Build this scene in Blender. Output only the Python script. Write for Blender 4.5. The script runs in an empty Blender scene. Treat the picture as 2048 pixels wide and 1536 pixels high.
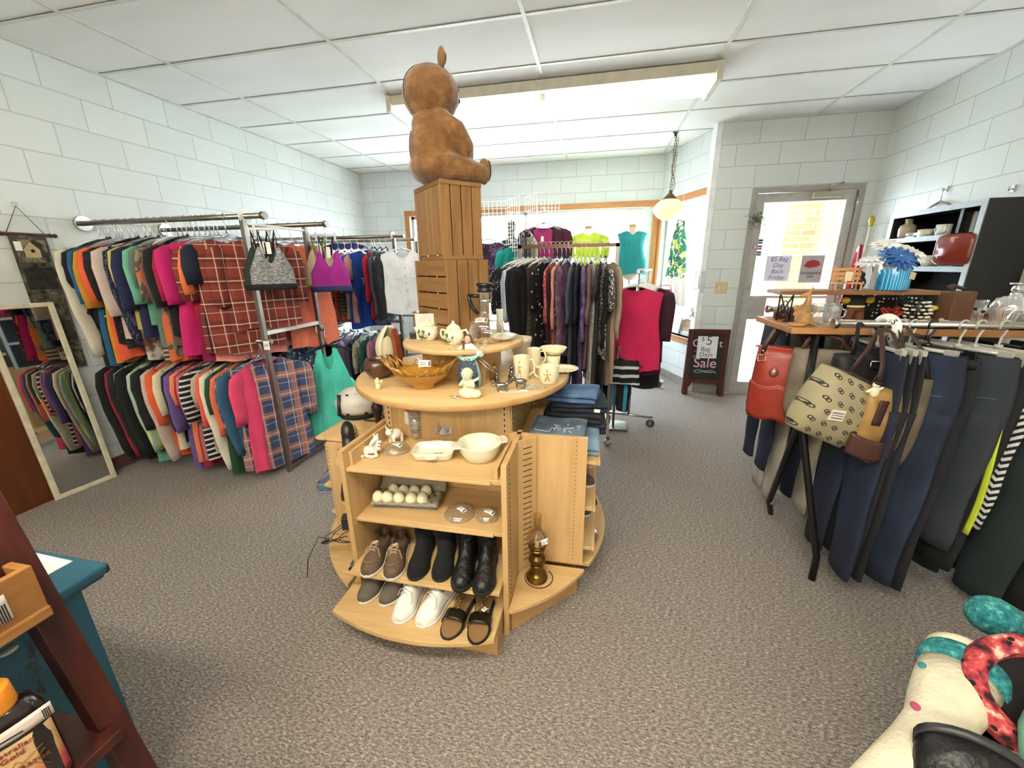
import bpy, bmesh, math, random
from mathutils import Vector, Matrix, noise
random.seed(7)
PI = math.pi
SC = bpy.context.scene
COL = SC.collection
# ---------------------------------------------------------------- camera
YAW, PIT, ROL, FPX, EYE = 0.2098, 0.2884, -0.0132, 795.0, 1.46
_f = Vector((-math.sin(YAW)*math.cos(PIT), math.cos(YAW)*math.cos(PIT), -math.sin(PIT)))
_r0 = Vector((math.cos(YAW), math.sin(YAW), 0)); _u0 = _r0.cross(_f)
_r = _r0*math.cos(ROL) + _u0*math.sin(ROL); _u = -_r0*math.sin(ROL) + _u0*math.cos(ROL)
cd = bpy.data.cameras.new('camera'); cam = bpy.data.objects.new('camera', cd); COL.objects.link(cam)
cd.sensor_width = 36; cd.lens = FPX/2048*36; cd.clip_start = .02; cd.clip_end = 200
cam.matrix_world = Matrix(((_r.x, _u.x, -_f.x, 0), (_r.y, _u.y, -_f.y, 0), (_r.z, _u.z, -_f.z, EYE), (0, 0, 0, 1)))
SC.camera = cam
# ---------------------------------------------------------------- sky + exposure
w = bpy.data.worlds.new('sky'); SC.world = w; w.use_nodes = True
w.node_tree.nodes['Background'].inputs[0].default_value = (.86, .93, 1, 1)
w.node_tree.nodes['Background'].inputs[1].default_value = 18.0
vs = SC.view_settings
vs.view_transform = 'Standard'; vs.look = 'None'; vs.gamma = 1; vs.use_curve_mapping = False
vs.exposure = 0.68
TUBE = 10.0; PEND = .5
# ---------------------------------------------------------------- survey helpers: a sight line met with a known surface
_C = Vector((0, 0, EYE))
def ray(px, py): return _f + _r*((px-1024)/FPX) + _u*((768-py)/FPX)
def onZ(px, py, z): d = ray(px, py); return _C + d*((z-EYE)/d.z)
def onX(px, py, x): d = ray(px, py); return _C + d*(x/d.x)
def onY(px, py, y): d = ray(px, py); return _C + d*(y/d.y)
def onA(px, py, x, y):
    d = ray(px, py); return _C + d*((x*d.x+y*d.y)/(d.x*d.x+d.y*d.y))
# ---------------------------------------------------------------- materials
def lin(h):
    h = h.lstrip('#'); c = [int(h[i:i+2], 16)/255 for i in (0, 2, 4)]
    return tuple((x/12.92 if x <= .04045 else ((x+.055)/1.055)**2.4) for x in c) + (1,)
_mats = {}
class NT:
    def __init__(s, name):
        s.m = bpy.data.materials.new(name); s.m.use_nodes = True; s.t = s.m.node_tree; s.n = s.t.nodes
        s.b = s.n['Principled BSDF']; s.out = s.n['Material Output']; s.co = None
    def new(s, typ, **kw):
        n = s.n.new(typ)
        for k, v in kw.items(): setattr(n, k, v)
        return n
    def link(s, a, b): s.t.links.new(a, b)
    def obj(s, scale=(1, 1, 1), rot=(0, 0, 0), loc=(0, 0, 0)):
        if not s.co: s.co = s.new('ShaderNodeTexCoord')
        mp = s.new('ShaderNodeMapping'); mp.inputs['Scale'].default_value = scale
        mp.inputs['Rotation'].default_value = rot; mp.inputs['Location'].default_value = loc
        s.link(s.co.outputs['Object'], mp.inputs[0]); return mp.outputs[0]
    def noise(s, vec, scale, detail=3, rough=.5):
        n = s.new('ShaderNodeTexNoise'); n.inputs['Scale'].default_value = scale
        n.inputs['Detail'].default_value = detail; n.inputs['Roughness'].default_value = rough
        s.link(vec, n.inputs['Vector']); return n.outputs[0]
    def math(s, op, a, b=0.0, c=None):
        n = s.new('ShaderNodeMath', operation=op)
        for i, v in enumerate((a, b, c)):
            if v is None: continue
            if isinstance(v, (int, float)): n.inputs[i].default_value = v
            else: s.link(v, n.inputs[i])
        return n.outputs[0]
    def mix(s, fac, a, b, bt='MIX'):
        n = s.new('ShaderNodeMix', data_type='RGBA', blend_type=bt)
        if isinstance(fac, (int, float)): n.inputs[0].default_value = fac
        else: s.link(fac, n.inputs[0])
        for i, v in ((6, a), (7, b)):
            if isinstance(v, tuple): n.inputs[i].default_value = v
            else: s.link(v, n.inputs[i])
        return n.outputs[2]
    def ramp(s, fac, stops):
        n = s.new('ShaderNodeValToRGB'); e = n.color_ramp.elements
        while len(e) < len(stops): e.new(.5)
        for i, (p, c) in enumerate(stops): e[i].position = p; e[i].color = c
        s.link(fac, n.inputs[0]); return n.outputs[0]
    def sep(s, vec):
        n = s.new('ShaderNodeSeparateXYZ'); s.link(vec, n.inputs[0]); return n.outputs
    def bump(s, h, strength=.3, dist=.01):
        n = s.new('ShaderNodeBump'); n.inputs['Strength'].default_value = strength; n.inputs['Distance'].default_value = dist
        s.link(h, n.inputs['Height']); s.link(n.outputs[0], s.b.inputs['Normal']); return n
    def base(s, v):
        if isinstance(v, tuple): s.b.inputs['Base Color'].default_value = v
        else: s.link(v, s.b.inputs['Base Color'])
    def set(s, **kw):
        for k, v in kw.items(): s.b.inputs[k.replace('_', ' ')].default_value = v
def plain(hexc, rough=.5, metal=0, var=.06, emit=0, coat=0, bump=0, bscale=60):
    key = ('p', hexc, rough, metal, var, emit, coat, bump, bscale)
    if key in _mats: return _mats[key]
    t = NT('finish_'+hexc.strip('#')); c = lin(hexc)
    if var:
        f = t.noise(t.obj(), 14, 4); d = tuple(max(0, x*(1-var*2)) for x in c[:3])+(1,); e = tuple(min(1, x*(1+var)) for x in c[:3])+(1,)
        t.base(t.ramp(f, [(.3, d), (.7, e)]))
    else: t.base(c)
    t.set(Roughness=rough, Metallic=metal)
    if coat: t.b.inputs['Coat Weight'].default_value = coat
    if bump: t.bump(t.noise(t.obj(), bscale, 5), bump, .01)
    if emit:
        t.b.inputs['Emission Color'].default_value = c; t.b.inputs['Emission Strength'].default_value = emit
    _mats[key] = t.m; return t.m
def wood(c1, c2, scale=1.0, axis='x', rough=.42, dark=None):
    key = ('w', c1, c2, scale, axis, rough)
    if key in _mats: return _mats[key]
    t = NT('wood_'+c1.strip('#'))
    st = {'x': (1.2, 14, 14), 'y': (14, 1.2, 14), 'z': (14, 14, 1.2)}[axis]
    v = t.obj(tuple(a*scale for a in st))
    n1 = t.noise(v, 1.3, 6, .6); n2 = t.noise(t.obj(tuple(a*scale*3 for a in st)), 3, 3)
    c = t.mix(t.ramp(n1, [(.32, (0, 0, 0, 1)), (.68, (1, 1, 1, 1))]), lin(c1), lin(c2))
    c = t.mix(t.math('MULTIPLY', n2, .18), c, (.02, .01, .005, 1))
    t.base(c); t.set(Roughness=rough); t.bump(n2, .08, .003)
    _mats[key] = t.m; return t.m
def thin_glass(hexc='#ffffff', refl=.10, tint=.97, name='clear_glass', milk=0):
    key = ('g', hexc, refl, tint, milk)
    if key in _mats: return _mats[key]
    t = NT(name); c = tuple(x*tint for x in lin(hexc)[:3])+(1,)
    tr = t.new('ShaderNodeBsdfTransparent'); tr.inputs[0].default_value = c
    gl = t.new('ShaderNodeBsdfGlossy'); gl.inputs['Roughness'].default_value = .03; gl.inputs[0].default_value = (1, 1, 1, 1)
    lw = t.new('ShaderNodeLayerWeight'); lw.inputs[0].default_value = .35
    f = t.math('MULTIPLY_ADD', lw.outputs[1], .55, refl*.6)
    mx = t.new('ShaderNodeMixShader'); t.link(f, mx.inputs[0]); t.link(tr.outputs[0], mx.inputs[1]); t.link(gl.outputs[0], mx.inputs[2])
    o = mx.outputs[0]
    if milk:
        df = t.new('ShaderNodeBsdfDiffuse'); df.inputs[0].default_value = lin(hexc); m2 = t.new('ShaderNodeMixShader'); m2.inputs[0].default_value = milk
        t.link(o, m2.inputs[1]); t.link(df.outputs[0], m2.inputs[2]); o = m2.outputs[0]
    t.link(o, t.out.inputs[0]); _mats[key] = t.m; return t.m
def cut_glass(hexc='#ffffff', rough=.04, ior=1.45, bump=0, sc=60):
    key = ('cg', hexc, rough, bump, sc)
    if key in _mats: return _mats[key]
    t = NT('pressed_glass_'+hexc.strip('#')); t.base(lin(hexc)); t.set(Roughness=rough, IOR=ior)
    t.b.inputs['Transmission Weight'].default_value = .93
    if bump:
        vo = t.new('ShaderNodeTexVoronoi'); vo.inputs['Scale'].default_value = sc; t.link(t.obj(), vo.inputs['Vector'])
        t.bump(vo.outputs[0], bump, .01)
    _mats[key] = t.m; return t.m
def cloth(hexc, pat=None, h2='#ffffff', h3='#000000', s=1.0, rough=.85, shine=0):
    key = ('c', hexc, pat, h2, h3, s, rough, shine)
    if key in _mats: return _mats[key]
    t = NT('cloth_'+(pat or 'plain')+'_'+hexc.strip('#')); o = t.obj()
    c1, c2, c3 = lin(hexc), lin(h2), lin(h3)
    n = t.noise(o, 9, 4)
    col = t.mix(t.ramp(n, [(.35, (0, 0, 0, 1)), (.7, (1, 1, 1, 1))]), tuple(x*.82 for x in c1[:3])+(1,), c1)
    x, y, z = t.sep(o)
    def bands(v, per, frac): return t.math('LESS_THAN', t.math('FRACT', t.math('MULTIPLY', v, 1/per)), frac)
    if pat == 'stripe': col = t.mix(bands(z, .034*s, .35), col, c2)
    elif pat == 'widestripe': col = t.mix(bands(z, .03*s, .5), col, c2)
    elif pat == 'vstripe': col = t.mix(bands(x, .05*s, .3), col, c2)
    elif pat == 'grid':
        col = t.mix(t.math('MAXIMUM', bands(z, .05*s, .12), bands(x, .1*s, .06)), col, c2)
    elif pat == 'plaid':
        col = t.mix(t.math('MULTIPLY', bands(t.math('ADD', z, .02), .12*s, .36), .75), col, c3)
        col = t.mix(t.math('MULTIPLY', bands(t.math('ADD', x, .31), .11*s, .36), .75), col, c3)
        col = t.mix(t.math('MULTIPLY', t.math('MAXIMUM', bands(z, .12*s, .045), bands(x, .11*s, .045)), .6), col, c2)
        col = t.mix(t.math('MULTIPLY', t.math('MAXIMUM', bands(t.math('ADD', z, .055), .12*s, .03), bands(t.math('ADD', x, .05), .11*s, .03)), .5), col, c2)
    elif pat in ('dots', 'bigdots'):
        vo = t.new('ShaderNodeTexVoronoi'); vo.inputs['Scale'].default_value = (70 if pat == 'dots' else 34)/s
        vo.inputs['Randomness'].default_value = .35; t.link(o, vo.inputs['Vector'])
        col = t.mix(t.math('LESS_THAN', vo.outputs['Distance'], .26), col, c2)
    elif pat == 'floral':
        vo = t.new('ShaderNodeTexVoronoi'); vo.inputs['Scale'].default_value = 26/s; t.link(o, vo.inputs['Vector'])
        nn = t.noise(o, 22/s, 3)
        col = t.mix(t.math('LESS_THAN', vo.outputs['Distance'], .3), col, c2)
        col = t.mix(t.math('GREATER_THAN', nn, .58), col, c3)
    elif pat == 'sparse':
        vo = t.new('ShaderNodeTexVoronoi'); vo.inputs['Scale'].default_value = 14/s; t.link(o, vo.inputs['Vector'])
        nn = t.noise(o, 60, 2)
        col = t.mix(t.math('LESS_THAN', t.math('ADD', vo.outputs['Distance'], t.math('MULTIPLY', nn, .25)), .33), col, c2)
    elif pat == 'paisley':
        wv = t.new('ShaderNodeTexWave'); wv.inputs['Scale'].default_value = 9/s; wv.inputs['Distortion'].default_value = 16
        wv.inputs['Detail'].default_value = 2; t.link(o, wv.inputs['Vector'])
        big = t.noise(o, 7/s, 2)
        pat2 = t.mix(t.math('GREATER_THAN', wv.outputs['Fac'], .55), c2, c3)
        col = t.mix(t.math('GREATER_THAN', big, .5), col, pat2)
    elif pat == 'marble': col = t.mix(t.ramp(t.noise(o, 11/s, 5, .65), [(.42, (0, 0, 0, 1)), (.56, (1, 1, 1, 1))]), col, c2)
    elif pat == 'heather':
        st = t.noise(t.obj((14, 14, 120)), 3/s, 4, .7); col = t.mix(t.ramp(st, [(.42, (0, 0, 0, 1)), (.6, (1, 1, 1, 1))]), col, c2)
    elif pat == 'denim':
        st = t.noise(t.obj((260, 260, 50)), 2, 2); fd = t.noise(t.obj((4, 4, 1.2)), 2.2, 3)
        col = t.mix(t.math('MULTIPLY', t.ramp(fd, [(.45, (0, 0, 0, 1)), (.75, (1, 1, 1, 1))]), .55), col, c2)
        col = t.mix(t.math('MULTIPLY', st, .3), col, c3)
    elif pat == 'hem':
        lo = t.math('LESS_THAN', z, -.62*s); col = t.mix(lo, col, t.mix(bands(z, .03, .4), c2, c3))
    elif pat == 'sequin':
        vo = t.new('ShaderNodeTexVoronoi'); vo.inputs['Scale'].default_value = 110/s; t.link(o, vo.inputs['Vector'])
        g = t.math('GREATER_THAN', t.sep(vo.outputs['Color'])[0], .8); col = t.mix(g, col, c2)
    elif pat == 'zigzag':
        zz = t.math('ADD', z, t.math('MULTIPLY', t.math('PINGPONG', x, .045), .9)); col = t.mix(bands(zz, .026*s, .5), col, c2)
    elif pat == 'monogram':
        mx = t.math('SUBTRACT', t.math('FRACT', t.math('MULTIPLY', x, 18)), .5)
        row = t.math('FLOOR', t.math('MULTIPLY', z, 22)); mz = t.math('SUBTRACT', t.math('FRACT', t.math('MULTIPLY', z, 22)), .5)
        mx = t.math('SUBTRACT', t.math('FRACT', t.math('ADD', t.math('MULTIPLY', x, 18), t.math('MULTIPLY', row, .5))), .5)
        def ringat(cx, cz):
            dd = t.math('POWER', t.math('ADD', t.math('POWER', t.math('SUBTRACT', mx, cx), 2), t.math('POWER', t.math('SUBTRACT', mz, cz), 2)), .5)
            return t.math('LESS_THAN', t.math('ABSOLUTE', t.math('SUBTRACT', dd, .14)), .04)
        col = t.mix(t.math('MAXIMUM', ringat(-.09, .05), ringat(.09, -.05)), col, c2)
    t.base(col); t.set(Roughness=rough)
    if shine: t.b.inputs['Sheen Weight'].default_value = shine
    if rough > .6:
        t.bump(t.noise(o, 240, 2), .12, .003)
    _mats[key] = t.m; return t.m
# ---------------------------------------------------------------- object helpers
def tag(o, label=None, cat=None, group=None, kind=None):
    if label: o['label'] = label
    if cat: o['category'] = cat
    if group: o['group'] = group
    if kind: o['kind'] = kind
    return o
def thing(name, label, cat, loc=(0, 0, 0), rz=0, group=None, rot=None):
    o = bpy.data.objects.new(name, None); COL.objects.link(o); o.empty_display_size = .05
    o.location = loc; o.rotation_euler = rot if rot else (0, 0, rz)
    return tag(o, label, cat, group)
def place(name, me, parent=None, loc=(0, 0, 0), rot=(0, 0, 0), scale=None):
    o = bpy.data.objects.new(name, me); COL.objects.link(o)
    if parent: o.parent = parent
    o.location = loc; o.rotation_euler = rot
    if scale: o.scale = scale
    return o
def copy_tree(o, parent=None):
    c = o.copy(); COL.objects.link(c); c.parent = parent
    for ch in list(o.children): copy_tree(ch, c)
    return c
class MB:
    def __init__(s): s.v = []; s.f = []; s.sm = []
    def add(s, vs, fs, smooth=False, M=None):
        k = len(s.v)
        s.v += [tuple(M @ Vector(p)) for p in vs] if M else [tuple(p) for p in vs]
        s.f += [tuple(i+k for i in f) for f in fs]; s.sm += [smooth]*len(fs); return s
    def box(s, a, b, M=None):
        x0, y0, z0 = a; x1, y1, z1 = b
        vs = [(x0, y0, z0), (x1, y0, z0), (x1, y1, z0), (x0, y1, z0), (x0, y0, z1), (x1, y0, z1), (x1, y1, z1), (x0, y1, z1)]
        return s.add(vs, [(0, 3, 2, 1), (4, 5, 6, 7), (0, 1, 5, 4), (1, 2, 6, 5), (2, 3, 7, 6), (3, 0, 4, 7)], False, M)
    def prism(s, poly, z0, z1, M=None, smooth=False):
        n = len(poly); vs = [(x, y, z0) for x, y in poly]+[(x, y, z1) for x, y in poly]
        s.add(vs, [tuple(range(n-1, -1, -1)), tuple(range(n, 2*n))], False, M)
        k = len(s.v)-2*n
        for i in range(n):
            j = (i+1) % n; s.f.append((k+i, k+j, k+n+j, k+n+i)); s.sm.append(smooth)
        return s
    def tube(s, path, r, n=8, caps=True, M=None, ry=None, up=None):
        P = [Vector(p) for p in path]; m = len(P); R = r if isinstance(r, (list, tuple)) else [r]*m
        vs = []; prev = None
        for i, p in enumerate(P):
            d = (P[min(i+1, m-1)]-P[max(i-1, 0)])
            d = d.normalized() if d.length > 1e-9 else Vector((0, 0, 1))
            if prev is None:
                a = Vector(up) if up else (Vector((0, 0, 1)) if abs(d.z) < .9 else Vector((1, 0, 0)))
                u = (a - d*a.dot(d)).normalized()
            else:
                u = prev - d*prev.dot(d); u = u.normalized() if u.length > 1e-6 else prev
            prev = u; v = d.cross(u); rr = R[i]; r2 = (ry[i] if isinstance(ry, (list, tuple)) else ry) if ry else rr
            for k in range(n):
                t = 2*PI*k/n; vs.append(p+u*(math.cos(t)*rr)+v*(math.sin(t)*r2))
        fs = []
        for i in range(m-1):
            for k in range(n):
                a = i*n+k; b = i*n+(k+1) % n; fs.append((a, b, b+n, a+n))
        s.add(vs, fs, True, M)
        if caps:
            k0 = len(s.v)-m*n
            s.f.append(tuple(k0+i for i in range(n-1, -1, -1))); s.sm.append(False)
            s.f.append(tuple(k0+(m-1)*n+i for i in range(n))); s.sm.append(False)
        return s
    def cyl(s, c, r, z0, z1, n=20, r2=None):
        return s.tube([(c[0], c[1], z0), (c[0], c[1], z1)], [r, r if r2 is None else r2], n)
    def lathe(s, prof, n=24, c=(0, 0), M=None, wob=None, a0=0, a1=2*PI, sx=1, sy=1):
        full = abs(a1-a0-2*PI) < 1e-6; cols = n if full else n+1; vs = []
        for (r, z) in prof:
            for k in range(cols):
                t = a0+(a1-a0)*k/n; q = wob(t, r, z) if wob else 1
                vs.append((c[0]+math.cos(t)*r*q*sx, c[1]+math.sin(t)*r*q*sy, z))
        fs = []
        for i in range(len(prof)-1):
            for k in range(n):
                a = i*cols+k; b = i*cols+((k+1) % cols); fs.append((a, b, b+cols, a+cols))
        return s.add(vs, fs, True, M)
    def grid(s, fn, nu, nv, M=None, smooth=True, closeu=False):
        vs = [fn(i/(nu), j/(nv)) for j in range(nv+1) for i in range(nu+1)]
        fs = [(j*(nu+1)+i, j*(nu+1)+i+1, (j+1)*(nu+1)+i+1, (j+1)*(nu+1)+i) for j in range(nv) for i in range(nu)]
        return s.add(vs, fs, smooth, M)
    def ball(s, c, r, n=12, m=8, M=None):
        rx, ry, rz = r if isinstance(r, (tuple, list)) else (r, r, r)
        vs = []
        for j in range(m+1):
            ph = PI*j/m
            for i in range(n):
                t = 2*PI*i/n; vs.append((c[0]+rx*math.sin(ph)*math.cos(t), c[1]+ry*math.sin(ph)*math.sin(t), c[2]+rz*math.cos(ph)))
        fs = [(j*n+i, (j+1)*n+i, (j+1)*n+(i+1) % n, j*n+(i+1) % n) for j in range(m) for i in range(n)]
        return s.add(vs, fs, True, M)
    def mesh(s, name, mat, weld=False):
        me = bpy.data.meshes.new(name); me.from_pydata(s.v, [], s.f); me.update()
        for p, q in zip(me.polygons, s.sm): p.use_smooth = q
        bm = bmesh.new(); bm.from_mesh(me)
        if weld: bmesh.ops.remove_doubles(bm, verts=bm.verts, dist=1e-5)
        bmesh.ops.recalc_face_normals(bm, faces=bm.faces); bm.to_mesh(me); bm.free()
        for m in (mat if isinstance(mat, list) else [mat]): me.materials.append(m)
        return me
    def build(s, name, mat, parent=None, loc=(0, 0, 0), rot=(0, 0, 0), bevel=0, solid=0, weld=False):
        o = place(name, s.mesh(name, mat, weld), parent, loc, rot)
        if solid:
            q = o.modifiers.new('s', 'SOLIDIFY'); q.thickness = solid; q.offset = 0
        if bevel:
            q = o.modifiers.new('b', 'BEVEL'); q.width = bevel; q.segments = 2; q.limit_method = 'ANGLE'; q.angle_limit = .7
        return o
def blob(name, shapes, vox, mat, parent=None, loc=(0, 0, 0), rot=(0, 0, 0), smooth=6, scale=None):
    """shapes: ('b', centre, radii, zrot) ellipsoids and ('t', path, radii) limbs fused into one skin"""
    m = MB()
    for sh in shapes:
        if sh[0] == 'b':
            rt = sh[3] if len(sh) > 3 else (0, 0, 0)
            from mathutils import Euler
            m.ball((0, 0, 0), sh[2], 16, 10, Matrix.Translation(sh[1]) @ Euler(rt).to_matrix().to_4x4())
        else:
            m.tube(sh[1], sh[2], 12)
            m.ball(sh[1][0], sh[2][0] if isinstance(sh[2], list) else sh[2], 12, 8)
            m.ball(sh[1][-1], sh[2][-1] if isinstance(sh[2], list) else sh[2], 12, 8)
    me = m.mesh(name+'_raw', mat, True)
    o = bpy.data.objects.new(name, me); COL.objects.link(o)
    q = o.modifiers.new('r', 'REMESH'); q.mode = 'VOXEL'; q.voxel_size = vox; q.use_smooth_shade = True
    q = o.modifiers.new('s', 'SMOOTH'); q.iterations = smooth; q.factor = .5
    dg = bpy.context.evaluated_depsgraph_get(); dg.update()
    ev = bpy.data.meshes.new_from_object(o.evaluated_get(dg))
    o.modifiers.clear(); o.data = ev; ev.name = name
    if not ev.materials: ev.materials.append(mat)
    for p in ev.polygons: p.use_smooth = True
    if parent: o.parent = parent
    o.location = loc; o.rotation_euler = rot
    if scale: o.scale = scale
    return o
def writing(name, body, size, mat, parent=None, loc=(0, 0, 0), rot=(0, 0, 0), ext=.0006, align='CENTER', shear=0):
    cu = bpy.data.curves.new(name, 'FONT'); cu.body = body; cu.size = size; cu.extrude = ext; cu.align_x = align; cu.align_y = 'CENTER'; cu.shear = shear
    t = bpy.data.objects.new(name, cu); COL.objects.link(t)
    dg = bpy.context.evaluated_depsgraph_get(); dg.update()
    me = bpy.data.meshes.new_from_object(t.evaluated_get(dg)); me.name = name
    bpy.data.objects.remove(t); me.materials.clear(); me.materials.append(mat)
    return place(name, me, parent, loc, rot)
BLACK = plain('#141414', .5, var=0); WHITE = plain('#f2f2ee', .5); CHROME = plain('#c9c9c6', .22, 1, var=0)
STEEL = plain('#8a8278', .32, .9); PAPER = plain('#f3f1e6', .7, var=.02); INK = plain('#26262a', .7, var=0)
BLKPL = plain('#0d0d0e', .35, var=0); CLEARPL = thin_glass('#f2f4f6', .25, .93, 'clear_plastic')
# ================================================================ ROOM
CH = 2.807; LX = -3.55; RX = 2.61; FY = 5.96; DY = 4.87; BY = -3.2
def block_mat(phase, c='#dcdfd8', name='painted_block'):
    t = NT(name); v = t.obj((1, 1, 1), (0, 0, 0), phase); x, y, z = t.sep(v)
    cb = t.new('ShaderNodeCombineXYZ'); t.link(x, cb.inputs[0]); t.link(z, cb.inputs[1])
    br = t.new('ShaderNodeTexBrick'); br.inputs['Scale'].default_value = 1; br.inputs['Brick Width'].default_value = .4
    br.inputs['Row Height'].default_value = .2; br.inputs['Mortar Size'].default_value = .0045; br.inputs['Mortar Smooth'].default_value = .4
    br.offset = .5; br.inputs['Color1'].default_value = lin(c); br.inputs['Color2'].default_value = tuple(a*.93 for a in lin(c)[:3])+(1,)
    br.inputs['Mortar'].default_value = tuple(a*.72 for a in lin(c)[:3])+(1,); br.inputs['Bias'].default_value = 0
    t.link(cb.outputs[0], br.inputs['Vector'])
    n = t.noise(t.obj(), 90, 4); big = t.noise(t.obj(), 1.6, 3)
    col = t.mix(t.math('MULTIPLY', big, .14), br.outputs['Color'], lin('#b9c6cc'))
    t.base(col); t.set(Roughness=.55)
    h = t.math('ADD', t.math('MULTIPLY', br.outputs['Fac'], -1.0), t.math('MULTIPLY', n, .35)); t.bump(h, .55, .006)
    return t.m
BLK = block_mat((.09, 0, 0)); BLK2 = block_mat((.05, 0, 0), '#d5d9d5'); BLKF = block_mat((0, 0, 0), '#dbe0df')
def wall(name, L, H, mat, loc, rz, holes=(), th=.2, z0=0):
    m = MB(); xs = sorted({0, L, *[h[0] for h in holes], *[h[1] for h in holes]}); zs = sorted({z0, H, *[h[2] for h in holes], *[h[3] for h in holes]})
    for i in range(len(xs)-1):
        for j in range(len(zs)-1):
            cx = (xs[i]+xs[i+1])/2; cz = (zs[j]+zs[j+1])/2
            if any(h[0] < cx < h[1] and h[2] < cz < h[3] for h in holes): continue
            m.box((xs[i], 0, zs[j]), (xs[i+1], th, zs[j+1]))
    return tag(m.build(name, mat, None, loc, (0, 0, rz)), kind='structure')
wall('wall_left', FY-BY+.2, CH+.1, BLK, (LX, BY, 0), PI/2)
wall('wall_front', 4.33, CH+.1, BLKF, (LX, FY, 0), 0, [(.75, 4.22, .62, 2.19)])
AX, AY = .765, 5.96; ALEN = 1.101; AANG = math.atan2(4.93-5.96, 1.152-.765)
wall('wall_window_side', ALEN, CH+.1, BLKF, (AX, AY, 0), AANG, [(.06, 1.035, .60, 2.17)], th=.14)
wall('wall_door_side', RX-1.155+.2, CH+.1, BLK2, (1.155, DY, 0), 0, [(.35, 1.352, 0, 2.19)])
wall('wall_right', DY-BY+.2, CH+.1, BLK, (RX, DY, 0), -PI/2)
wall('wall_back', RX-LX+.4, CH+.1, BLK2, (RX+.2, BY, 0), PI)
tag(MB().box((1.10, DY, 0), (1.157, DY+.2, CH)).build('trim_1', plain('#e6e9e8', .5)), kind='structure')
# floor
t = NT('speckled_carpet'); o1 = t.noise(t.obj((1, 2.6, 1), (0, 0, .15)), 66, 4, .76); o2 = t.noise(t.obj((1, 1, 1)), 260, 2, .7); o3 = t.noise(t.obj(), 1.3, 3)
c = t.ramp(o1, [(.37, lin('#433b36')), (.47, lin('#756b64')), (.56, lin('#978d84')), (.66, lin('#cfc7bd'))])
c = t.mix(t.math('MULTIPLY', t.ramp(o2, [(.45, (0, 0, 0, 1)), (.7, (1, 1, 1, 1))]), .5), c, lin('#bdb3aa'))
c = t.mix(t.math('MULTIPLY', o3, .15), c, lin('#6d645f')); t.base(c); t.set(Roughness=.95)
t.bump(t.math('ADD', o1, o2), .6, .006); CARPET = t.m
tag(MB().box((LX-.2, BY-.2, -.06), (RX+.2, DY+.02, 0)).box((LX-.2, DY+.02, -.06), (1.15, FY+.2, 0)).build('floor', CARPET), kind='structure')
# ceiling with lay-in tiles
t = NT('ceiling_tile'); n1 = t.noise(t.obj(), 210, 3, .7); n2 = t.noise(t.obj((.8, 1.6, 1)), 1.1, 2)
t.base(t.mix(t.ramp(n2, [(.4, (0, 0, 0, 1)), (.75, (1, 1, 1, 1))]), lin('#f3f1ea'), lin('#e6e4da')))
t.set(Roughness=.9); t.bump(n1, .25, .004)
ceil = tag(MB().box((LX-.2, BY-.2, CH), (RX+.3, FY+.2, CH+.06)).build('ceiling', t.m), kind='structure')
m = MB(); GX = [-2.9127+1.2192*i for i in range(5)]; GY = [2.0795+.5941*j for j in range(-8, 7)]
for x in GX: m.box((x-.012, BY, CH-.007), (x+.012, FY, CH))
for y in GY: m.box((LX, y-.011, CH-.0055), (RX, y+.011, CH))
m.box((LX, BY, CH-.006), (LX+.02, FY, CH)).box((RX-.02, BY, CH-.006), (RX, DY, CH)).box((LX, FY-.02, CH-.006), (AX, FY, CH))
m.build('ceiling_grid', plain('#d9d8cc', .45), ceil)
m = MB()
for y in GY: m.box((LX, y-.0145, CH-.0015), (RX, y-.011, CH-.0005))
m.build('painted_shadow_line', plain('#5b5a50', .9, var=0), ceil)  # thin dark strips colour in the shadow line at the tile edges
# baseboards
BB = plain('#8f8a84', .5)
tag(MB().box((0, -.012, 0), (ALEN, 0, .1)).build('baseboard_window', BB, None, (AX, AY, 0), (0, 0, AANG)), kind='structure')
tag(MB().box((LX, FY-.012, 0), (AX, FY, .1)).build('baseboard_front', BB), kind='structure')
tag(MB().box((LX, BY, 0), (LX+.012, FY, .1)).build('baseboard_left', plain('#5c3a33', .5)), kind='structure')
tag(MB().box((RX-.012, BY, 0), (RX, DY, .1)).build('baseboard_right', BB), kind='structure')
tag(MB().box((1.157, DY-.012, 0), (1.5, DY, .1)).build('baseboard_door', BB), kind='structure')
# windows
TRIM = wood('#c98a4b', '#b4733a', 1, 'x'); TRIMZ = wood('#c98a4b', '#b4733a', 1, 'z')
PANE = thin_glass('#f6fbff', .06, .98, 'window_glass'); ALU = plain('#b9bab8', .4, .6)
def window(name, L0, L1, z0, z1, loc, rz, mull=()):
    wn = bpy.data.objects.new(name, None); COL.objects.link(wn); wn.location = loc; wn.rotation_euler = (0, 0, rz); wn['kind'] = 'structure'
    W = .075
    m = MB().box((L0-W, -.02, z1), (L1+W, .005, z1+W)).box((L0-W, -.02, z0-W), (L1+W, .005, z0)).box((L0-.0, -.035, z0-.018), (L1, .09, z0))
    m.build('window_frame', TRIM, wn, bevel=.004)
    m = MB().box((L0-W, -.02, z0), (L0, .005, z1)).box((L1, -.02, z0), (L1+W, .005, z1)); m.build('window_frame', TRIMZ, wn, bevel=.004)
    m = MB().box((L0, .06, z0), (L1, .10, z0+.04)).box((L0, .06, z1-.04), (L1, .10, z1)).box((L0, .06, z0), (L0+.04, .10, z1)).box((L1-.04, .06, z0), (L1, .10, z1))
    for x in mull: m.box((x-.025, .06, z0), (x+.025, .10, z1))
    m.build('window_sash', ALU, wn)
    MB().box((L0+.02, .075, z0+.02), (L1-.02, .081, z1-.02)).build('window_pane', PANE, wn)
    return wn
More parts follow.
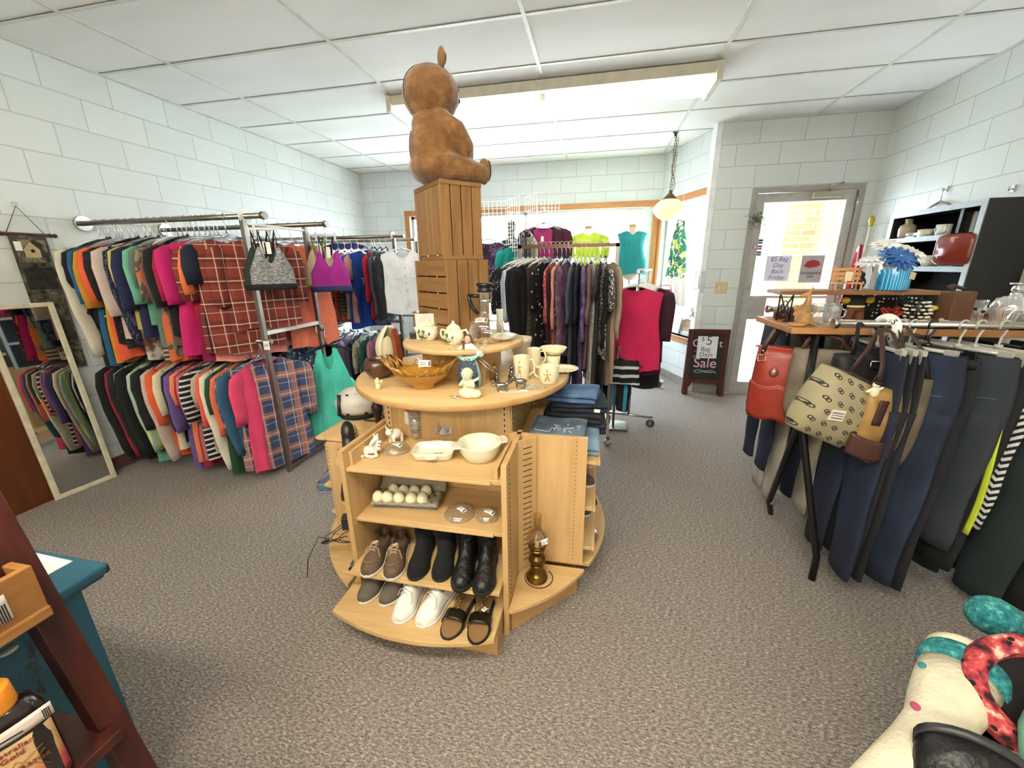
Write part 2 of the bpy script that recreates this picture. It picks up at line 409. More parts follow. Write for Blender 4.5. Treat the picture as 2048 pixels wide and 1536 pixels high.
window('window_1', .75, 4.22, .62, 2.19, (LX, FY, 0), 0, (2.5,))
window('window_2', .06, 1.035, .60, 2.17, (AX, AY, 0), AANG, (.30,))
tag(MB().box((-.20, 0, .6), (-.02, .10, 2.25)).build('trim_2', plain('#dde0de', .5), None, (AX-.02, FY+.02, 0), (0, 0, 0)), kind='structure')
# door
FR = plain('#a09c94', .4, .25); FR2 = plain('#b4b1aa', .4, .25)
dr = bpy.data.objects.new('door_1', None); COL.objects.link(dr); dr.location = (1.505, DY, 0); dr['kind'] = 'structure'
m = MB().box((0, -.02, 0), (.05, .12, 2.19)).box((.952, -.02, 0), (1.002, .12, 2.19)).box((.05, -.02, 2.14), (.952, .12, 2.19)); m.build('door_frame', FR, dr, bevel=.003)
m = MB().box((.055, .01, .012), (.135, .055, 2.135)).box((.867, .01, .012), (.947, .055, 2.135)).box((.135, .01, 2.05), (.867, .055, 2.135)).box((.135, .01, .012), (.867, .055, .14)).box((.135, .005, .86), (.30, .055, 1.10)).box((.135, .015, 1.09), (.867, .045, 1.115)).box((.055, .006, .86), (.135, .012, 1.10))
m.build('door_leaf', FR2, dr, bevel=.003)
MB().box((.13, .028, .13), (.872, .034, 2.06)).build('door_pane', PANE, dr)
m = MB().tube([(.30, -.04, 1.0), (.86, -.04, 1.0)], .012).tube([(.32, -.04, 1.0), (.32, .01, 1.0)], .01).tube([(.85, -.04, 1.0), (.85, .01, 1.0)], .01); m.build('push_bar', CHROME, dr)
m = MB().tube([(.095, .01, 1.62), (.095, -.025, 1.62)], .016).tube([(.1, .01, 1.20), (.1, -.01, 1.20)], .013); m.build('door_lock', CHROME, dr)
m = MB()
for z in (.3, 1.15, 2.02): m.box((.94, -.028, z-.05), (.958, -.018, z+.05)).tube([(.949, -.03, z-.05), (.949, -.03, z+.05)], .007)
m.build('door_hinge', CHROME, dr)
m = MB().box((.54, -.05, 2.07), (.80, .005, 2.125)); m.build('door_closer', plain('#a9a28f', .4, .3), dr, bevel=.008)
m = MB().tube([(.68, -.03, 2.125), (.66, -.10, 2.165), (.80, -.03, 2.20)], .008, 6); m.build('closer_arm', CHROME, dr)
MB().box((0, -.03, 0), (1.0, .12, .012)).build('threshold', plain('#c8c6c0', .4, .5), dr)
# door stickers and notices
tk = thing('window_sticker', 'small red and blue stickers on the door glass edge', 'sticker', (1.657, DY+.026, 1.63))
for i, (cc, nm) in enumerate((('#2b2f4a', 'card_decal'), ('#c0504d', 'card_decal'), ('#39507e', 'card_decal'))):
    MB().box((-.03, -.001, .045-.06*i-.025), (.03, 0, .045-.06*i+.025)).build(nm, plain(cc, .5), tk)
    MB().box((-.026, -.002, .045-.06*i-.006), (.026, -.001, .045-.06*i+.004)).build('decal_band', WHITE, tk)
ps = thing('poster', 'grey printed notice with a red picture taped to the door glass', 'poster', (2.185, DY+.024, 1.39))
MB().box((-.105, -.001, -.137), (.105, 0, .137)).build('sheet', plain('#b5aeb0', .6), ps)
MB().prism([(-.075+.0*1, .03), (-.05, .075), (.0, .095), (.055, .08), (.08, .04), (.04, .02), (-.03, .012)], 0, .001).build('picture', plain('#a8282e', .5), ps, (0, -.001, 0), (PI/2, 0, 0))
writing('print', 'STOREWIDE\nSALE', .034, INK, ps, (0, -.003, -.06), (PI/2, 0, 0))
nt = thing('handwritten_note', 'white note in blue handwriting taped to the door glass', 'note', (1.865, DY+.024, 1.40))
MB().box((-.12, -.001, -.13), (.12, 0, .13)).build('sheet', plain('#eceaf4', .7, var=0), nt)
writing('handwriting', '$5 Bag\nDay\nBack\nFriday', .062, plain('#7478b8', .7, var=0), nt, (0, -.003, 0), (PI/2, 0, 0), shear=.2)
# switch plate, thermostat, hook things
sp = thing('light_switch', 'cream double switch plate on the block wall left of the door', 'switch', (1.33, DY-.001, 1.205))
MB().box((-.062, -.008, -.06), (.062, 0, .06)).build('plate', plain('#c9b98a', .4), sp, bevel=.004)
for x in (-.025, .025): MB().box((x-.006, -.018, -.012), (x+.006, -.008, .012)).build('toggle', plain('#e8dcb4', .4), sp)
# fluorescent fixture
TUBEM = plain('#fff8ea', .5, var=0, emit=TUBE); HOUS = plain('#cfcab6', .5)
def fixture(loc, label, L=2.44, y_w=.16, mat=None):
    fx = thing('fluorescent_light', label, 'ceiling light', loc)
    m = MB(); m.prism([(-y_w-.06, 0), (y_w, 0), (y_w-.02, -.06), (-y_w-.03, -.06)], -L/2, L/2, Matrix(((0, 0, 1, 0), (1, 0, 0, 0), (0, 1, 0, 0), (0, 0, 0, 1))))
    m.build('housing', HOUS, fx)
    for s in (-1, 1):
        MB().box((s*L/2-.02, -y_w-.07, -.115), (s*L/2+.02, y_w+.01, 0)).build('end_cap', HOUS, fx, bevel=.004)
        for k in (-1, 1):
            MB().tube([(-L/2+.02 if s < 0 else .01, k*.085, -.092), (-.01 if s < 0 else L/2-.02, k*.085, -.092)], .019, 12).build('tube', mat or TUBEM, fx)
    for k in (-1, 1):
        m = MB().box((-.02, k*.085-.02, -.10), (.02, k*.085+.02, -.055))
        m.build('lamp_holder', WHITE, fx)
    return fx
fixture((-.49, 3.70, CH-.008), 'long fluorescent fixture glowing on the ceiling beyond the bear', 2.50)
for i, y in enumerate((-.2, -2.2)): fixture((-.49, y, CH-.008), ('long fluorescent fixture on the ceiling above the camera', 'long fluorescent fixture on the ceiling by the rear wall')[i], 2.50, mat=plain('#fff8eb', .5, var=0, emit=58))
# pendant
px, py_ = .734, 5.047
pl = thing('pendant_lamp', 'glowing cream glass pendant lamp hanging from a bronze chain', 'lamp', (px, py_, CH))
BRZ = plain('#6e5238', .4, .8)
m = MB()
for i in range(20):
    z = -.05-i*.028; M = Matrix.Translation((.004*math.sin(i), 0, z)) @ Matrix.Rotation(PI/2*(i % 2), 4, 'Z')
    m.tube([(.009*math.cos(a), 0, .018*math.sin(a)) for a in [2*PI*k/10 for k in range(11)]], .0026, 5, False, M)
    m.tube([(.009*math.cos(a), 0, .018*math.sin(a)) for a in [2*PI*k/10 for k in range(11)]], .0022, 5, False, Matrix.Translation((.022+.006*math.sin(i*1.3), 0, 0)) @ M)
m.build('chain', BRZ, pl)
MB().tube([(0, 0, 0), (0, 0, -.05)], .012).tube([(-.03, 0, 0), (0, 0, -.04), (.03, 0, 0)], .006).build('ceiling_hook', BLACK, pl)
MB().tube([(.01+.03*math.sin(k*.5)*(1 if k > 12 else .4), .004, -.05-.03*k) for k in range(18)]+[(0, 0, -.6)], .003, 5).build('cord', BRZ, pl)
MB().lathe([(.012, -.57), (.02, -.6), (.045, -.625), (.075, -.655), (.085, -.67), (.0, -.671)], 24).build('cap', BRZ, pl)
MB().lathe([(.08, -.665), (.12, -.69), (.162, -.735), (.17, -.765), (.155, -.80), (.115, -.845), (.07, -.872), (0, -.88)], 32).build('lamp_shade', plain('#fff0a8', .3, var=0, emit=PEND), pl)
# exterior seen through the glass
tag(MB().box((-30, FY+.3, -.25), (30, 50, -.12)).build('ground', plain('#d2d0ca', .8)), kind='structure')
tag(MB().box((-3.8, FY+.21, -.12), (3.5, FY+2.2, -.06)).build('sidewalk', plain('#dedcd6', .8)), kind='structure')
t = NT('exterior_brick'); v = t.obj(); x, y, z = t.sep(v); cb = t.new('ShaderNodeCombineXYZ'); t.link(t.math('ADD', x, y), cb.inputs[0]); t.link(z, cb.inputs[1])
br = t.new('ShaderNodeTexBrick'); br.inputs['Scale'].default_value = 1; br.inputs['Brick Width'].default_value = .21; br.inputs['Row Height'].default_value = .07; br.inputs['Mortar Size'].default_value = .006
br.inputs['Color1'].default_value = lin('#e8b98c'); br.inputs['Color2'].default_value = lin('#dca676'); br.inputs['Mortar'].default_value = lin('#efe3d2'); t.link(cb.outputs[0], br.inputs['Vector']); t.base(br.outputs['Color'])
bw = MB().box((2.10, DY+.62, -.1), (2.42, DY+.95, 2.9)).box((2.42, DY+.35, -.1), (3.1, DY+.62, 2.9)); tag(bw.build('wall_outside_entry', t.m), kind='structure')
def tree(x, y, h, r, lab):
    tr = thing('tree', lab, 'tree', (x, y, -.15)); m = MB()
    for i in range(420):
        a = random.uniform(0, 2*PI); ph = math.acos(random.uniform(-1, 1)); q = r*random.uniform(.55, 1)
        c = Vector((math.sin(ph)*math.cos(a)*q, math.sin(ph)*math.sin(a)*q, h-r*.6+math.cos(ph)*q*.75)); s = random.uniform(.12, .3)
        R = Matrix.Translation(c) @ Matrix.Rotation(random.uniform(0, 6), 4, 'X') @ Matrix.Rotation(random.uniform(0, 6), 4, 'Z')
        m.add([(-s, 0, 0), (0, -s*.6, 0), (s, 0, 0), (0, s*.6, 0)], [(0, 1, 2, 3)], False, R)
    m.build('foliage', plain('#6f9459', .8), tr); MB().tube([(0, 0, 0), (0, 0, h-r)], [.2, .12]).build('trunk', plain('#6b5a49', .8), tr)
tree(1.2, 22, 6.9, 2.0, 'leafy green tree across the street behind the teal top'); tree(-6.0, 26, 7.0, 2.2, 'leafy green tree across the street, furthest left')
tree(6.4, 21, 5.2, 2.0, 'leafy green tree across the street seen through the door'); 
cr = thing('parked_car', 'pale blue grey car parked outside the side window', 'car', (3.3, 10.6, -.12), 1.45)
blob('car_body', [('b', (0, 0, .55), (2.1, .85, .38)), ('b', (-.1, 0, .95), (1.2, .72, .42))], .08, plain('#8ea4ae', .3, .3, coat=.5), cr)
for x in (-1.3, 1.3):
    for y in (-.78, .78): MB().tube([(x, y-.1, .32), (x, y+.1, .32)], .32, 20).build('wheel', BLACK, cr)
# ================================================================ CENTRE DISPLAY
MAP = wood('#dab883', '#c8a26a', 1, 'x'); MAPZ = wood('#d6b17b', '#c39b63', 1, 'z'); MAPY = wood('#dab883', '#c8a26a', 1, 'y'); EDGE = wood('#c79d66', '#b98c56', 1, 'x')
SLOT = plain('#2a1a10', .8, var=0)
GX0, GY0 = -.645, 1.875
gd = thing('display_stand', 'round maple display stand with tiered tops and shelf bays on four sides', 'display stand', (GX0, GY0, 0))
MB().box((-.30, -.30, 0), (.30, .30, .925)).build('core_panel', MAPZ, gd)
for k in range(4):
    R = Matrix.Rotation(k*PI/2, 4, 'Z')
    for x in (-.275, .275):
        m = MB(); m2 = MB(); m.box((x-.012, -.305, .2), (x+.012, -.30, .925), R)
        for i in range(26): m2.box((x-.0025, -.3062, .24+i*.026), (x+.0025, -.305, .252+i*.026), R)
        sd_ = m.build('slotted_standard', plain('#cfb184', .4), gd); m2.build('slots', SLOT, sd_)
def arcpts(r, a0, a1, n=14): return [(r*math.cos(a0+(a1-a0)*i/n), r*math.sin(a0+(a1-a0)*i/n)) for i in range(n+1)]
bays = {0: [(.70, -.625), (.46, -.605), (.27, -.705)], 1: [(.665, -.69), (.44, -.68), (.235, -.685)], 2: [(.68, -.66), (.42, -.66)], 3: [(.68, -.665), (.42, -.66), (.27, -.64)]}
for k in range(4):
    R = Matrix.Rotation(k*PI/2, 4, 'Z')
    for x in (-.309 if k == 0 else -.335, .345): # dividers
        MB().box((x-.0105, -.60 if k == 3 else -.635, 0 if x > 0 else .15), (x+.0105, -.30, .66 if k == 3 else .776), R).build('divider_panel', MAPZ if k % 2 == 0 else MAPZ, gd, bevel=.001)
    d = MB()
    for i in range(30): d.ball((.357, -.59, .18+i*.02), .0022, 5, 4, R); d.ball((-.347, -.59, .18+i*.02), .0022, 5, 4, R)
    d.build('peg_holes', SLOT, gd)
    for z, y in bays[k]:
        s = MB().box((-.298 if k == 0 else -.322, y+.012, z-.018), (.333, -.302, z), R).box((-.33, y, z-.016), (.333 if k else .292, y+.012, z-.002), R)
        s.build('shelf', MAP if k % 2 == 0 else MAPY, gd, bevel=.002)
    if k == 0:
        MB().box((-.298, -.60, .70), (-.284, -.302, .76), R).build('shelf_side', MAPY, gd, bevel=.002); MB().box((.30, -.60, .70), (.315, -.302, .745), R).build('shelf_side', MAPY, gd, bevel=.002)
    # bottom board with bowed front
    if k:
        pts = [(-.322, -.30), (-.322, -.665)] + [(x, -math.sqrt(.74**2-x*x)) for x in [-.30+.05*i for i in range(13)]] + [(.333, -.66), (.333, -.30)]
    else: pts = [(-.335, -.30), (-.335, -.785)] + [(x, -.785-.065*(1-(x/.335)**2)) for x in [-.30+.05*i for i in range(13)]] + [(.333, -.785), (.333, -.30)]
    MB().prism(pts, .128, .148, R).build('base_shelf', MAP if k % 2 == 0 else MAPY, gd, bevel=.002)
    MB().box((-.27, -.725 if not k else -.60, 0), (.33, -.30, .127), R).build('kick_board', EDGE, gd)
    # corner wedge
    a0 = math.atan2(-.635, .36); a1 = math.atan2(-.36, .64)
    pts = [(.357, -.36)] + [(.357, -.645)] + arcpts(.742, a0+.01, a1-.01) + [(.645, -.357)]
    MB().prism(pts, .125, .143, R).build('corner_shelf', MAP, gd, bevel=.002)
    MB().box((0, 0, 0), (.36, .015, .124), R @ Matrix.Translation((.36, -.60, 0)) @ Matrix.Rotation(PI/4, 4, 'Z')).build('corner_kick_board', EDGE, gd)
    S = R @ Matrix.Translation((.357, -.425, 0)) @ Matrix.Rotation(.78, 4, 'Z')
    MB().box((0, 0, .145), (.095, .012, .775), S).build('slotted_panel', MAPZ, gd)
    s = MB()
    for i in range(22): s.box((.025, -.0015, .19+i*.026), (.07, 0, .193+i*.026), S)
    s.build('panel_slots', SLOT, gd)
MB().lathe([(0, .922), (.52, .922), (.524, .926), (.524, .946), (.52, .95), (0, .95)], 72).build('round_table_top', MAP, gd)
MB().lathe([(.525, .924), (.5275, .93), (.5275, .942), (.525, .948)], 72).build('top_edge_band', EDGE, gd)
MB().box((-.155, -.155, .95), (.155, .155, 1.1)).build('riser_box', MAPZ, gd)
MB().lathe([(0, 1.098), (.29, 1.098), (.293, 1.10), (.293, 1.117), (.29, 1.12), (0, 1.12)], 64, (.01, -.02)).build('round_upper_top', MAP, gd)
# crates -----------------------------------------------------------------
CW = wood('#97703f', '#7b552c', 1.4, 'z', .55); CWX = wood('#97703f', '#7b552c', 1.4, 'x', .55); CWY = wood('#8c6636', '#75502a', 1.4, 'y', .55)
cr = thing('wooden_crate', 'small slatted wooden crate stood on end under the plush bear', 'crate', (-.685, 1.775, 1.4925), .80)
Wd, Dp, Hh = .205, .30, .33
for i in range(4): MB().box((i*.0525, 0, 0), (i*.0525+.0465, .011, Hh)).build('slat', CW, cr, bevel=.0015)
for i in range(4): MB().box((i*.0525, Dp-.011, 0), (i*.0525+.0465, Dp, Hh)).build('slat', CW, cr, bevel=.0015)
for i in range(6): MB().box((0, .013+i*.046, .02), (.010, .013+i*.046+.043, Hh-.02)).box((Wd-.01, .013+i*.046, .02), (Wd, .013+i*.046+.043, Hh-.02)).build('side_slat', CW, cr, bevel=.0015)
for z in (0, Hh-.018): MB().box((.001, .012, z), (Wd-.001, Dp-.012, z+.018)).build('end_panel', CWY, cr, bevel=.001)
for z in (0, Hh-.018): MB().box((0, -.004, z), (Wd, 0, z+.018)).build('edge_rail', CWX, cr, bevel=.001)
cr2 = thing('wooden_crate', 'larger slatted wooden crate standing on the small round top, below the other', 'crate', (-.655, 1.725, 1.1205), .92)
W2, D2, H2 = .24, .29, .37
for i in range(4): MB().box((i*.0595, 0, 0), (i*.0595+.0535, .012, H2)).build('slat', CW, cr2, bevel=.0015)
for i in range(4): MB().box((i*.0595, D2-.012, 0), (i*.0595+.0535, D2, H2)).build('slat', CW, cr2, bevel=.0015)
for i in range(5): MB().box((0, .013, .008+i*.073), (.012, D2-.013, .008+i*.073+.067)).build('side_slat', CWY, cr2, bevel=.0015)
for i in range(5): MB().box((W2-.012, .013, .008+i*.073), (W2, D2-.013, .008+i*.073+.067)).build('side_slat', CWY, cr2, bevel=.0015)
MB().box((.012, .012, H2-.015), (W2-.012, D2-.012, H2)).build('top_panel', CWY, cr2); MB().box((.012, .012, 0), (W2-.012, D2-.012, .015)).build('end_panel', CWY, cr2)
# bear -------------------------------------------------------------------
t = NT('brown_plush'); o = t.obj(); n = t.noise(o, 13, 6, .7); n2 = t.noise(o, 85, 4, .7)
c = t.ramp(n, [(.34, lin('#523611')), (.5, lin('#6f4a20')), (.66, lin('#8f6635'))]); c = t.mix(t.math('MULTIPLY', n2, .35), c, lin('#6b4520')); t.base(c); t.set(Roughness=.85)
t.b.inputs['Sheen Weight'].default_value = .6; t.b.inputs['Sheen Roughness'].default_value = .4; t.bump(n2, .4, .006); PLUSH = t.m
br = thing('plush_bear', 'brown plush bear seen from behind sitting on top of the crates', 'stuffed toy', (-.745, 1.89, 1.824), .80)
# local: bear faces +x' after turning; +X = its front, Y = its left
blob('body', [('b', (0, 0, .155), (.125, .135, .165)), ('b', (-.005, 0, .265), (.100, .112, .075)), ('b', (.005, 0, .075), (.135, .15, .088)),
    ('b', (.0, 0, .395), (.138, .148, .126)), ('b', (.10, 0, .385), (.05, .045, .04)),
    ('t', [(.0, -.085, .268), (.055, -.135, .215), (.11, -.12, .155), (.155, -.05, .14)], [.052, .056, .05, .04]),
    ('t', [(.0, .085, .268), (.055, .135, .215), (.11, .12, .155), (.155, .05, .14)], [.052, .056, .05, .04]),
    ('t', [(.02, -.09, .065), (.12, -.115, .055), (.20, -.11, .048)], [.072, .06, .048]), ('t', [(.02, .09, .065), (.12, .115, .055), (.20, .11, .048)], [.072, .06, .048])],
    .0065, PLUSH, br, smooth=3)
for s in (-1, 1):
    blob('foot', [('b', (.225, s*.11, .062), (.028, .045, .065))], .007, PLUSH, br)
    MB().ball((.25, s*.11, .068), (.007, .034, .05)).build('foot_pad', plain('#3e2a1a', .9), br)
    blob('ear', [('b', (.02, s*.098, .520), (.016, .034, .048))], .006, PLUSH, br)
    MB().ball((.034, s*.098, .520), (.006, .024, .027)).build('inner_ear', plain('#4a3220', .9), br)
    MB().ball((.124, s*.045, .425), .009).build('eye', BLACK, br)
MB().ball((.148, 0, .395), (.012, .018, .012)).build('nose', BLACK, br)
m = MB()
m.tube([(.0-.139*math.cos(a), 0, .395+.127*math.sin(a)) for a in [-.9+.12*i for i in range(18)]], .0018, 5)
m.tube([(-.128*math.cos(a), .0, .155+.168*math.sin(a)) for a in [-.9+.12*i for i in range(12)]], .0018, 5)
m.build('seam', plain('#56350f', .9), br); br.scale = (.88, .88, .88)
def resize(o, k): o.scale = (k, k, k); return o
# ---------------------------------------------------------------- small tags
def price_tag(parent, loc, rot, w=.05, h=.02, name='price_tag', bend=.25):
    o = MB().grid(lambda u, v: ((u-.5)*w, (v-.5)*h, -bend*w*(2*u-1)**2*.5), 6, 2).build(name, PAPER, parent, loc, rot, solid=.0006)
    b = MB()
    for i in range(2): b.box((-w*.36, -h*.2+i*h*.3, .0003), (w*.12, -h*.12+i*h*.3, .001))
    for i in range(4): b.box((w*(.3+.035*i), -h*.35, -.0012), (w*(.32+.035*i), h*.3, -.0003))
    b.build('tag_print', INK, o); return o
def P2(px, py, z): v = onZ(px, py, z); return (v.x, v.y, z)
TZ, UZ, SZ = .9505, 1.1205, .7005
# items on the large round top --------------------------------------------
AMB = cut_glass('#e3a63a', .12, 1.4); AMB2 = plain('#cf9a3e', .25, 0)
t = NT('amber_glass'); t.base(lin('#d9a23a')); t.set(Roughness=.15); t.b.inputs['Transmission Weight'].default_value = .55; t.b.inputs['Coat Weight'].default_value = .5
t.bump(t.noise(t.obj(), 50, 3), .2, .004); AMB = t.m
bx, by, _ = P2(836, 782, TZ)
bo = thing('glass_bowl', 'amber frosted glass bowl with a looped openwork rim', 'bowl', (bx, by+.055, TZ), .2)
MB().lathe([(0, .004), (.042, .004), (.044, 0), (.048, .004), (.046, .014), (.075, .03), (.105, .052), (.118, .07), (.113, .068), (.1, .052), (.07, .032), (.04, .018), (0, .015)], 48, sx=1.25, sy=.95).build('bowl_body', AMB, bo)
m = MB()
for i in range(20):
    a = 2*PI*i/20; ca, sa = math.cos(a), math.sin(a); hh = .018 + .028*abs(ca)**3
    def rp(t_, ang, rad, zz): return ((rad)*math.cos(ang)*1.25, rad*math.sin(ang)*.95, zz)
    m.tube([rp(0, a-.13, .113, .066), rp(0, a-.10, .125, .066+hh*.6), rp(0, a, .136+.02*abs(ca), .066+hh*1.3), rp(0, a+.10, .125, .066+hh*.6), rp(0, a+.13, .113, .066)], .0042, 6)
    m.tube([rp(0, a+.03, .113, .066), rp(0, a+.157, .122, .066+hh*.5), rp(0, a+.157+.127, .113, .066)], .0035, 6)
m.build('openwork_rim', AMB, bo)
price_tag(bo, (.02, -.02, .098), (1.1, 0, .1), .062, .026); resize(bo, .88); bo.scale.z = 1.15
gx, gy, _ = P2(755, 757, TZ)
go = thing('coconut_bowl', 'dark brown coconut shell bowl with a wavy cut rim', 'bowl', (gx, gy+.02, TZ))
MB().lathe([(0, 0), (.02, .001), (.04, .012), (.055, .036), (.056, .055), (.047, .075), (.042, .075), (.05, .053), (.047, .035), (.033, .015), (0, .008)], 32, wob=lambda a, r, z: 1+.03*math.sin(3*a)*(z/.07)).build('shell', plain('#4a2a15', .3, coat=.5, var=.3), go)
MB().ball((.035, .03, .072), (.012, .016, .014)).build('rim_lobe', plain('#5a351b', .3), go); resize(go, 1.25)
# carved gourd/shell standing
sx_, sy_, _ = P2(784, 748, TZ)
sh = thing('shell_sculpture', 'tall curved cream shell carving with a rusty red back', 'sculpture', (sx_-.0, sy_+.03, TZ), -.3)
m = MB(); N = 14
def shl(u, v):
    z = .002+.165*v; w_ = .048*math.sin(PI*(.12+.80*v))**.7; a = PI*(.5+1.0*u)
    return (-.012+w_*math.cos(a)*1.1-.018*math.sin(PI*v)+.012, w_*math.sin(a)*.75, z)
m.grid(shl, 20, 20); m.build('cream_shell', plain('#d9cfae', .35, coat=.4), sh, solid=.004)
MB().prism([(-.010, .002), (.030, .002), (.034, .06), (.030, .12), (.016, .16), (.0, .10), (-.012, .05)], -.012, .012, Matrix(((1, 0, 0, 0), (0, 0, 1, 0), (0, 1, 0, 0), (0, 0, 0, 1)))).build('red_back', plain('#7c3a1d', .5), sh)
m = MB()
for i in range(7): m.tube([(-.016, -.0295, .04+i*.012), (.006, -.0315, .042+i*.012)], .0012, 4)
m.build('carved_lines', plain('#5e5740', .8), sh)
MB().lathe([(.010, 0), (.028, .03), (.030, .07), (.02, .105), (.0, .115)], 16, a0=PI, a1=2*PI, sx=.7).build('inner_lip', plain('#b8ad8d', .5), sh, (-.004, -.012, .02), solid=.003); resize(sh, 1.4)
# tiny cream angel left
def figurine(name, label, px, py, z, s, mat, kind, rz=0, dy=.0, cat='figurine'):
    x, y, _ = P2(px, py, z); T = thing(name, label, cat, (x, y+dy, z), rz)
    if kind == 'angel':
        blob('body', [('b', (0, 0, .018*s), (.017*s, .015*s, .02*s)), ('b', (0, 0, .040*s), (.010*s, .009*s, .014*s)), ('b', (0, -.002*s, .061*s), (.0105*s, .0105*s, .012*s)), ('t', [(-.009*s, -.002*s, .048*s), (-.012*s, -.011*s, .042*s), (0, -.013*s, .046*s)], .004*s), ('t', [(.009*s, -.002*s, .048*s), (.012*s, -.011*s, .042*s), (0, -.013*s, .046*s)], .004*s)], .0018*s, mat, T, smooth=3)
        for q in (-1, 1): MB().prism([(0, 0), (.022*s*q, .018*s), (.018*s*q, .03*s), (.008*s*q, .026*s)], -.0015*s, .0015*s, Matrix.Translation((q*.004*s, .010*s, .028*s)) @ Matrix(((1, 0, 0, 0), (0, 0, 1, 0), (0, 1, 0, 0), (0, 0, 0, 1)))).build('wing', mat, T)
    elif kind == 'cherub':
        blob('body', [('b', (0, 0, .016), (.030, .024, .018)), ('b', (.002, .002, .038), (.019, .016, .024)), ('b', (.022, .004, .012), (.02, .02, .014)), ('b', (-.001, -.002, .073), (.0165, .0165, .0175)),
            ('t', [(-.014, .002, .052), (-.022, -.008, .042), (-.012, -.016, .05)], .0062), ('t', [(.014, .002, .052), (.021, -.008, .04), (.004, -.018, .046)], .0062)], .0021, mat, T, smooth=3)
        m = MB()
        for i in range(26):
            a = i*2.4; ph = .15+1.25*(i/26); m.ball((-.001+.0155*math.sin(ph)*math.cos(a), .001+.0155*math.sin(ph)*math.sin(a), .074+.0165*math.cos(ph)), .0042, 6, 5)
        m.build('curly_hair', mat, T)
        for q in (-1, 1): MB().ball((q*.0055-.001, -.0178, .0745), .0013, 6, 4).build('eye', plain('#8a7a56', .5), T)
        MB().ball((-.001, -.0195, .071), .0022, 6, 5).build('nose', mat, T)
        MB().prism([(0, 0), (.022, .012), (.024, .022), (.006, .012)], -.001, .001, Matrix.Translation((.012, .004, .046)) @ Matrix(((1, 0, 0, 0), (0, 0, 1, 0), (0, 1, 0, 0), (0, 0, 0, 1)))).build('wing', mat, T)
        price_tag(T, (-.045, -.008, .004), (0, -.12, -.2), .038, .014)
    return T
CRM = plain('#e9dfb8', .4, coat=.3)
figurine('angel_figurine', 'tiny cream winged angel figurine in front of the coconut bowl', 757, 778, TZ, .72, CRM, 'angel')
CH_ = figurine('cherub_figurine', 'seated cream cherub figurine with curly hair at the table edge', 935, 797, TZ, 1, CRM, 'cherub', dy=.012); resize(CH_, 1.32)
# big blue angel
ax, ay, _ = P2(937, 775, TZ)
an = thing('angel_figurine', 'blue and mint angel figurine with wire wings behind the cherub', 'figurine', (ax, ay+.02, TZ), .05)
MB().lathe([(0, 0), (.036, 0), (.039, .01), (.038, .04), (.030, .075), (.016, .105), (.012, .12), (0, .12)], 28, sy=.8).build('gown', plain('#9fb4ba', .45), an)
m = MB(); m.lathe([(.0395, .006), (.0393, .04), (.0312, .074), (.022, .095)], 14, a0=PI*1.18, a1=PI*1.82, sy=.8); m.build('patchwork_panel', cloth('#3f5163', 'floral', '#6f8797', '#2b3440', .35), an, solid=.001)
blob('bodice', [('b', (0, 0, .122), (.016, .011, .018)), ('t', [(-.010, 0, .134), (-.030, -.006, .116), (-.042, -.010, .108)], [.007, .008, .010]), ('t', [(.010, 0, .134), (.030, -.006, .116), (.042, -.010, .108)], [.007, .008, .010])], .002, plain('#cfe6d8', .45), an, smooth=3)
m = MB(); N = 20
m.grid(lambda u, v: (-.050+.10*u, -.020+.004*math.sin(PI*u), .118-.034*math.sin(PI*u)+(.001+.016*math.sin(PI*u))*(v)), N, 4); m.build('banner', plain('#9fd8cf', .45), an, solid=.003)
writing('banner_lettering', 'PEACE', .012, plain('#e8f3ee', .5), an, (0, -.0225, .093), (PI/2, 0, 0))
blob('head', [('b', (0, -.002, .152), (.0105, .0105, .013))], .0015, plain('#d9a98a', .5), an, smooth=2)
blob('hair', [('b', (0, .003, .155), (.0125, .0105, .0135)), ('t', [(.006, .003, .156), (.013, .004, .142), (.016, .003, .130)], [.006, .005, .003]), ('t', [(-.008, .001, .152), (-.013, -.004, .136), (-.012, -.012, .110), (-.010, -.014, .098)], [.005, .005, .004, .003])], .0016, plain('#5b3a26', .6), an, smooth=2)
WIRE = plain('#d8d2c0', .35, .4)
m = MB()
for q in (-1, 1):
    m.tube([(q*(.05+.008*math.cos(a)*(1-a/9)), -.018, .125+.008*math.sin(a)*(1-a/9)) for a in [i*.5 for i in range(16)]], .0011, 5)
    m.tube([(q*.01, .012, .11), (q*.035, .014, .15), (q*.055, .015, .165), (q*.05, .015, .135), (q*.03, .014, .115), (q*.01, .012, .11)], .0012, 5)
    m.tube([(q*.02, .012, .10), (q*.06, .014, .07), (q*.078, .014, .045), (q*.055, .014, .06), (q*.02, .012, .095)], .0012, 5)
    m.tube([(q*(.052+.006*math.cos(a)), .014, .14+.006*math.sin(a)) for a in [i*.6 for i in range(11)]], .001, 5)
m.build('wire_wings', WIRE, an); resize(an, 1.38)
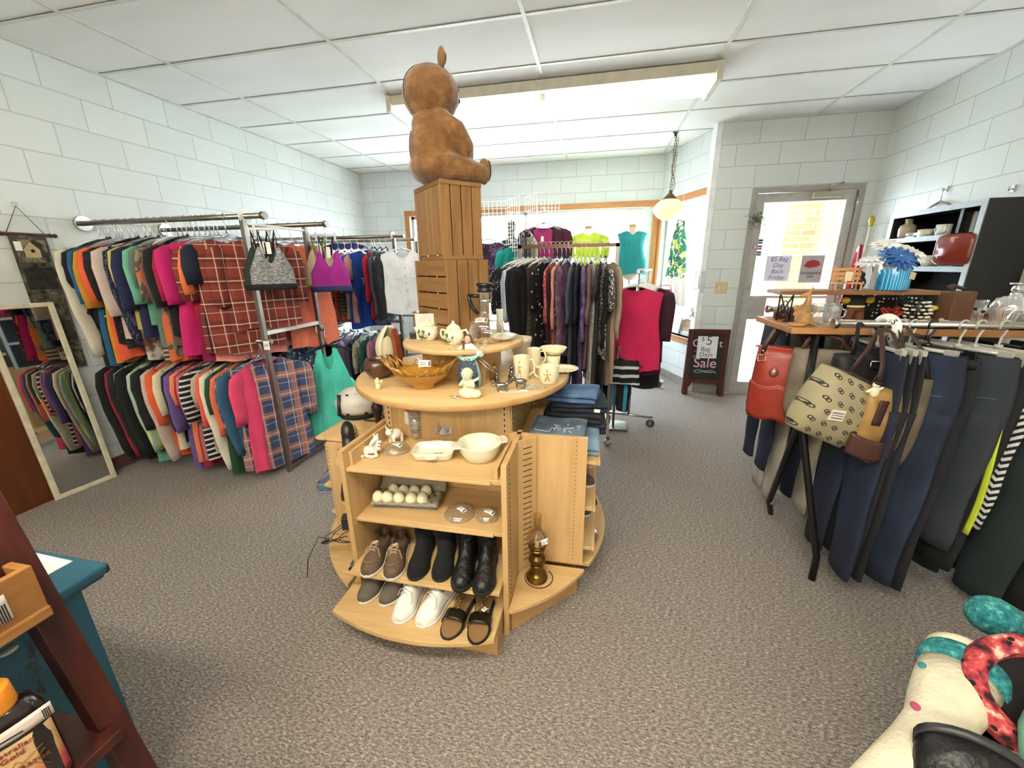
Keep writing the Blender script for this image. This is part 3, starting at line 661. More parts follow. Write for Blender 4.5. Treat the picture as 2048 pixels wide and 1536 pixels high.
# birdcage
cx, cy_, _ = P2(988, 762, TZ); GOLD = plain('#9a7b3f', .3, .85)
cg = thing('birdcage_ornament', 'small gold wire birdcage ornament beside the blue angel', 'ornament', (cx, cy_+.01, TZ))
m = MB().lathe([(0, 0), (.019, 0), (.019, .006), (0, .006)], 20).tube([(.018*math.cos(a), .018*math.sin(a), .045) for a in [2*PI*i/20 for i in range(21)]], .0012, 5)
for i in range(14):
    a = 2*PI*i/14; m.tube([(.018*math.cos(a), .018*math.sin(a), .005), (.018*math.cos(a), .018*math.sin(a), .045), (.014*math.cos(a), .014*math.sin(a), .056), (0, 0, .066)], .0007, 4)
m.tube([(0, 0, .064), (0, 0, .074)], .002, 6); m.build('wire_cage', GOLD, cg)
MB().ball((0, 0, .05), (.007, .005, .006), 8, 6).build('bird', plain('#c9b24a', .4), cg); resize(cg, 1.25)
# white pot
qx, qy, _ = P2(1037, 722, TZ)
pt = thing('plant_pot', 'plain white ceramic pot tucked beneath the upper round top', 'pot', (qx+.01, qy+.03, TZ))
MB().lathe([(0, 0), (.036, 0), (.04, .004), (.056, .105), (.06, .108), (.06, .13), (.055, .13), (.05, .1), (.035, .01), (0, .01)], 36).build('pot_body', plain('#dcd2c2', .4), pt)
# mugs & bowl
MUG = cloth('#efe4bd', 'sparse', '#b9a56f', '#000000', .5, .3)
def mug(label, px, py, z, r, h, hdir, name='mug', dy=0, deco=True, mat=None, flare=0):
    x, y, _ = P2(px, py, z); T = thing(name, label, 'mug', (x, y+dy, z), hdir)
    MB().lathe([(0, .003), (r*.85, .0), (r*.93, .004), (r+flare*.3, h*.5), (r+flare, h-.002), (r+flare-.001, h), (r+flare-.003, h-.002), (r-.003, h*.5), (r*.85, .008), (0, .007)], 36).build('cup', mat or MUG, T)
    MB().tube([(r-.002, 0, h*.82), (r+.016, 0, h*.86), (r+.026, 0, h*.62), (r+.022, 0, h*.36), (r-.002, 0, h*.2)], .0045, 8, ry=.006).build('handle', mat or MUG, T)
    if deco:
        hd = -hdir
        R = Matrix.Rotation(-PI/2+hd-.05, 4, 'Z'); D = MB()
        def pt_(a, zz, s): D.ball(((r+.0006)*math.cos(a), (r+.0006)*math.sin(a), zz), (s, s, s*1.3), 6, 5, R)
        for (a, zz, s) in ((0, h*.80, .007), (.14, h*.90, .003), (-.14, h*.90, .003), (0, h*.60, .009), (.02, h*.46, .0095), (.25, h*.62, .0045), (-.25, h*.55, .0045), (.2, h*.25, .005), (-.2, h*.25, .005), (.1, h*.36, .006), (-.1, h*.36, .006)): D.ball(((r-s*.75)*math.cos(a*1.0), (r-s*.75)*math.sin(a), zz), (s, s, s*1.25), 8, 6, R)
        D.build('bear_decoration', plain('#b98f52', .5), T)
    return T
mug('tall cream mug printed with a little teddy bear', 1041, 762, TZ, .0365, .115, .1, dy=.02)
mug('tall cream mug half hidden behind the bear mug', 1066, 738, TZ, .036, .105, .2, dy=.02, deco=False)
mug('short wide cream mug at the right edge of the table', 1096, 768, TZ, .046, .078, 2.9, dy=.03, deco=True)
ux, uy, _ = P2(1128, 742, TZ); sc_ = thing('saucer', 'cream saucer on the right edge of the round table top', 'saucer', (ux+.0-.005, uy+.0, TZ))
MB().lathe([(0, .002), (.03, .0), (.05, .006), (.062, .012), (.061, .014), (.048, .009), (.03, .004), (0, .005)], 36).build('dish', MUG, sc_); resize(sc_, 1.25)
ux, uy, _ = P2(1112, 738, TZ); st_ = thing('cup_stack', 'cream cup holding a shallow cream bowl on top, behind the short mug', 'cup', (ux-.02, uy+.05, TZ))
MB().lathe([(0, 0), (.026, 0), (.03, .05), (.027, .05), (.024, .005), (0, .005)], 28).build('cup', MUG, st_); resize(st_, 1.25)
dsh = thing('cereal_bowl', 'shallow cream bowl balanced behind the short cream mug', 'bowl', (ux-.02, uy+.05, TZ+.063))
MB().lathe([(0, 0), (.022, 0), (.04, .012), (.052, .03), (.050, .03), (.038, .014), (.02, .005), (0, .005)], 32).build('bowl_body', MUG, dsh); resize(dsh, 1.35)
ux, uy, _ = P2(1065, 775, TZ); pb = thing('plastic_bag', 'clear crinkled plastic bag under the cream mugs', 'bag', (ux, uy, TZ))
MB().grid(lambda u, v: ((u-.5)*.14, (v-.5)*.07, .003+.008*abs(noise.noise(Vector((u*6, v*5, 1))))*(1-abs(2*u-1)**4)), 20, 12).build('bag_sheet', CLEARPL, pb, (0, 0, 0), (0, 0, .3))
# pewter animals on card
PEW = plain('#8f8d88', .22, .95, var=.2)
cx, cy_, _ = P2(1012, 783, TZ)
cd_ = thing('card_tag', 'white printed card lying under the pewter animals', 'card', (cx+.03, cy_+.01, TZ), .35)
MB().box((-.06, -.014, 0), (.06, .014, .0012)).build('card', PAPER, cd_); MB().box((-.05, -.006, .0012), (.02, -.004, .0016)).box((-.05, .002, .0012), (.03, .004, .0016)).build('print_lines', INK, cd_)
def animal(name, label, px, py, z, s, mat, rz, sit=False, dy=0, ears=True, cat='figurine'):
    x, y, _ = P2(px, py, z); T = thing(name, label, cat, (x, y+dy, z), rz)
    if sit: sh_ = [('b', (0, 0, .013*s), (.013*s, .013*s, .014*s)), ('b', (0, -.003*s, .028*s), (.009*s, .009*s, .013*s)), ('b', (0, -.006*s, .045*s), (.0085*s, .0085*s, .008*s)), ('t', [(-.004*s, -.01*s, .022*s), (-.004*s, -.012*s, .003*s)], .003*s), ('t', [(.004*s, -.01*s, .022*s), (.004*s, -.012*s, .003*s)], .003*s), ('t', [(0, .01*s, .006*s), (.012*s, .012*s, .004*s), (.016*s, .002*s, .004*s)], .003*s), ('t', [(-.005*s, -.005*s, .05*s), (-.0065*s, -.005*s, .057*s)], [.003*s, .001*s]), ('t', [(.005*s, -.005*s, .05*s), (.0065*s, -.005*s, .057*s)], [.003*s, .001*s])]
    else: sh_ = [('b', (0, 0, .022*s), (.010*s, .022*s, .011*s)), ('b', (0, -.026*s, .034*s), (.008*s, .010*s, .008*s)), ('t', [(0, -.016*s, .026*s), (0, -.024*s, .034*s)], .007*s)] + [('t', [(a*s, b*s, .018*s), (a*s, b*s, .003*s)], .0035*s) for a in (-.006, .006) for b in (-.014, .015)] + [('t', [(0, .02*s, .026*s), (0, .032*s, .03*s), (0, .036*s, .04*s)], .0026*s), ('t', [(-.005*s, -.022*s, .04*s), (-.006*s, -.022*s, .047*s)], [.003*s, .001*s]), ('t', [(.005*s, -.022*s, .04*s), (.006*s, -.022*s, .047*s)], [.003*s, .001*s])]
    blob('body', sh_, .0017*s, mat, T, smooth=2); return T
animal('cat_figurine', 'pewter standing cat figurine at the front of the card', 1003, 785, TZ, 1.25, PEW, 1.9, dy=.014)
animal('cat_figurine', 'pewter crouching cat figurine at the right end of the card', 1040, 776, TZ, 1.2, PEW, -1.4, dy=.016)
animal('cat_figurine', 'pewter upright sitting cat figurine behind the others', 1022, 764, TZ, 1.4, PEW, .3, True, dy=.02)
animal('cat_figurine', 'small pewter sitting cat figurine beside the gold birdcage', 992, 768, TZ, 1.0, PEW, .5, True, dy=.015)
rx_, ry_, _ = P2(985, 775, TZ); rk = thing('crystal_rock', 'small clear crystal lump on the round table top', 'ornament', (rx_+.005, ry_+.01, TZ))
MB().ball((0, 0, .009), (.02, .014, .010), 8, 5).build('crystal', CLEARPL, rk)
# red/white ornament by pot, small book stack behind
# on upper top ----------------------------------------------------------------
TEAP = cloth('#e8e3b6', 'marble', '#f4efdc', '#000000', .8, .25)
def floralpot(label, px, py, rz, spout):
    x, y, _ = P2(px, py, UZ); T = thing('teapot' if spout else 'sugar_bowl', label, 'teapot' if spout else 'sugar bowl', (x, y+.03, UZ), rz)
    MB().lathe([(0, 0), (.022, 0), (.026, .004), (.038, .02), (.040, .032), (.034, .05), (.024, .062), (.021, .06), (.03, .045), (0, .04)], 32).build('pot_body', TEAP, T)
    MB().lathe([(.026, .061), (.024, .066), (.012, .074), (.005, .08), (.006, .084), (0, .09)], 24).build('lid', TEAP, T)
    MB().tube([(.034, 0, .05), (.052, 0, .056), (.060, 0, .04), (.052, 0, .022), (.036, 0, .016)], .0042, 8).build('handle', plain('#f1ead2', .3), T)
    if spout: MB().tube([(-.03, 0, .022), (-.046, 0, .035), (-.054, 0, .052)], [.009, .006, .004], 8).build('spout', TEAP, T)
    else: MB().tube([(-.034, 0, .05), (-.05, 0, .054), (-.056, 0, .038), (-.048, 0, .022), (-.036, 0, .018)], .004, 8).build('handle', plain('#f1ead2', .3), T)
    D = MB()
    for a, z, s in ((-2.2, .022, .012), (-1.9, .034, .011), (-2.5, .036, .01), (-1.75, .02, .01), (-1.3, .03, .008)): D.ball((.036*math.cos(a), .036*math.sin(a), z), (s, s*.6, s), 8, 6)
    D.build('leaf_relief', plain('#3f6a3c', .4), T)
    D = MB()
    for a, z in ((-2.05, .03), (-1.6, .024)):
        for k in range(6): D.ball((.041*math.cos(a)+.005*math.cos(k), .041*math.sin(a)-.002, z+.005*math.sin(k)), .0035, 6, 5)
    D.build('rose_relief', plain('#e6c9a4', .4), T); resize(T, 1.2)
    return T
floralpot('cream teapot with raised green leaves, nearest the picture frame', 853, 682, UZ and .15, True)
floralpot('cream lidded sugar bowl with raised green leaves', 904, 690, -.1, False)
# glass knob stopper decanter behind teapot
x, y, _ = P2(862, 668, UZ); dc = thing('glass_stopper', 'faceted clear glass stopper ball behind the teapot', 'stopper', (x, y+.06, UZ))
MB().lathe([(0, 0), (.024, 0), (.026, .05), (.012, .075), (.008, .09), (0, .09)], 16).ball((0, 0, .102), .0155, 10, 7).build('stopper', thin_glass('#ffffff', .3, .9), dc)
# carafe
x, y = -.492, 1.712; CGL = thin_glass('#fffdf6', .16, .95)
cf = thing('glass_carafe', 'round glass coffee carafe with a black lid and handle', 'carafe', (x, y+.045, UZ), -.1)
MB().lathe([(0, .001), (.04, .001), (.062, .016), (.073, .045), (.070, .072), (.05, .1), (.028, .115), (.0235, .125), (.0235, .17), (.027, .185), (.027, .2)], 48).build('glass_body', CGL, cf)
MB().lathe([(.0275, .198), (.031, .203), (.0275, .21), (.024, .214), (.031, .222), (.033, .228), (.028, .232), (0, .232)], 32).build('lid', BLKPL, cf)
MB().tube([(-.024, 0, .182), (-.068, 0, .184)], .007, 8, ry=.009).tube([(-.068, 0, .188), (-.066, 0, .165), (-.052, 0, .135), (-.03, 0, .112)], .0075, 8, ry=.009).build('handle', BLKPL, cf)
MB().lathe([(.0243, .158), (.0255, .16), (.0255, .168), (.0243, .17)], 32).build('neck_band', CHROME, cf)
price_tag(cf, (.0, -.05, .098), (.75, 0, .15), .048, .022); resize(cf, 1.16)
# picture frame back / white box, black tray
x, y, _ = P2(845, 668, UZ); fb = thing('picture_frame', 'white box frame with a dark side standing behind the teapot', 'frame', (-.80, 1.80, UZ), .3)
MB().box((-.055, -.0, 0), (.05, .022, .125)).build('front_panel', plain('#cfc6b8', .5), fb, bevel=.002); MB().box((.05, -.0, 0), (.054, .06, .125)).box((-.055, .022, 0), (.05, .06, .125)).build('dark_side', BLACK, fb)
x, y, _ = P2(822, 676, UZ); tb = thing('lacquer_box', 'black lacquer box with gold lines projecting over the upper top', 'box', (-.835, 1.86, UZ+.001), .25)
MB().box((-.075, -.04, 0), (.06, .05, .032)).build('box_body', BLKPL, tb, bevel=.002)
m = MB().box((-.073, -.041, .006), (.058, -.0402, .0075)).box((-.073, -.041, .025), (.058, -.0402, .0265)).box((-.073, -.041, .006), (-.0715, -.0402, .0265)); m.build('gold_line', GOLD, tb)
# right of carafe: white candle, glass dish, cloth
x, y, _ = P2(1013, 660, UZ); cn = thing('pillar_candle', 'white pillar candle standing behind the carafe', 'candle', (x-.01, y-.11, UZ))
MB().cyl((0, 0), .018, 0, .125, 24).build('wax', plain('#ece6d6', .5), cn); MB().tube([(0, 0, .125), (.001, 0, .133)], .001, 5).build('wick', BLACK, cn)
x, y, _ = P2(1010, 684, UZ); dd = thing('glass_dish', 'white cut glass dish on the right of the upper round top', 'dish', (x-.02, y+.045, UZ))
MB().lathe([(0, .001), (.03, .001), (.052, .012), (.064, .026), (.062, .027), (.048, .014), (.028, .005), (0, .005)], 32, wob=lambda a, r, z: 1+.04*math.sin(16*a)*(z/.027)).build('dish_body', plain('#dfe0da', .15, coat=.6), dd)
# top shelf of front bay -------------------------------------------------------
x, y, _ = P2(735, 915, SZ); POR = plain('#ece5d2', .25, coat=.6)
fo = thing('foal_figurine', 'white porcelain foal figurine lying down with a paper tag', 'figurine', (x, y+.03, SZ), .35)
blob('body', [('b', (.0, 0, .022), (.036, .02, .02)), ('b', (-.026, .004, .018), (.02, .018, .016)), ('t', [(.02, -.004, .03), (.032, -.008, .055), (.03, -.012, .072)], [.014, .011, .010]), ('t', [(.03, -.012, .078), (.018, -.024, .068), (.008, -.032, .058)], [.0115, .009, .0065]), ('t', [(.02, -.01, .012), (.03, -.034, .008), (.012, -.042, .007)], .007), ('t', [(-.02, -.01, .012), (-.012, -.03, .008), (.004, -.034, .006)], .007), ('t', [(-.03, 0, .012), (-.05, -.014, .007), (-.03, -.028, .006)], .0075), ('t', [(.034, -.006, .085), (.038, -.004, .097)], [.004, .0015]), ('t', [(.022, -.006, .086), (.02, -.002, .097)], [.004, .0015])], .0022, POR, fo, smooth=3)
blob('mane', [('t', [(.030, 0, .088), (.038, .0, .07), (.036, .004, .05)], [.006, .007, .005])], .002, plain('#9b9488', .5), fo, smooth=2)
MB().ball((.0145, -.0285, .071), .002, 6, 5).ball((.027, -.0275, .071), .002, 6, 5).build('eye', BLACK, fo)
price_tag(fo, (.042, -.022, .05), (1.2, .5, .6), .022, .04)
x, y, _ = P2(785, 893, SZ); hb = thing('porcelain_bull', 'white porcelain bull figurine facing away at the back of the shelf', 'figurine', (x-.005, y+.045, SZ), -.5)
blob('body', [('b', (0, 0, .042), (.024, .034, .024)), ('b', (0, -.03, .058), (.017, .018, .017)), ('t', [(-.012, -.03, .068), (-.028, -.03, .082)], [.006, .002]), ('t', [(.012, -.03, .068), (.028, -.03, .082)], [.006, .002])]+[('t', [(a, b, .035), (a, b, .006)], .008) for a in (-.014, .014) for b in (-.02, .022)], .0026, POR, hb, smooth=3)
x, y, _ = P2(785, 906, SZ); FLOR = thin_glass('#e8d6b0', .30, .97, milk=.22); GD = cut_glass('#e8dcc4', .05, 1.45)
def frog(label, px, py, z, r, dy, tagrot=.5):
    x, y, _ = P2(px, py, z); T = thing('flower_frog', label, 'flower holder', (x, y+dy, z))
    MB().lathe([(0, 0), (r, 0), (r*1.02, .004), (r*.97, .012), (r*.8, .024), (r*.45, .031), (0, .033)], 36, wob=lambda a, q, zz: 1+.02*math.sin(24*a)).build('glass_dome', FLOR, T)
    m = MB()
    for rr_, nn in ((r*.75, 12), (r*.42, 7), (0, 1)):
        for k in range(nn):
            a = 2*PI*k/nn; zz = .0325-.013*(rr_/r/.75)**2 if rr_ else .033
            m.tube([(rr_*math.cos(a)+.0045*math.cos(b), rr_*math.sin(a)+.0045*math.sin(b), zz) for b in [2*PI*i/8 for i in range(9)]], .0013, 5, False)
    m.build('stem_holes', plain('#cdb78e', .2, coat=.6), T)
    price_tag(T, (.012, -.008, .036), (.2, .1, tagrot), .045, .021); return T
frog('amber tinted glass flower frog on the top shelf', 788, 905, SZ, .057, .02, -.3)
x, y, _ = P2(828, 880, SZ); va = thing('glass_tumbler', 'tall faceted clear glass tumbler with a paper label', 'glass', (x, y+.03, SZ))
MB().lathe([(0, .004), (.020, .0), (.021, .012), (.026, .115), (.0245, .115), (.019, .016), (0, .014)], 10).build('tumbler_body', thin_glass('#e6e0d4', .5, .9, milk=.16), va)
m = MB()
for i in range(4): m.tube([((.0215+.0012*i)*math.cos(a), (.0215+.0012*i)*math.sin(a), .02+.024*i) for a in [2*PI*k/10 for k in range(11)]], .0014, 5)
m.build('cut_bands', thin_glass('#ffffff', .5, .8, milk=.3), va)
MB().box((-.012, -.001, -.025), (.012, 0, .025)).build('price_label', PAPER, va, (-.03, -.008, .08), (0, .08, -.5)); resize(va, 1.22)
x, y, _ = P2(886, 880, SZ); lo = thing('lotus_candle_holder', 'clear crystal lotus shaped candle holder', 'candle holder', (x, y+.04, SZ))
m = MB()
for lay, (rr_, hh, nn) in enumerate(((.040, .052, 9), (.030, .062, 8), (.02, .068, 6))):
    for k in range(nn):
        a = 2*PI*k/nn+lay*.3; R = Matrix.Rotation(a, 4, 'Z')
        m.add([(rr_*.35, -.008, .002), (rr_*.35, .008, .002), (rr_*1.08, .016, hh*.55), (rr_*1.08, -.016, hh*.55), (rr_*.98, 0, hh), (rr_*1.22, 0, hh*.5)], [(0, 1, 2, 5), (0, 5, 3), (5, 2, 4), (3, 5, 4)], False, R)
m.build('petals', thin_glass('#e6dcd8', .6, .85, milk=.30), lo); MB().cyl((0, 0), .016, 0, .03, 12).build('cup', thin_glass('#e7ddd6', .3, .85, milk=.3), lo); resize(lo, 1.35)
x, y, _ = P2(955, 862, SZ); gt = thing('glass_tray', 'clear rectangular glass tray propped at the back of the shelf', 'tray', (x+.0, y+.03, SZ+.0), -.3)
MB().box((-.065, -.004, 0), (.065, 0, .05)).build('pane', thin_glass('#e3dfd2', .3, .9, milk=.2), gt, (0, 0, 0), (-.35, 0, 0)); MB().tube([(-.065, 0, .0), (-.065, .017, .047), (.065, .017, .047), (.065, 0, .0)], .0025, 6).build('rim', thin_glass('#ffffff', .5, .75, milk=.4), gt)
MILK = plain('#e9e8cf', .2, coat=.7, var=.02)
x, y, _ = P2(857, 925, SZ); dh = thing('baking_dish', 'rounded rectangular white baking dish with tab handles', 'dish', (x+.0, y+.065, SZ), .2)
def rr(w, h, r, n=6):
    out = []
    for cx_, cy2, a in ((w-r, h-r, 0), (-w+r, h-r, PI/2), (-w+r, -h+r, PI), (w-r, -h+r, 1.5*PI)):
        for i in range(n+1): out.append((cx_+r*math.cos(a+i*PI/2/n), cy2+r*math.sin(a+i*PI/2/n)))
    return out
def loftrr(secs):
    m = MB(); n = None; vs = []; fs = []
    for (w, h, r, z) in secs:
        p = rr(w, h, r); n = len(p); vs += [(a, b, z) for a, b in p]
    for i in range(len(secs)-1):
        for k in range(n): fs.append((i*n+k, i*n+(k+1) % n, (i+1)*n+(k+1) % n, (i+1)*n+k))
    fs.append(tuple(range(n-1, -1, -1))); fs.append(tuple(range((len(secs)-1)*n, len(secs)*n)))
    return m.add(vs, fs, True)
loftrr([(.072, .048, .02, 0), (.08, .056, .025, .004), (.086, .062, .03, .03), (.088, .064, .03, .036), (.084, .060, .028, .037), (.08, .056, .026, .028), (.074, .05, .022, .008), (.07, .046, .02, .007)]).build('dish_body', MILK, dh)
for q in (-1, 1): MB().prism(rr(.026, .016, .014), .024, .031).build('tab_handle', MILK, dh, (0, q*.070, 0))
price_tag(dh, (.015, -.005, .0105), (0, 0, .3), .04, .022)
x, y, _ = P2(945, 932, SZ); cs = thing('casserole_dish', 'large round white casserole dish with tab handles', 'dish', (x+.008, y+.082, SZ), .5)
MB().lathe([(0, 0), (.06, 0), (.068, .004), (.085, .04), (.091, .066), (.0925, .070), (.089, .072), (.086, .066), (.08, .04), (.062, .008), (0, .006)], 48).build('dish_body', MILK, cs)
for q in (-1, 1): MB().prism(rr(.022, .03, .014), .062, .069).build('tab_handle', MILK, cs, (q*.095, 0, 0))
# second shelf -----------------------------------------------------------------
S2 = .4605; PULP = plain('#8f8672', .95, bump=.6)
x, y, _ = P2(805, 1018, S2); ec = thing('egg_carton', 'open grey pulp egg carton holding cream eggs', 'egg carton', (x+.005, y+.045, S2), .10)
def cart(u, v):
    X = (u-.5)*.30; Y = (v-.5)*.11; z = .036-.022*max(0, math.cos(2*PI*(u*6-.5)))*max(0, math.cos(2*PI*(v*2-.5)))**.6-.010*(max(0, -math.cos(2*PI*(u*6-.5))) if abs(v-.5) > .3 else 0)
    if u in (0, 1) or v in (0, 1): z = .022
    return (X, Y, z)
MB().grid(cart, 60, 22).build('egg_tray', PULP, ec, solid=.002)
MB().grid(lambda u, v: ((u-.5)*.28, (v-.5)*.09, .001), 2, 2).build('tray_base', PULP, ec, solid=.002)
MB().grid(lambda u, v: ((u-.5)*.305, .06+.02*math.sin(v*PI)+.03*v, .03+.085*v-.0*u), 12, 6).build('lid', PULP, ec, solid=.002)
EGG = plain('#f0e9c4', .45, var=.02); eg0 = None
for i, j in ((0, 0), (1, 0), (2, 0), (3, 0), (4, 0), (1, 1), (2, 1), (3, 1), (4, 1)):
    R = Vector(((i+.5)/6*.30-.15, (j+.5)/2*.11-.055, .016)); R = Matrix.Rotation(.10, 4, 'Z') @ R
    if eg0 is None:
        me = MB().lathe([(0, 0), (.008, .0015), (.0165, .010), (.0205, .022), (.0185, .038), (.011, .049), (.004, .053), (0, .054)], 20).mesh('egg', EGG)
    e = place('egg', me, None, (x+.005+R.x, y+.045+R.y, S2+.016), (random.uniform(-.15, .15), random.uniform(-.15, .15), 0)); eg0 = e
    e.scale = (1.22, 1.22, 1.1)
    tag(e, 'cream egg sitting in the open grey pulp egg carton', 'egg', 'eggs in the carton')
x2_, y2_ = x, y
tp = thing('tissue_paper', 'sheet of crumpled grey tissue paper behind the eggs', 'paper', (x-.02, y+.14, S2))
MB().grid(lambda u, v: ((u-.5)*.22, .02*v+.012*noise.noise(Vector((u*5, v*5, 2))), .005+.125*v+.014*noise.noise(Vector((u*4, v*3, 7)))*v), 24, 16).build('sheet', plain('#a39b8d', .9), tp, rot=(0, 0, .1), solid=.0008)
frog('large domed glass flower frog at the right of the second shelf', 912, 1042, S2, .064, .045, -.5)
frog('small domed glass flower frog beside the divider panel', 970, 1045, S2, .047, .035, -.3)
# oil lamp
x, y, _ = P2(1073, 1172, .144); ol = thing('oil_lamp', 'antique brass oil lamp with a glass chimney on the corner shelf', 'oil lamp', (x-.005, y+.048, .1435))
BRS = plain('#7d6230', .28, .9, var=.25)
MB().lathe([(0, 0), (.046, 0), (.047, .006), (.040, .012), (.042, .022), (.036, .032), (.026, .04), (.026, .046), (.028, .05), (.026, .055), (.028, .060), (.026, .065), (.03, .07), (.026, .078), (0, .078)], 36).build('base', BRS, ol)
MB().lathe([(.02, .078), (.034, .090), (.039, .102), (.034, .116), (.024, .124), (.023, .13), (.028, .135), (.028, .148), (.034, .152), (.034, .156), (0, .156)], 36).build('font', BRS, ol)
m = MB()
for k in range(16): a = 2*PI*k/16; m.tube([(.027*math.cos(a), .027*math.sin(a), .154), (.031*math.cos(a), .031*math.sin(a), .172)], .002, 5)
m.lathe([(.036, .170), (.04, .173), (.036, .176), (.03, .173)], 28); m.build('gallery', BRS, ol)
MB().cyl((0, 0), .009, .156, .19, 16).build('burner_candle', plain('#d8c89a', .5), ol); MB().lathe([(0, .19), (.008, .195), (.007, .207), (0, .218)], 14).build('bulb', thin_glass('#fff4d8', .4, .9), ol)
MB().lathe([(.030, .176), (.042, .19), (.046, .205), (.040, .225), (.024, .245), (.018, .262), (.019, .31), (.021, .318)], 32).build('glass_chimney', thin_glass('#f3e6c8', .16, .93), ol)
price_tag(ol, (.036, -.035, .218), (1.2, -.3, .3), .034, .022)
MB().tube([(-.045*math.cos(a)*1.35+.008, -.045*math.sin(a)*1.35-.0, .003) for a in [i*.22-.4 for i in range(21)]], .0022, 6).build('power_cord', plain('#4a2a1c', .5), ol)
# ---------------------------------------------------------------- shoes
def shoe(name, label, toe, heel_dir, mat, sole, kind='closed', L=.255, Wd_=.085, group=None, tilt=0, parts=()):
    """toe: world point of the toe tip; heel_dir: planar direction toward the heel"""
    d = Vector((heel_dir[0], heel_dir[1])).normalized(); rz = math.atan2(d.y, d.x)-PI/2
    T = thing(name, label, 'boot' if kind in ('boot', 'bootie') else ('sandal' if kind == 'sandal' else 'shoe'), toe, rz, group, rot=(tilt, 0, rz))
    hw = lambda t: Wd_/2*(math.sqrt(max(.03, 1-((.26-t)/.26)**2)) if t < .26 else (1-.22*math.sin(PI*min(1, (t-.26)/.55)) if t < .81 else (.80+.0*t)*math.sqrt(max(0, 1-((t-.81)/.19)**2*.97))))
    cxo = lambda t: .008*math.sin(PI*t)
    sz = .014 if kind != 'boot' else .02
    def solef(u, v): a = 2*PI*u; return None
    ts = [0, .012, .035, .07, .12, .18, .26, .36, .46, .56, .66, .75, .83, .90, .95, .985, 1.0]
    n = len(ts); out = [(cxo(t)+hw(t)+.003, t*L) for t in ts]+[(cxo(t)-hw(t)-.003, t*L) for t in reversed(ts)]
    MB().prism(out, 0, sz, smooth=True).build('sole', sole, T, bevel=.003)
    if kind == 'sandal': return T
    top = {'closed': lambda t: .030+.045*min(1, t/.45)**1.3 if t < .45 else .075-.012*math.sin(PI*(t-.45)/.55)+.0*t,
           'low': lambda t: .028+.032*min(1, t/.4) - (.010*math.sin(PI*(t-.4)/.6) if t > .4 else 0),
           'bootie': lambda t: .036+.075*min(1, t/.6)**1.5, 'boot': lambda t: .036+.065*min(1, t/.55)**1.5}[kind]
    op = {'closed': .50, 'low': .42, 'bootie': .52, 'boot': 9}[kind]
    def up(u, v):
        t = .006+v*.99; a = PI*u; h = top(t)*(min(1, (t/.06+.15)) if t < .06 else 1)*(1 if t < .96 else math.sqrt(max(.35, 1-((t-.96)/.04)**2*.6)))
        s_ = math.sin(a)**.62; z = sz*.6+h*s_; x = cxo(t)+hw(t)*math.cos(a)*(1-.16*s_)
        if t > op and .9999 > t:
            k = min(1, (t-op)/.08)*(1 if t < .94 else max(0, (1-t)/.06)); z -= k*h*.82*math.exp(-((a-PI/2)/.62)**4)
        return (x, t*L, z)
    MB().grid(up, 22, 34).build('upper', mat, T, solid=.0025)
    if op < 1: MB().prism([(cxo(t)+hw(t)*.62*q, t*L) for q, tt in ((1, ts), (-1, list(reversed(ts)))) for t in tt if t > op], sz, sz+.004).build('insole', plain('#6a5a47', .8) if 'white' not in label else plain('#b9b3a8', .8), T)
    if kind in ('boot', 'bootie'):
        r0 = Wd_*.40; hs = .098 if kind == 'boot' else .075
        wob = (lambda a, r, z: 1+.045*math.sin(z*190+2.5*math.sin(a*2))) if kind == 'boot' else None
        m = MB()
        nz = 26
        prof = [(r0*(1+.10*i/nz), .06+hs*i/nz) for i in range(nz+1)]
        m.lathe(prof, 28, (cxo(.75), L*.74), wob=wob, sy=1.28); m.build('shaft', mat, T, solid=.003)
    for p in parts:
        if p == 'laces':
            m = MB()
            for i in range(4):
                y = L*(.30+.05*i); h = sz*.6+top(.30+.05*i)+.003
                m.tube([(-.018, y, h-.008), (-.008, y+.008, h+.001), (.008, y+.014, h+.001), (.018, y+.02, h-.006)], .0024, 5)
                m.tube([(.018, y, h-.008), (.008, y+.008, h+.002), (-.008, y+.014, h+.002), (-.018, y+.02, h-.006)], .0024, 5)
            y = L*.27; h = sz+top(.3)
            m.tube([(0, y+.03, h+.002), (.025, y+.02, h+.004), (.036, y-.0, h-.018), (.030, y-.02, h-.03)], .0018, 5).tube([(0, y+.03, h+.002), (-.022, y+.03, h+.006), (-.03, y+.01, h-.01), (-.012, y+.02, h)], .0018, 5)
            m.build('laces', plain('#b5b2aa', .7) if 'white' in label else plain('#b09578', .7), T)
        if p == 'tag': price_tag(T, (.004, L*.5, sz+top(.5)+.004), (0, 0, .2), .022, .012)
        if p == 'moc':
            m = MB().tube([(.026*math.cos(a), L*.16-.03*math.sin(a)+.018, sz*.6+top(.16)*.80+.004+.006*math.sin(a)) for a in [-.3+.24*i for i in range(16)]], .0018, 5); m.build('apron_seam', plain('#8f7653', .7), T)
    return T
S3 = .2705; B0 = .1485
BRN = plain('#5d4a35', .7, bump=.2); BSU = plain('#0c0c0e', .95, var=.02); LTH = plain('#101011', .42, var=.02, bump=.9, bscale=28); DST = plain('#5b5348', .85, bump=.2)
WHS = plain('#e8e5da', .75, bump=.1); SOLW = plain('#d9d3c2', .6); SOLB = plain('#1a1816', .6)
def pair(fn, specs):
    for (tx, ty, hx, hy, z, lab) in specs:
        a = P2(tx, ty, z); b = P2(hx, hy, z); fn(lab, a, (b[0]-a[0], b[1]-a[1]))
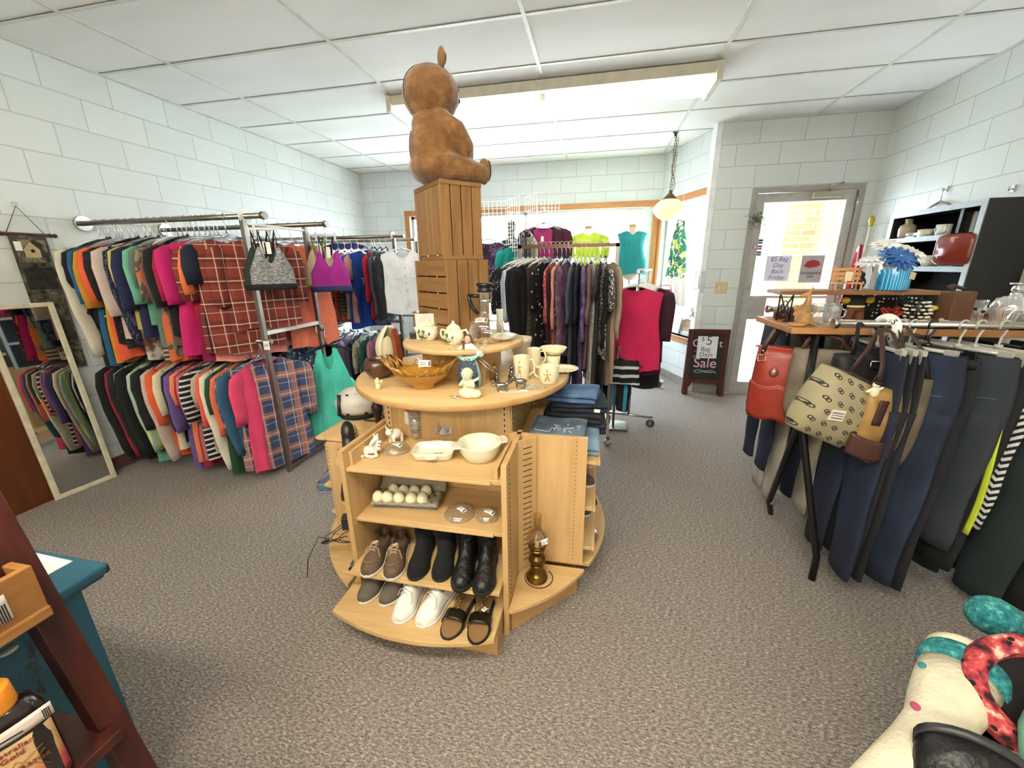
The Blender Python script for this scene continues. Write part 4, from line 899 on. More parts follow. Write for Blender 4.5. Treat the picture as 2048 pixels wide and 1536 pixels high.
pair(lambda l, a, d: shoe('boat_shoe', l, a, d, BRN, SOLW, 'low', .265, .088, 'shoes on the third shelf', parts=('laces', 'tag', 'moc')), [
    (733, 1157, 770, 1075, S3, 'brown leather boat shoe with tied laces, leftmost on its shelf'), (782, 1163, 803, 1070, S3, 'brown leather boat shoe with tied laces, beside the black bootie')])
pair(lambda l, a, d: shoe('ankle_bootie', l, a, d, BSU, SOLB, 'bootie', .255, .085, 'shoes on the third shelf'), [
    (828, 1163, 858, 1065, S3, 'black suede bootie next to the brown boat shoes'), (879, 1166, 898, 1065, S3, 'black suede bootie next to the slouchy leather boots')])
pair(lambda l, a, d: shoe('slouch_boot', l, a, d, LTH, SOLB, 'boot', .27, .088, 'shoes on the third shelf'), [
    (918, 1187, 941, 1080, S3, 'black wrinkled leather boot, left one of its pair'), (962, 1196, 978, 1085, S3, 'black wrinkled leather boot against the divider panel')])
pair(lambda l, a, d: shoe('desert_shoe', l, a, d, DST, SOLW, 'closed', .25, .083, 'shoes on the bottom shelf'), [
    (722, 1210, 757, 1160, B0, 'grey suede shoe, leftmost on the bottom shelf'), (764, 1214, 805, 1162, B0, 'grey suede shoe touching the white sneaker')])
pair(lambda l, a, d: shoe('canvas_sneaker', l, a, d, WHS, plain('#ece8de', .6), 'closed', .25, .088, 'shoes on the bottom shelf', parts=('laces',)), [
    (795, 1250, 830, 1180, B0, 'white canvas lace up sneaker beside the grey shoes'), (838, 1257, 895, 1180, B0, 'white canvas lace up sneaker beside the sandals')])
def sandal(l, a, d, tagged):
    T = shoe('wedge_sandal', l, a, d, None, SOLB, 'sandal', .245, .082, 'shoes on the bottom shelf'); BR2 = plain('#6d532e', .3, .6, var=.3)
    ts = [0, .02, .06, .12, .2, .3, .42, .55, .7, .85, .95, 1]
    hs_ = lambda t: .037*math.sqrt(max(.02, 1-((.22-t)/.22)**2)) if t < .22 else .037-.010*math.sin(PI*min(1, (t-.22)/.6)) if t < .85 else .034*math.sqrt(max(.03, 1-((t-.85)/.15)**2))
    tz = [0, .01, .03, .06, .1, .15, .22, .3, .42, .55, .7, .8, .85, .92, .97, 1]
    MB().prism([(hs_(t)+.004, t*.245) for t in tz]+[(-hs_(t)+.004, t*.245) for t in reversed(tz)], .014, .019).build('insole', plain('#8a6940', .6), T)
    MB().prism([(-.025, .16), (.03, .16), (.025, .24), (-.02, .24)], 0, .0135).build('wedge_heel', SOLB, T)
    MB().grid(lambda u, v: (.044*math.cos(PI*u)*-1+.004, .055+.045*v, .012+.038*math.sin(PI*u)**.6), 16, 5).build('toe_strap', plain('#1f1c16', .18, .3), T, solid=.002)
    m = MB()
    for i in range(14): m.ball((.004+.004*math.sin(i*2.3), .10+i*.008, .048+.0022*i), (.0085, .006, .004), 6, 5)
    m.build('jewelled_strap', BR2, T)
    MB().grid(lambda u, v: (.030*math.cos(PI*(u*1.0))*-1+.004, .19+.045*math.sin(PI*u), .075+.016*v), 16, 3).build('ankle_strap', plain('#1b1713', .3), T, solid=.002)
    if tagged: price_tag(T, (.02, .11, .056), (0, .1, .9), .026, .016)
pair(lambda l, a, d: sandal(l, a, d, 'rightmost' in l), [(891, 1281, 930, 1200, B0, 'bronze jewelled sandal beside the white sneakers'), (950, 1291, 968, 1205, B0, 'bronze jewelled sandal, rightmost on the bottom shelf')])
# ---------------------------------------------------------------- left bay goods
lx, ly = -1.235, 1.83
hm = thing('helmet', 'white and red bicycle helmet on the left side shelf', 'helmet', (lx-.02, ly+.02, .6805), .4)
t_h = cloth('#cfc9c0', 'marble', '#b9b1a6', '#000000', 1.2, .35)
MB().lathe([(.085, .02), (.10, .05), (.10, .085), (.085, .125), (.05, .152), (0, .16)], 28, sx=1.2).build('shell', t_h, hm, solid=.004)
MB().lathe([(.098, .055), (.1015, .06), (.1015, .078), (.098, .083)], 28, sx=1.2).build('red_stripe', plain('#c85c4a', .4), hm)
m = MB()
for i in range(5): m.tube([(-.09+.045*i, -.085, .03), (-.085+.043*i, -.06, .14)], .010, 6)
m.build('vent', BLACK, hm)
MB().tube([(.09, -.06, .04), (.14, -.10, .01), (.10, -.14, .008), (.04, -.12, .01)], .004, 6).build('chin_strap', BLACK, hm); MB().lathe([(0, .002), (.092, .002), (.092, .03), (.08, .06)], 24, sx=1.15).build('foam_liner', plain('#1b1b1c', .8), hm)
BLU = plain('#7a3526', .5); x, y, _ = P2(738, 812, .68)
rb = thing('toy_car', 'small dark and red toy vehicle behind the helmet', 'toy', (-1.10, 1.98, .6805), .5)
MB().box((-.06, -.028, .012), (.06, .028, .035)).build('car_body', plain('#2b2320', .4), rb, bevel=.006); MB().box((-.03, -.024, .035), (.035, .024, .055)).build('cabin', BLU, rb, bevel=.006)
for a in (-.038, .038):
    for b in (-.03, .03): MB().tube([(a, b-.004, .013), (a, b+.004, .013)], .013, 14).build('wheel', BLACK, rb)
x, y, _ = P2(728, 872, .68); vz = thing('carved_vase', 'tall dark carved wooden vase on the left side shelf', 'vase', (-1.035, 1.665, .6805))
MB().lathe([(0, 0), (.022, 0), (.024, .008), (.017, .02), (.014, .05), (.019, .085), (.028, .11), (.027, .13), (.016, .15), (.012, .158), (.014, .164), (0, .165)], 24).build('vase_body', plain('#2c1a12', .45, bump=.4, bscale=50), vz)
def upshoe(lab, loc, rot, mat):
    T = thing('leather_shoe', lab, 'shoe', loc, rot=rot, group='shoes on the left side shelf')
    blob('upper', [('b', (0, 0, .02), (.036, .06, .022)), ('b', (0, .11, .03), (.03, .05, .032)), ('t', [(0, .02, .02), (0, .12, .028)], .028)], .006, mat, T, smooth=3)
    MB().prism([(.034*math.cos(a)*(1 if math.sin(a) < 0 else .85), .055+.11*math.sin(a)) for a in [2*PI*i/24 for i in range(24)]], -.012, .0).build('sole', plain('#3a322c', .6), T)
for z_ in (.615, .42, .245): MB().prism([(-.325, -.347), (-.325, -.50), (-.38, -.53), (-.46, -.48), (-.53, -.347)], z_, z_+.014).build('corner_rack_shelf', MAP, gd, (0, -.0, 0))
upshoe('black leather shoe standing upright on the upper corner rack shelf', (-1.065, 1.45, .642), (1.0, 0, .5), plain('#191513', .4))
upshoe('brown leather shoe standing upright on the lower corner rack shelf', (-1.10, 1.45, .447), (1.15, .1, .6), plain('#3a2a20', .5))
x, y, _ = P2(695, 1035, .35); ad = thing('power_adapter', 'black power adapter with a tangled thin black cord', 'adapter', (-1.115, 1.45, .2595), .4)
MB().box((-.035, -.025, 0), (.035, .025, .065)).build('adapter_body', plain('#2b2c2e', .5), ad, bevel=.005)
random.seed(3); pts = []
for i in range(46): a = i*.42; q = .045+.018*math.sin(i*.9); pts.append((-.03+q*math.cos(a)*1.2-.0008*i, -.045+q*math.sin(a)*.7, .012+.02*math.sin(i*.5)-.0012*i*(1 if i > 20 else 0)))
pts += [(-.12, -.09, .03), (-.17, -.12, -.06), (-.18, -.14, -.14)]
MB().tube(pts, .0022, 5).build('cord', BLKPL, ad)
fs = thing('folded_shirt', 'light blue shirt folded in a plastic sleeve on the left side', 'shirt', (-1.30, 1.66, .3505), .3)
MB().box((-.08, -.09, .018), (.08, .09, .055)).build('shirt_stack', cloth('#5f9cc0', 'sparse', '#d9e6ee'), fs, bevel=.012); MB().box((-.085, -.095, 0), (.085, .095, .017)).build('lower_fold', cloth('#6f757c', 'heather', '#8c9299'), fs, bevel=.006)
MB().box((-.088, -.098, .016), (.088, .098, .060)).build('plastic_sleeve', CLEARPL, fs, bevel=.01)
x, y, _ = P2(705, 1125, .15); sn = thing('leather_clog', 'brown clog lying on the lower left base shelf', 'shoe', (-1.02, 1.36, .1435), -.3)
blob('upper', [('b', (0, 0, .022), (.036, .07, .024)), ('b', (0, .08, .02), (.03, .05, .02))], .006, plain('#59493a', .5), sn, smooth=3); sn.scale = (.8, .8, .8)
MB().prism([(.037*math.cos(a), .03+.115*math.sin(a)) for a in [2*PI*i/24 for i in range(24)]], -.0, .008).build('sole', SOLB, sn)
# ---------------------------------------------------------------- right bay goods : folded jeans
def folded(lab, loc, w, d, h, mat, rz=0, layers=2, cat='jeans'):
    T = thing('folded_jeans', lab, cat, loc, rz, 'folded jeans on the right side shelf')
    for i in range(layers):
        z0 = h*i/layers; hh = h/layers
        m = MB(); k = 14
        prof = [(-d/2, z0+.001), (d/2-hh/2, z0+.001)]+[(d/2-hh/2+hh/2*math.cos(a), z0+hh/2+hh/2*.94*math.sin(a)) for a in [-PI/2+PI*j/8 for j in range(9)]]+[(-d/2, z0+hh*.94)]
        def f(u, v, prof=prof):
            q = prof[min(len(prof)-1, int(round(u*(len(prof)-1))))]; X = (v-.5)*w
            return (X+.004*math.sin(q[0]*60+z0*90), q[0]*-1+.003*math.sin(v*9+i), q[1]*(1+.06*math.sin(v*7+i*2)))
        m.grid(f, len(prof)-1, 12)
        k = len(m.v)
        for v0 in (0, 12): m.f.append(tuple(v0*len(prof)+j for j in range(len(prof)))); m.sm.append(False)
        m.build('fold', mat, T)
    return T
D1 = cloth('#43618a', 'denim', '#7d9cc0', '#27405f'); D2_ = cloth('#151c2b', 'denim', '#2b3850', '#0b0f18'); D3 = cloth('#4f6273', 'denim', '#93a5b3', '#2f3d4a'); D4 = cloth('#6b88a3', 'denim', '#a3bace', '#48627c'); DB = cloth('#14161c', 'denim', '#2a2e38', '#0a0b0f')
RZ = .6655
folded('light blue jeans at the bottom front of the right side stack', (-.115, 1.70, RZ), .30, .22, .045, D4, 0)
j2 = folded('faded grey jeans with a decorated pocket, on the light pair', (-.145, 1.695, RZ+.0455), .24, .20, .05, D3, -.05)
random.seed(12); m = MB().tube([(-.095, -.03, .052), (-.10, -.075, .0515), (-.03, -.09, .0515), (-.025, -.03, .052)], .0018, 5)
for i in range(22): a_ = random.uniform(-.01, .10); b_ = random.uniform(-.085, .0); m.tube([(a_, b_, .0525), (a_+random.uniform(-.02, .02), b_+random.uniform(-.02, .02), .0535)], .0022, 5)
m.build('pocket_stitching', plain('#b9c2c6', .6), j2)
folded('dark jeans folded behind the faded pair', (-.085, 1.93, RZ), .30, .22, .055, D2_, .05); folded('black jeans folded in the middle of the rear stack', (-.09, 1.925, RZ+.0555), .28, .21, .05, DB, -.06, 2)
folded('near black jeans with a paper label, high in the rear stack', (-.07, 1.93, RZ+.106), .27, .20, .045, D2_, .08, 2)
j5 = folded('mid blue jeans on top of the rear jeans stack', (-.095, 1.93, RZ+.1515), .24, .19, .05, D1, -.1)
MB().box((.0, 0, 0), (.028, .002, .016)).build('paper_label', PAPER, j5, (.115, -.088, -.035), (0, 0, 0))
def sideshoe(lab, x, y, z, mat, sole, rz=-PI/2, name='sneaker', kind='low', L=.24):
    return shoe(name, lab, (x, y, z), (-1, .12), mat, sole, kind, L, .08, 'shoes on the right side shelves')
sideshoe('pink and grey woven sandal shoe, farther back under the jeans', .02, 1.93, .4405, plain('#b98a80', .7), SOLW); sideshoe('pink and grey woven sandal shoe, nearer one under the jeans', .01, 1.835, .4405, plain('#a98079', .7), SOLW)
sideshoe('dark grey canvas shoe with pale sole, farther of its pair', .03, 1.74, .4405, plain('#57544c', .8), SOLW); sideshoe('dark grey canvas shoe with pale sole, hidden by the panel', -.03, 1.645, .4405, plain('#57544c', .8), SOLW)
sideshoe('grey slip on shoe with pale sole, farther of its pair', .02, 1.80, .2355, plain('#5a5754', .8), SOLW, kind='closed'); sideshoe('grey slip on shoe with pale sole, nearest on its shelf', -.01, 1.67, .2355, plain('#5a5754', .8), SOLW, kind='closed')
sideshoe('brown flip flop at the back of the right side shelf', .05, 1.90, .2355, plain('#6e5133', .6), plain('#7a5c3a', .6), kind='low')
gb = MB()
for i in range(12): gb.ball((random.uniform(-.05, .06), random.uniform(-.07, .07), random.uniform(.02, .05)), .018, 12, 8)
bg = thing('bag_of_glass_beads', 'clear bag of round glass baubles on the right base shelf', 'bag', (-.02, 1.70, .1485)); gb.build('baubles', thin_glass('#f2f4f6', .45, .8), bg)
blob('plastic_bag', [('b', (0, 0, .04), (.085, .09, .042))], .01, CLEARPL, bg)
# ================================================================ CLOTHES
def fold_fn(seed, amp):
    rs = random.Random(seed); a = [(rs.uniform(3, 7), rs.uniform(0, 6), rs.uniform(.5, 1)) for _ in range(3)]
    return lambda u, v: amp*(.25+.75*v)*sum(w_*math.sin(f*u*PI*.8+p+v*1.3) for f, p, w_ in a)/2
def top_mesh(W=.21, L=.66, T=.024, neck=.075, drop=.06, bdrop=.02, sleeve=.2, flare=.02, amp=.007, seed=1, slope=.055, waist=.1, slouch=0, hemw=.012, strap=0, wr=.013):
    F = fold_fn(seed, amp); rs = random.Random(seed*7+1); nu, nv = (60 if strap else 26), 20; m = MB(); ph = rs.uniform(0, 6)
    def hw(v): return W*(1-waist*math.sin(PI*min(1, v*1.5)))+flare*v**1.5 if not strap else (W*.80*(.62+.38*min(1, v*4.2)))+flare*v**1.4
    for s in (-1, 1):
        d = drop if s > 0 else bdrop; n = neck/W
        def f(u, v, s=s, d=d, n=n):
            u = u*2-1; au = abs(u); zt = -slope*au
            if strap:
                zt = -.02-.01*au
                if au < .36: zt -= (.17 if s > 0 else .07)*strap*math.sqrt(1-(au/.36)**2)
                elif au > .66: zt -= .19*strap*math.sin(PI/2*min(1, (au-.66)/.30))**.6
            elif au < n: zt = -slope*n - d*math.sqrt(max(0, 1-(au/n)**2))
            zh = -L+hemw*math.sin(u*4+ph)+.012*au
            z = zt*(1-v)+zh*v; x = u*hw(v)
            th = T*(.35+.65*min(1, v*5))*(1-au**3)**.5 if au < 1 else 0
            q_ = min(1, v*4)*min(1, (1-au)*6); yy = F(u, v)+wr*q_*noise.noise(Vector((x*20+seed*3.1, seed*1.7, z*3.2+x*6)))+wr*.5*q_*noise.noise(Vector((x*44, seed, z*9)))
            return (x, s*th+yy, z+.006*v*noise.noise(Vector((x*16, seed*2.0, 0))))
        m.grid(f, nu, nv)
    if sleeve:
        for q in (-1, 1):
            p0 = Vector((q*(W-.02), 0, -slope-.035)); Ls = sleeve; sw = rs.uniform(-.012, .012)
            pts = [p0, Vector((q*(W+.018), sw*.3, -slope-.06)), Vector((q*(W+.034), sw, -slope-.13))]
            k = max(1, int(Ls/.07))
            for i in range(1, k+1): t = i/k; pts.append(Vector((q*(W+.038-.012*t-.03*t*t*(Ls > .35)), sw*(1+t)+.006*math.sin(i*1.7+seed), -slope-.13-Ls*t)))
            n_ = len(pts); ra = [.045]+[.062-.022*(i/(n_-1))*(1 if Ls > .3 else .4) for i in range(1, n_)]
            rb = [.016]+[.019+.003*math.sin(i*1.9+seed) for i in range(1, n_)]
            m.tube(pts, ra, 12, True, None, rb, up=(1, 0, 0))
    return m
def pants_mesh(W=.19, L=.98, T=.03, flare=0, amp=.008, seed=1, short=0, legw=.095):
    F = fold_fn(seed, amp); m = MB()
    def ring(cx, cz, rx, ry, n=20, off=0): return [(cx+rx*math.cos(2*PI*k/n), off+ry*math.sin(2*PI*k/n), cz) for k in range(n)]
    rows = []
    for i in range(7):
        t = i/6; z = -.26*t; rows.append(ring(0, z-.006*math.cos(i), W*(.92+.10*math.sin(t*PI*.6)), T*(.55+.45*t)))
    n = 20; k0 = len(m.v); vs = [p for r_ in rows for p in r_]
    fs = [(i*n+k, i*n+(k+1) % n, (i+1)*n+(k+1) % n, (i+1)*n+k) for i in range(6) for k in range(n)]; m.add(vs, fs, True)
    for q in (-1, 1):
        pts = []; ra = []; rb = []
        for i in range(13):
            t = i/12; z = -.22-(L-.22)*t; w_ = legw*(1-.32*t)+flare*t*t
            pts.append((q*(W*.50+.004*math.sin(i*.8+seed)), F(q*.5, t)*1.2, z)); ra.append(w_); rb.append(T*(.95-.25*t)*(1+.15*math.sin(i*1.6+seed)))
        m.tube(pts, ra, 16, True, None, rb, up=(1, 0, 0))
    return m
# hangers : origin at the centre of the rod
def hanger_mesh(kind):
    hook = MB().tube([(0, .0+.021*math.cos(a), .021*math.sin(a)) for a in [-.5+.35*i for i in range(12)]] + [(0, 0, -.045), (0, 0, -.105)], .0018 if kind in ('clear', 'black', 'white') else .0042, 6)
    body = MB()
    if kind in ('clear', 'black', 'white'):
        body.tube([(0, 0, -.094), (0, 0, -.115)], .009, 8)
        for q in (-1, 1): body.tube([(0, 0, -.112), (q*.06, 0, -.122), (q*.13, 0, -.146), (q*.19, 0, -.176)], [.010, .009, .008, .006], 6, ry=[.006, .006, .005, .005], up=(0, 0, 1))
    else:
        body.tube([(-.16, 0, -.085), (.16, 0, -.085)], .008, 6)
        for q in (-1, 1): body.box((q*.14-.018, -.008, -.125), (q*.14+.018, .008, -.075)).ball((q*.14, -.012, -.13), (.016, .006, .02), 10, 6)
        body.tube([(0, 0, -.07), (0, 0, -.088)], .012, 8)
    return hook, body
HM = {}
HCOL = {'clear': (CLEARPL, 'clear plastic'), 'black': (BLKPL, 'black plastic'), 'white': (plain('#e9e9e6', .4), 'white plastic'), 'clip': (thin_glass('#dcdad0', .3, .9, 'milky_plastic', .45), 'clear clip'), 'blackclip': (BLKPL, 'black clip')}
for k in HCOL:
    h, b = hanger_mesh('clip' if 'clip' in k else k)
    HM[k] = (h.mesh('hook', CHROME if 'clip' not in k else (HCOL[k][0])), b.mesh('shoulder_bar' if 'clip' not in k else 'clip_bar', HCOL[k][0]))
def hanger(kind, loc, rz, what, group):
    T = thing('clothes_hanger', '%s hanger holding the %s' % (HCOL[kind][1], what), 'hanger', loc, rz, group)
    place('hook', HM[kind][0], T); place('shoulder_bar' if 'clip' not in kind else 'clip_bar', HM[kind][1], T); return T
gseed = [10]
def garment(name, desc, where, x, y, zr, rz, mat, cat='shirt', hk='clear', group=None, mesh='top', hname=None, **kw):
    gseed[0] += 1; kw.setdefault('seed', gseed[0])
    m = (top_mesh if mesh == 'top' else pants_mesh)(**kw)
    o = m.build(name, mat, None, (x, y, zr-(.118 if mesh == 'top' else .088)), (0, 0, rz)); o['label'] = (desc+' '+where).strip(); o['category'] = cat
    if group: o['group'] = group
    hanger(hk, (x, y, zr), rz, hname or desc, 'hangers '+(where or group)); return o
def C(h, p=None, b='#ffffff', c='#000000', s=1, r=.85): return cloth(h, p, b, c, s, r)
def rail(parent, p0, p1, r=.0165, name='rail', mat=None): return MB().tube([p0, p1], r, 14).build(name, mat or STEEL, parent)
random.seed(21)
# ---------------------------------------------------------------- rack A (two rods, two levels) against left wall
RAY1, RAY2, RAH, RAL = 2.30, 2.86, 1.782, .985
ra = thing('clothes_rack', 'two level chrome clothes rack fixed to the left wall, nearest the mirror', 'clothes rack', (-2.2, 2.56, 0))
for y in (RAY1-2.56, RAY2-2.56):
    MB().box((-.014, y-.014-.02, 0), (.014, y+.014-.02, RAH-.02)).build('upright', STEEL, ra)
    MB().tube([(-1.33, y, RAH), (.14 if y < 0 else .17, y, RAH)], .0165, 14).tube([(.13 if y < 0 else .16, y, RAH), (.155 if y < 0 else .185, y, RAH)], .024, 14).build('upper_rail', STEEL, ra)
    rail(ra, (-1.33, y, RAL), (.03, y, RAL), name='lower_rail'); MB().tube([(-1.345, y, RAH), (-1.32, y, RAH)], .05, 20).build('wall_flange', CHROME, ra)
MB().box((-.012, RAY1-2.58, 1.03), (.012, RAY2-2.58, 1.055)).build('cross_bar', WHITE, ra); MB().box((-.012, RAY1-2.58, .025), (.012, RAY2-2.58, .05)).build('cross_bar', STEEL, ra)
MB().box((-.01, RAY1-2.58, RAH-.05), (.01, RAY2-2.58, RAH-.035)).build('cross_bar', WHITE, ra)
for x, y, z in ((0, RAY1-2.56, RAH), (-.02, RAY2-2.56, RAL)): MB().tube([(x-.004, y, z), (x+.004, y, z)], .045, 22).build('size_ring', WHITE, ra)
WA = 'on the front upper rod of the left rack'; GA = 'clothes on the front upper rod'
up = [ # name, desc, colour material, kw, category
 ('sweater', 'cream long sleeved sweater', C('#d8cfb8'), dict(L=.80, sleeve=.58, W=.22), 'white'),
 ('cardigan', 'black long cardigan', C('#101216'), dict(L=.86, sleeve=.4), 'black'),
 ('tee_shirt', 'teal blue long tee', C('#1f5f86'), dict(L=.85, sleeve=.22), 'black'),
 ('blouse', 'deep maroon blouse with white flowers', C('#2a0f1c', 'sparse', '#c9b8b4'), dict(L=.83, sleeve=.18), 'clear'),
 ('tee_shirt', 'mustard yellow tee', C('#c98e22'), dict(L=.84, sleeve=.25), 'clear'),
 ('top', 'bright coral ribbed top', C('#f0613f'), dict(L=.80, sleeve=.2), 'clear'),
 ('blouse', 'black lace blouse', C('#141214', 'floral', '#2a2628'), dict(L=.70, sleeve=.2), 'clear'),
 ('jacket', 'black quilted jacket', C('#15161a', 'stripe', '#25262b', s=.6), dict(L=.72, sleeve=.16, T=.028), 'clear'),
 ('cardigan', 'blush pink knit cardigan', C('#d3bdae'), dict(L=.66, sleeve=.3), 'black'),
 ('blouse', 'navy polka dot long sleeved blouse', C('#141a35', 'dots', '#9aa0b8', s=.7), dict(L=.66, sleeve=.5, W=.225, T=.03), 'black'),
 ('tank_top', 'white and brown marbled tank', C('#d9cfc0', 'marble', '#6a4a30'), dict(L=.80, sleeve=0), 'black'),
 ('top', 'pale yellow knit top', C('#c9b45c'), dict(L=.6, sleeve=.15), 'clear'),
 ('tee_shirt', 'navy blue tee', C('#1c2048'), dict(L=.64, sleeve=.26, W=.22), 'black'),
 ('tee_shirt', 'mint green tee', C('#6fb493'), dict(L=.55, sleeve=.22), 'clear'),
 ('sweater', 'sage green sweater with a patterned hem', C('#63796b', 'hem', '#4a3d34', '#b3a08a', s=1.12), dict(L=.80, sleeve=.12, T=.03), 'clear'),
 ('blouse', 'orange and taupe paisley blouse', C('#d06a35', 'paisley', '#8a7562', '#57473c', s=1.3), dict(L=.78, sleeve=.20, W=.235, T=.034), 'white'),
 ('top', 'burnt orange ribbed top', C('#d9572a'), dict(L=.80, sleeve=.1, flare=.04), 'clear'),
 ('top', 'dusty mauve brown top', C('#6b5050'), dict(L=.70, sleeve=.2), 'clear'),
 ('blouse', 'plain black blouse', C('#120e10'), dict(L=.62, sleeve=.24), 'black'),
 ('blouse', 'crimson long blouse', C('#a8163f'), dict(L=.79, sleeve=.2), 'clear'),
 ('blouse', 'magenta ruffle sleeved blouse', C('#c4196a'), dict(L=.74, sleeve=.22, W=.23, flare=.05, T=.03), 'clear'),
 ('tank_top', 'bright red sleeveless top', C('#de2f24'), dict(L=.62, sleeve=0, W=.2), 'clear'),
 ('blouse', 'dark berry flared blouse', C('#8e1443'), dict(L=.78, sleeve=.1, flare=.05), 'clear'),
 ('tee_shirt', 'light orange tee', C('#ec7c45'), dict(L=.68, sleeve=.16), 'clear'),
 ('tee_shirt', 'dark navy tee hidden by plaid shirts', C('#161c33'), dict(L=.72, sleeve=.1), 'clear'),
 ('top', 'salmon pink long top', C('#f0938a'), dict(L=.80, sleeve=0, flare=.03), 'clear')]
x0 = -3.40; n_up = len(up)
for i, (nm, de, mt, kw, hk) in enumerate(up):
    x = x0+i*(1.03/(n_up-1))
    garment(nm, de, WA, x, RAY1+random.uniform(-.012, .012), RAH, -PI/2+random.uniform(-.12, .12)+(.10 if i == 15 else -.45 if i == n_up-1 else 0), mt, nm.replace('_', ' '), hk, GA, **dict(kw, T=kw.get('T', .018), amp=.006))
PLR = C('#7e2f20', 'plaid', '#e6d2bb', '#5a1c14', s=1.15)
garment('flannel_shirt', 'maroon plaid shirt', WA, -2.325, RAY1-.03, RAH, -PI/2-.50, PLR, 'shirt', 'clear', GA, L=.74, sleeve=.20, W=.225, drop=.05, T=.03, seed=77)
garment('flannel_shirt', 'second maroon plaid shirt nearest the upright', WA, -2.235, RAY1+.08, RAH, -PI/2-.42, PLR, 'shirt', 'clear', GA, L=.60, sleeve=.25, W=.215, T=.022, seed=78)
WA2 = 'on the rear upper rod of the left rack'; GA2 = 'clothes on the rear upper rod'
up2 = [('jacket', 'dark bottle green jacket', C('#20332c'), .7, .3, 'black'), ('blouse', 'grey brown print blouse', C('#8a7a68', 'floral', '#c9b8a0', '#5b4b3e'), .72, .25, 'black'), ('tee_shirt', 'black scoop tee', C('#16161a'), .7, .2, 'black'), ('top', 'lime yellow top', C('#c3c04a'), .6, .1, 'clear'), ('sweater', 'pale grey sweater', C('#b9b9b4'), .7, .5, 'clear'),
 ('shirt', 'chambray blue shirt', C('#5b7fb5'), .6, .3, 'white'), ('tee_shirt', 'deep purple tee', C('#3c1f52'), .62, .2, 'white'), ('top', 'black sheer top', C('#1a1a20'), .7, .2, 'clear'), ('blouse', 'tan ribbed blouse', C('#c9a98a'), .7, .2, 'clear'),
 ('blouse', 'orange cream stripe blouse', C('#d9916a', 'stripe', '#efe2cf'), .68, .2, 'clear'), ('blouse', 'peach lace blouse', C('#eaa98c', 'floral', '#f2cdb8', '#e39a7e', .5), .78, .12, 'clear'), ('top', 'coral hemmed top', C('#ec7f62'), .82, .1, 'clear')]
for i, (nm, de, mt, L_, sl, hk) in enumerate(up2):
    garment(nm, de, WA2, -3.30+i*.095, RAY2, RAH, -PI/2+random.uniform(-.12, .12)-(.35 if i in (10, 11) else 0), mt, nm.replace('_', ' '), hk, GA2, L=L_, sleeve=sl, T=.022)
# lower level front
WL = 'on the front lower rod of the left rack'; GL = 'clothes on the front lower rod'
lo_ = [('coat', 'black wool coat', C('#0f0f12'), dict(L=.80, sleeve=.55, W=.22), 'black'), ('cardigan', 'crimson long cardigan', C('#8c1526'), dict(L=.78, sleeve=.55), 'black'), ('jacket', 'black jacket next to the crimson cardigan', C('#121216'), dict(L=.76, sleeve=.5), 'black'),
 ('sweater', 'grey and white print sweater', C('#5d7480', 'marble', '#c9d2d0'), dict(L=.6, sleeve=.5), 'black'), ('coat', 'black coat with a dark zip', C('#0d0c10'), dict(L=.78, sleeve=.55), 'black'), ('blouse', 'pale green long blouse hem', C('#6fb596'), dict(L=.78, sleeve=0), 'clear'),
 ('jacket', 'mint windbreaker', C('#a3b7a0', 'vstripe', '#b8cf7a', s=.9), dict(L=.66, sleeve=.48, W=.225, T=.03), 'clear'), ('jacket', 'black fleece jacket', C('#141318'), dict(L=.7, sleeve=.3), 'black'), ('cardigan', 'beige and rose cardigan', C('#c7b0a3'), dict(L=.66, sleeve=.55), 'black'),
 ('tee_shirt', 'burnt orange tee', C('#dd5f35'), dict(L=.74, sleeve=.26), 'clear'), ('tee_shirt', 'cream tee behind the purple one', C('#e6d9b8'), dict(L=.66, sleeve=.18), 'clear'), ('tee_shirt', 'dark ink blue tee', C('#15152b'), dict(L=.6, sleeve=.3), 'clear'), ('tee_shirt', 'dusty purple tee', C('#6a5390'), dict(L=.80, sleeve=.3, W=.22, T=.026), 'clear'),
 ('tee_shirt', 'orange washed tee', C('#ee8a5c'), dict(L=.75, sleeve=.1), 'clear'), ('tee_shirt', 'crimson red tee', C('#a3142c'), dict(L=.8, sleeve=.1, T=.026), 'clear'), ('sweater', 'dusty rose sweater', C('#b87478'), dict(L=.72, sleeve=.2), 'clear'), ('blouse', 'black blouse with thin white stripes', C('#14141a', 'stripe', '#d9d6d0', s=1.1), dict(L=.72, sleeve=.22, W=.23, T=.034), 'clear'),
 ('vest', 'beige knit vest', C('#b5a58e'), dict(L=.66, sleeve=.1), 'clear'), ('tee_shirt', 'coral red tee', C('#e55a4c'), dict(L=.5, sleeve=.25), 'black'), ('shirt', 'ivory long sleeved shirt', C('#e2dcc4'), dict(L=.7, sleeve=.58), 'black'), ('tee_shirt', 'dark green tee', C('#1f4a2e'), dict(L=.82, sleeve=.14, flare=.03), 'clear'),
 ('tee_shirt', 'salmon orange tee', C('#e06a4a'), dict(L=.62, sleeve=.3), 'clear'), ('sweater', 'steel blue sweater', C('#2f5a78'), dict(L=.66, sleeve=.45), 'clear'), ('tee_shirt', 'bright pink tee', C('#e2426c'), dict(L=.80, sleeve=.22, W=.225, T=.026), 'clear')]
for i, (nm, de, mt, kw, hk) in enumerate(lo_):
    garment(nm, de, WL, -3.38+i*.0465, RAY1+random.uniform(-.012, .012), RAL, -PI/2+random.uniform(-.12, .12), mt, nm.replace('_', ' '), hk, GL, **dict(kw, T=kw.get('T', .017), amp=.006))
PLB = C('#39496b', 'plaid', '#d3d0d3', '#a06a5c', s=1.15)
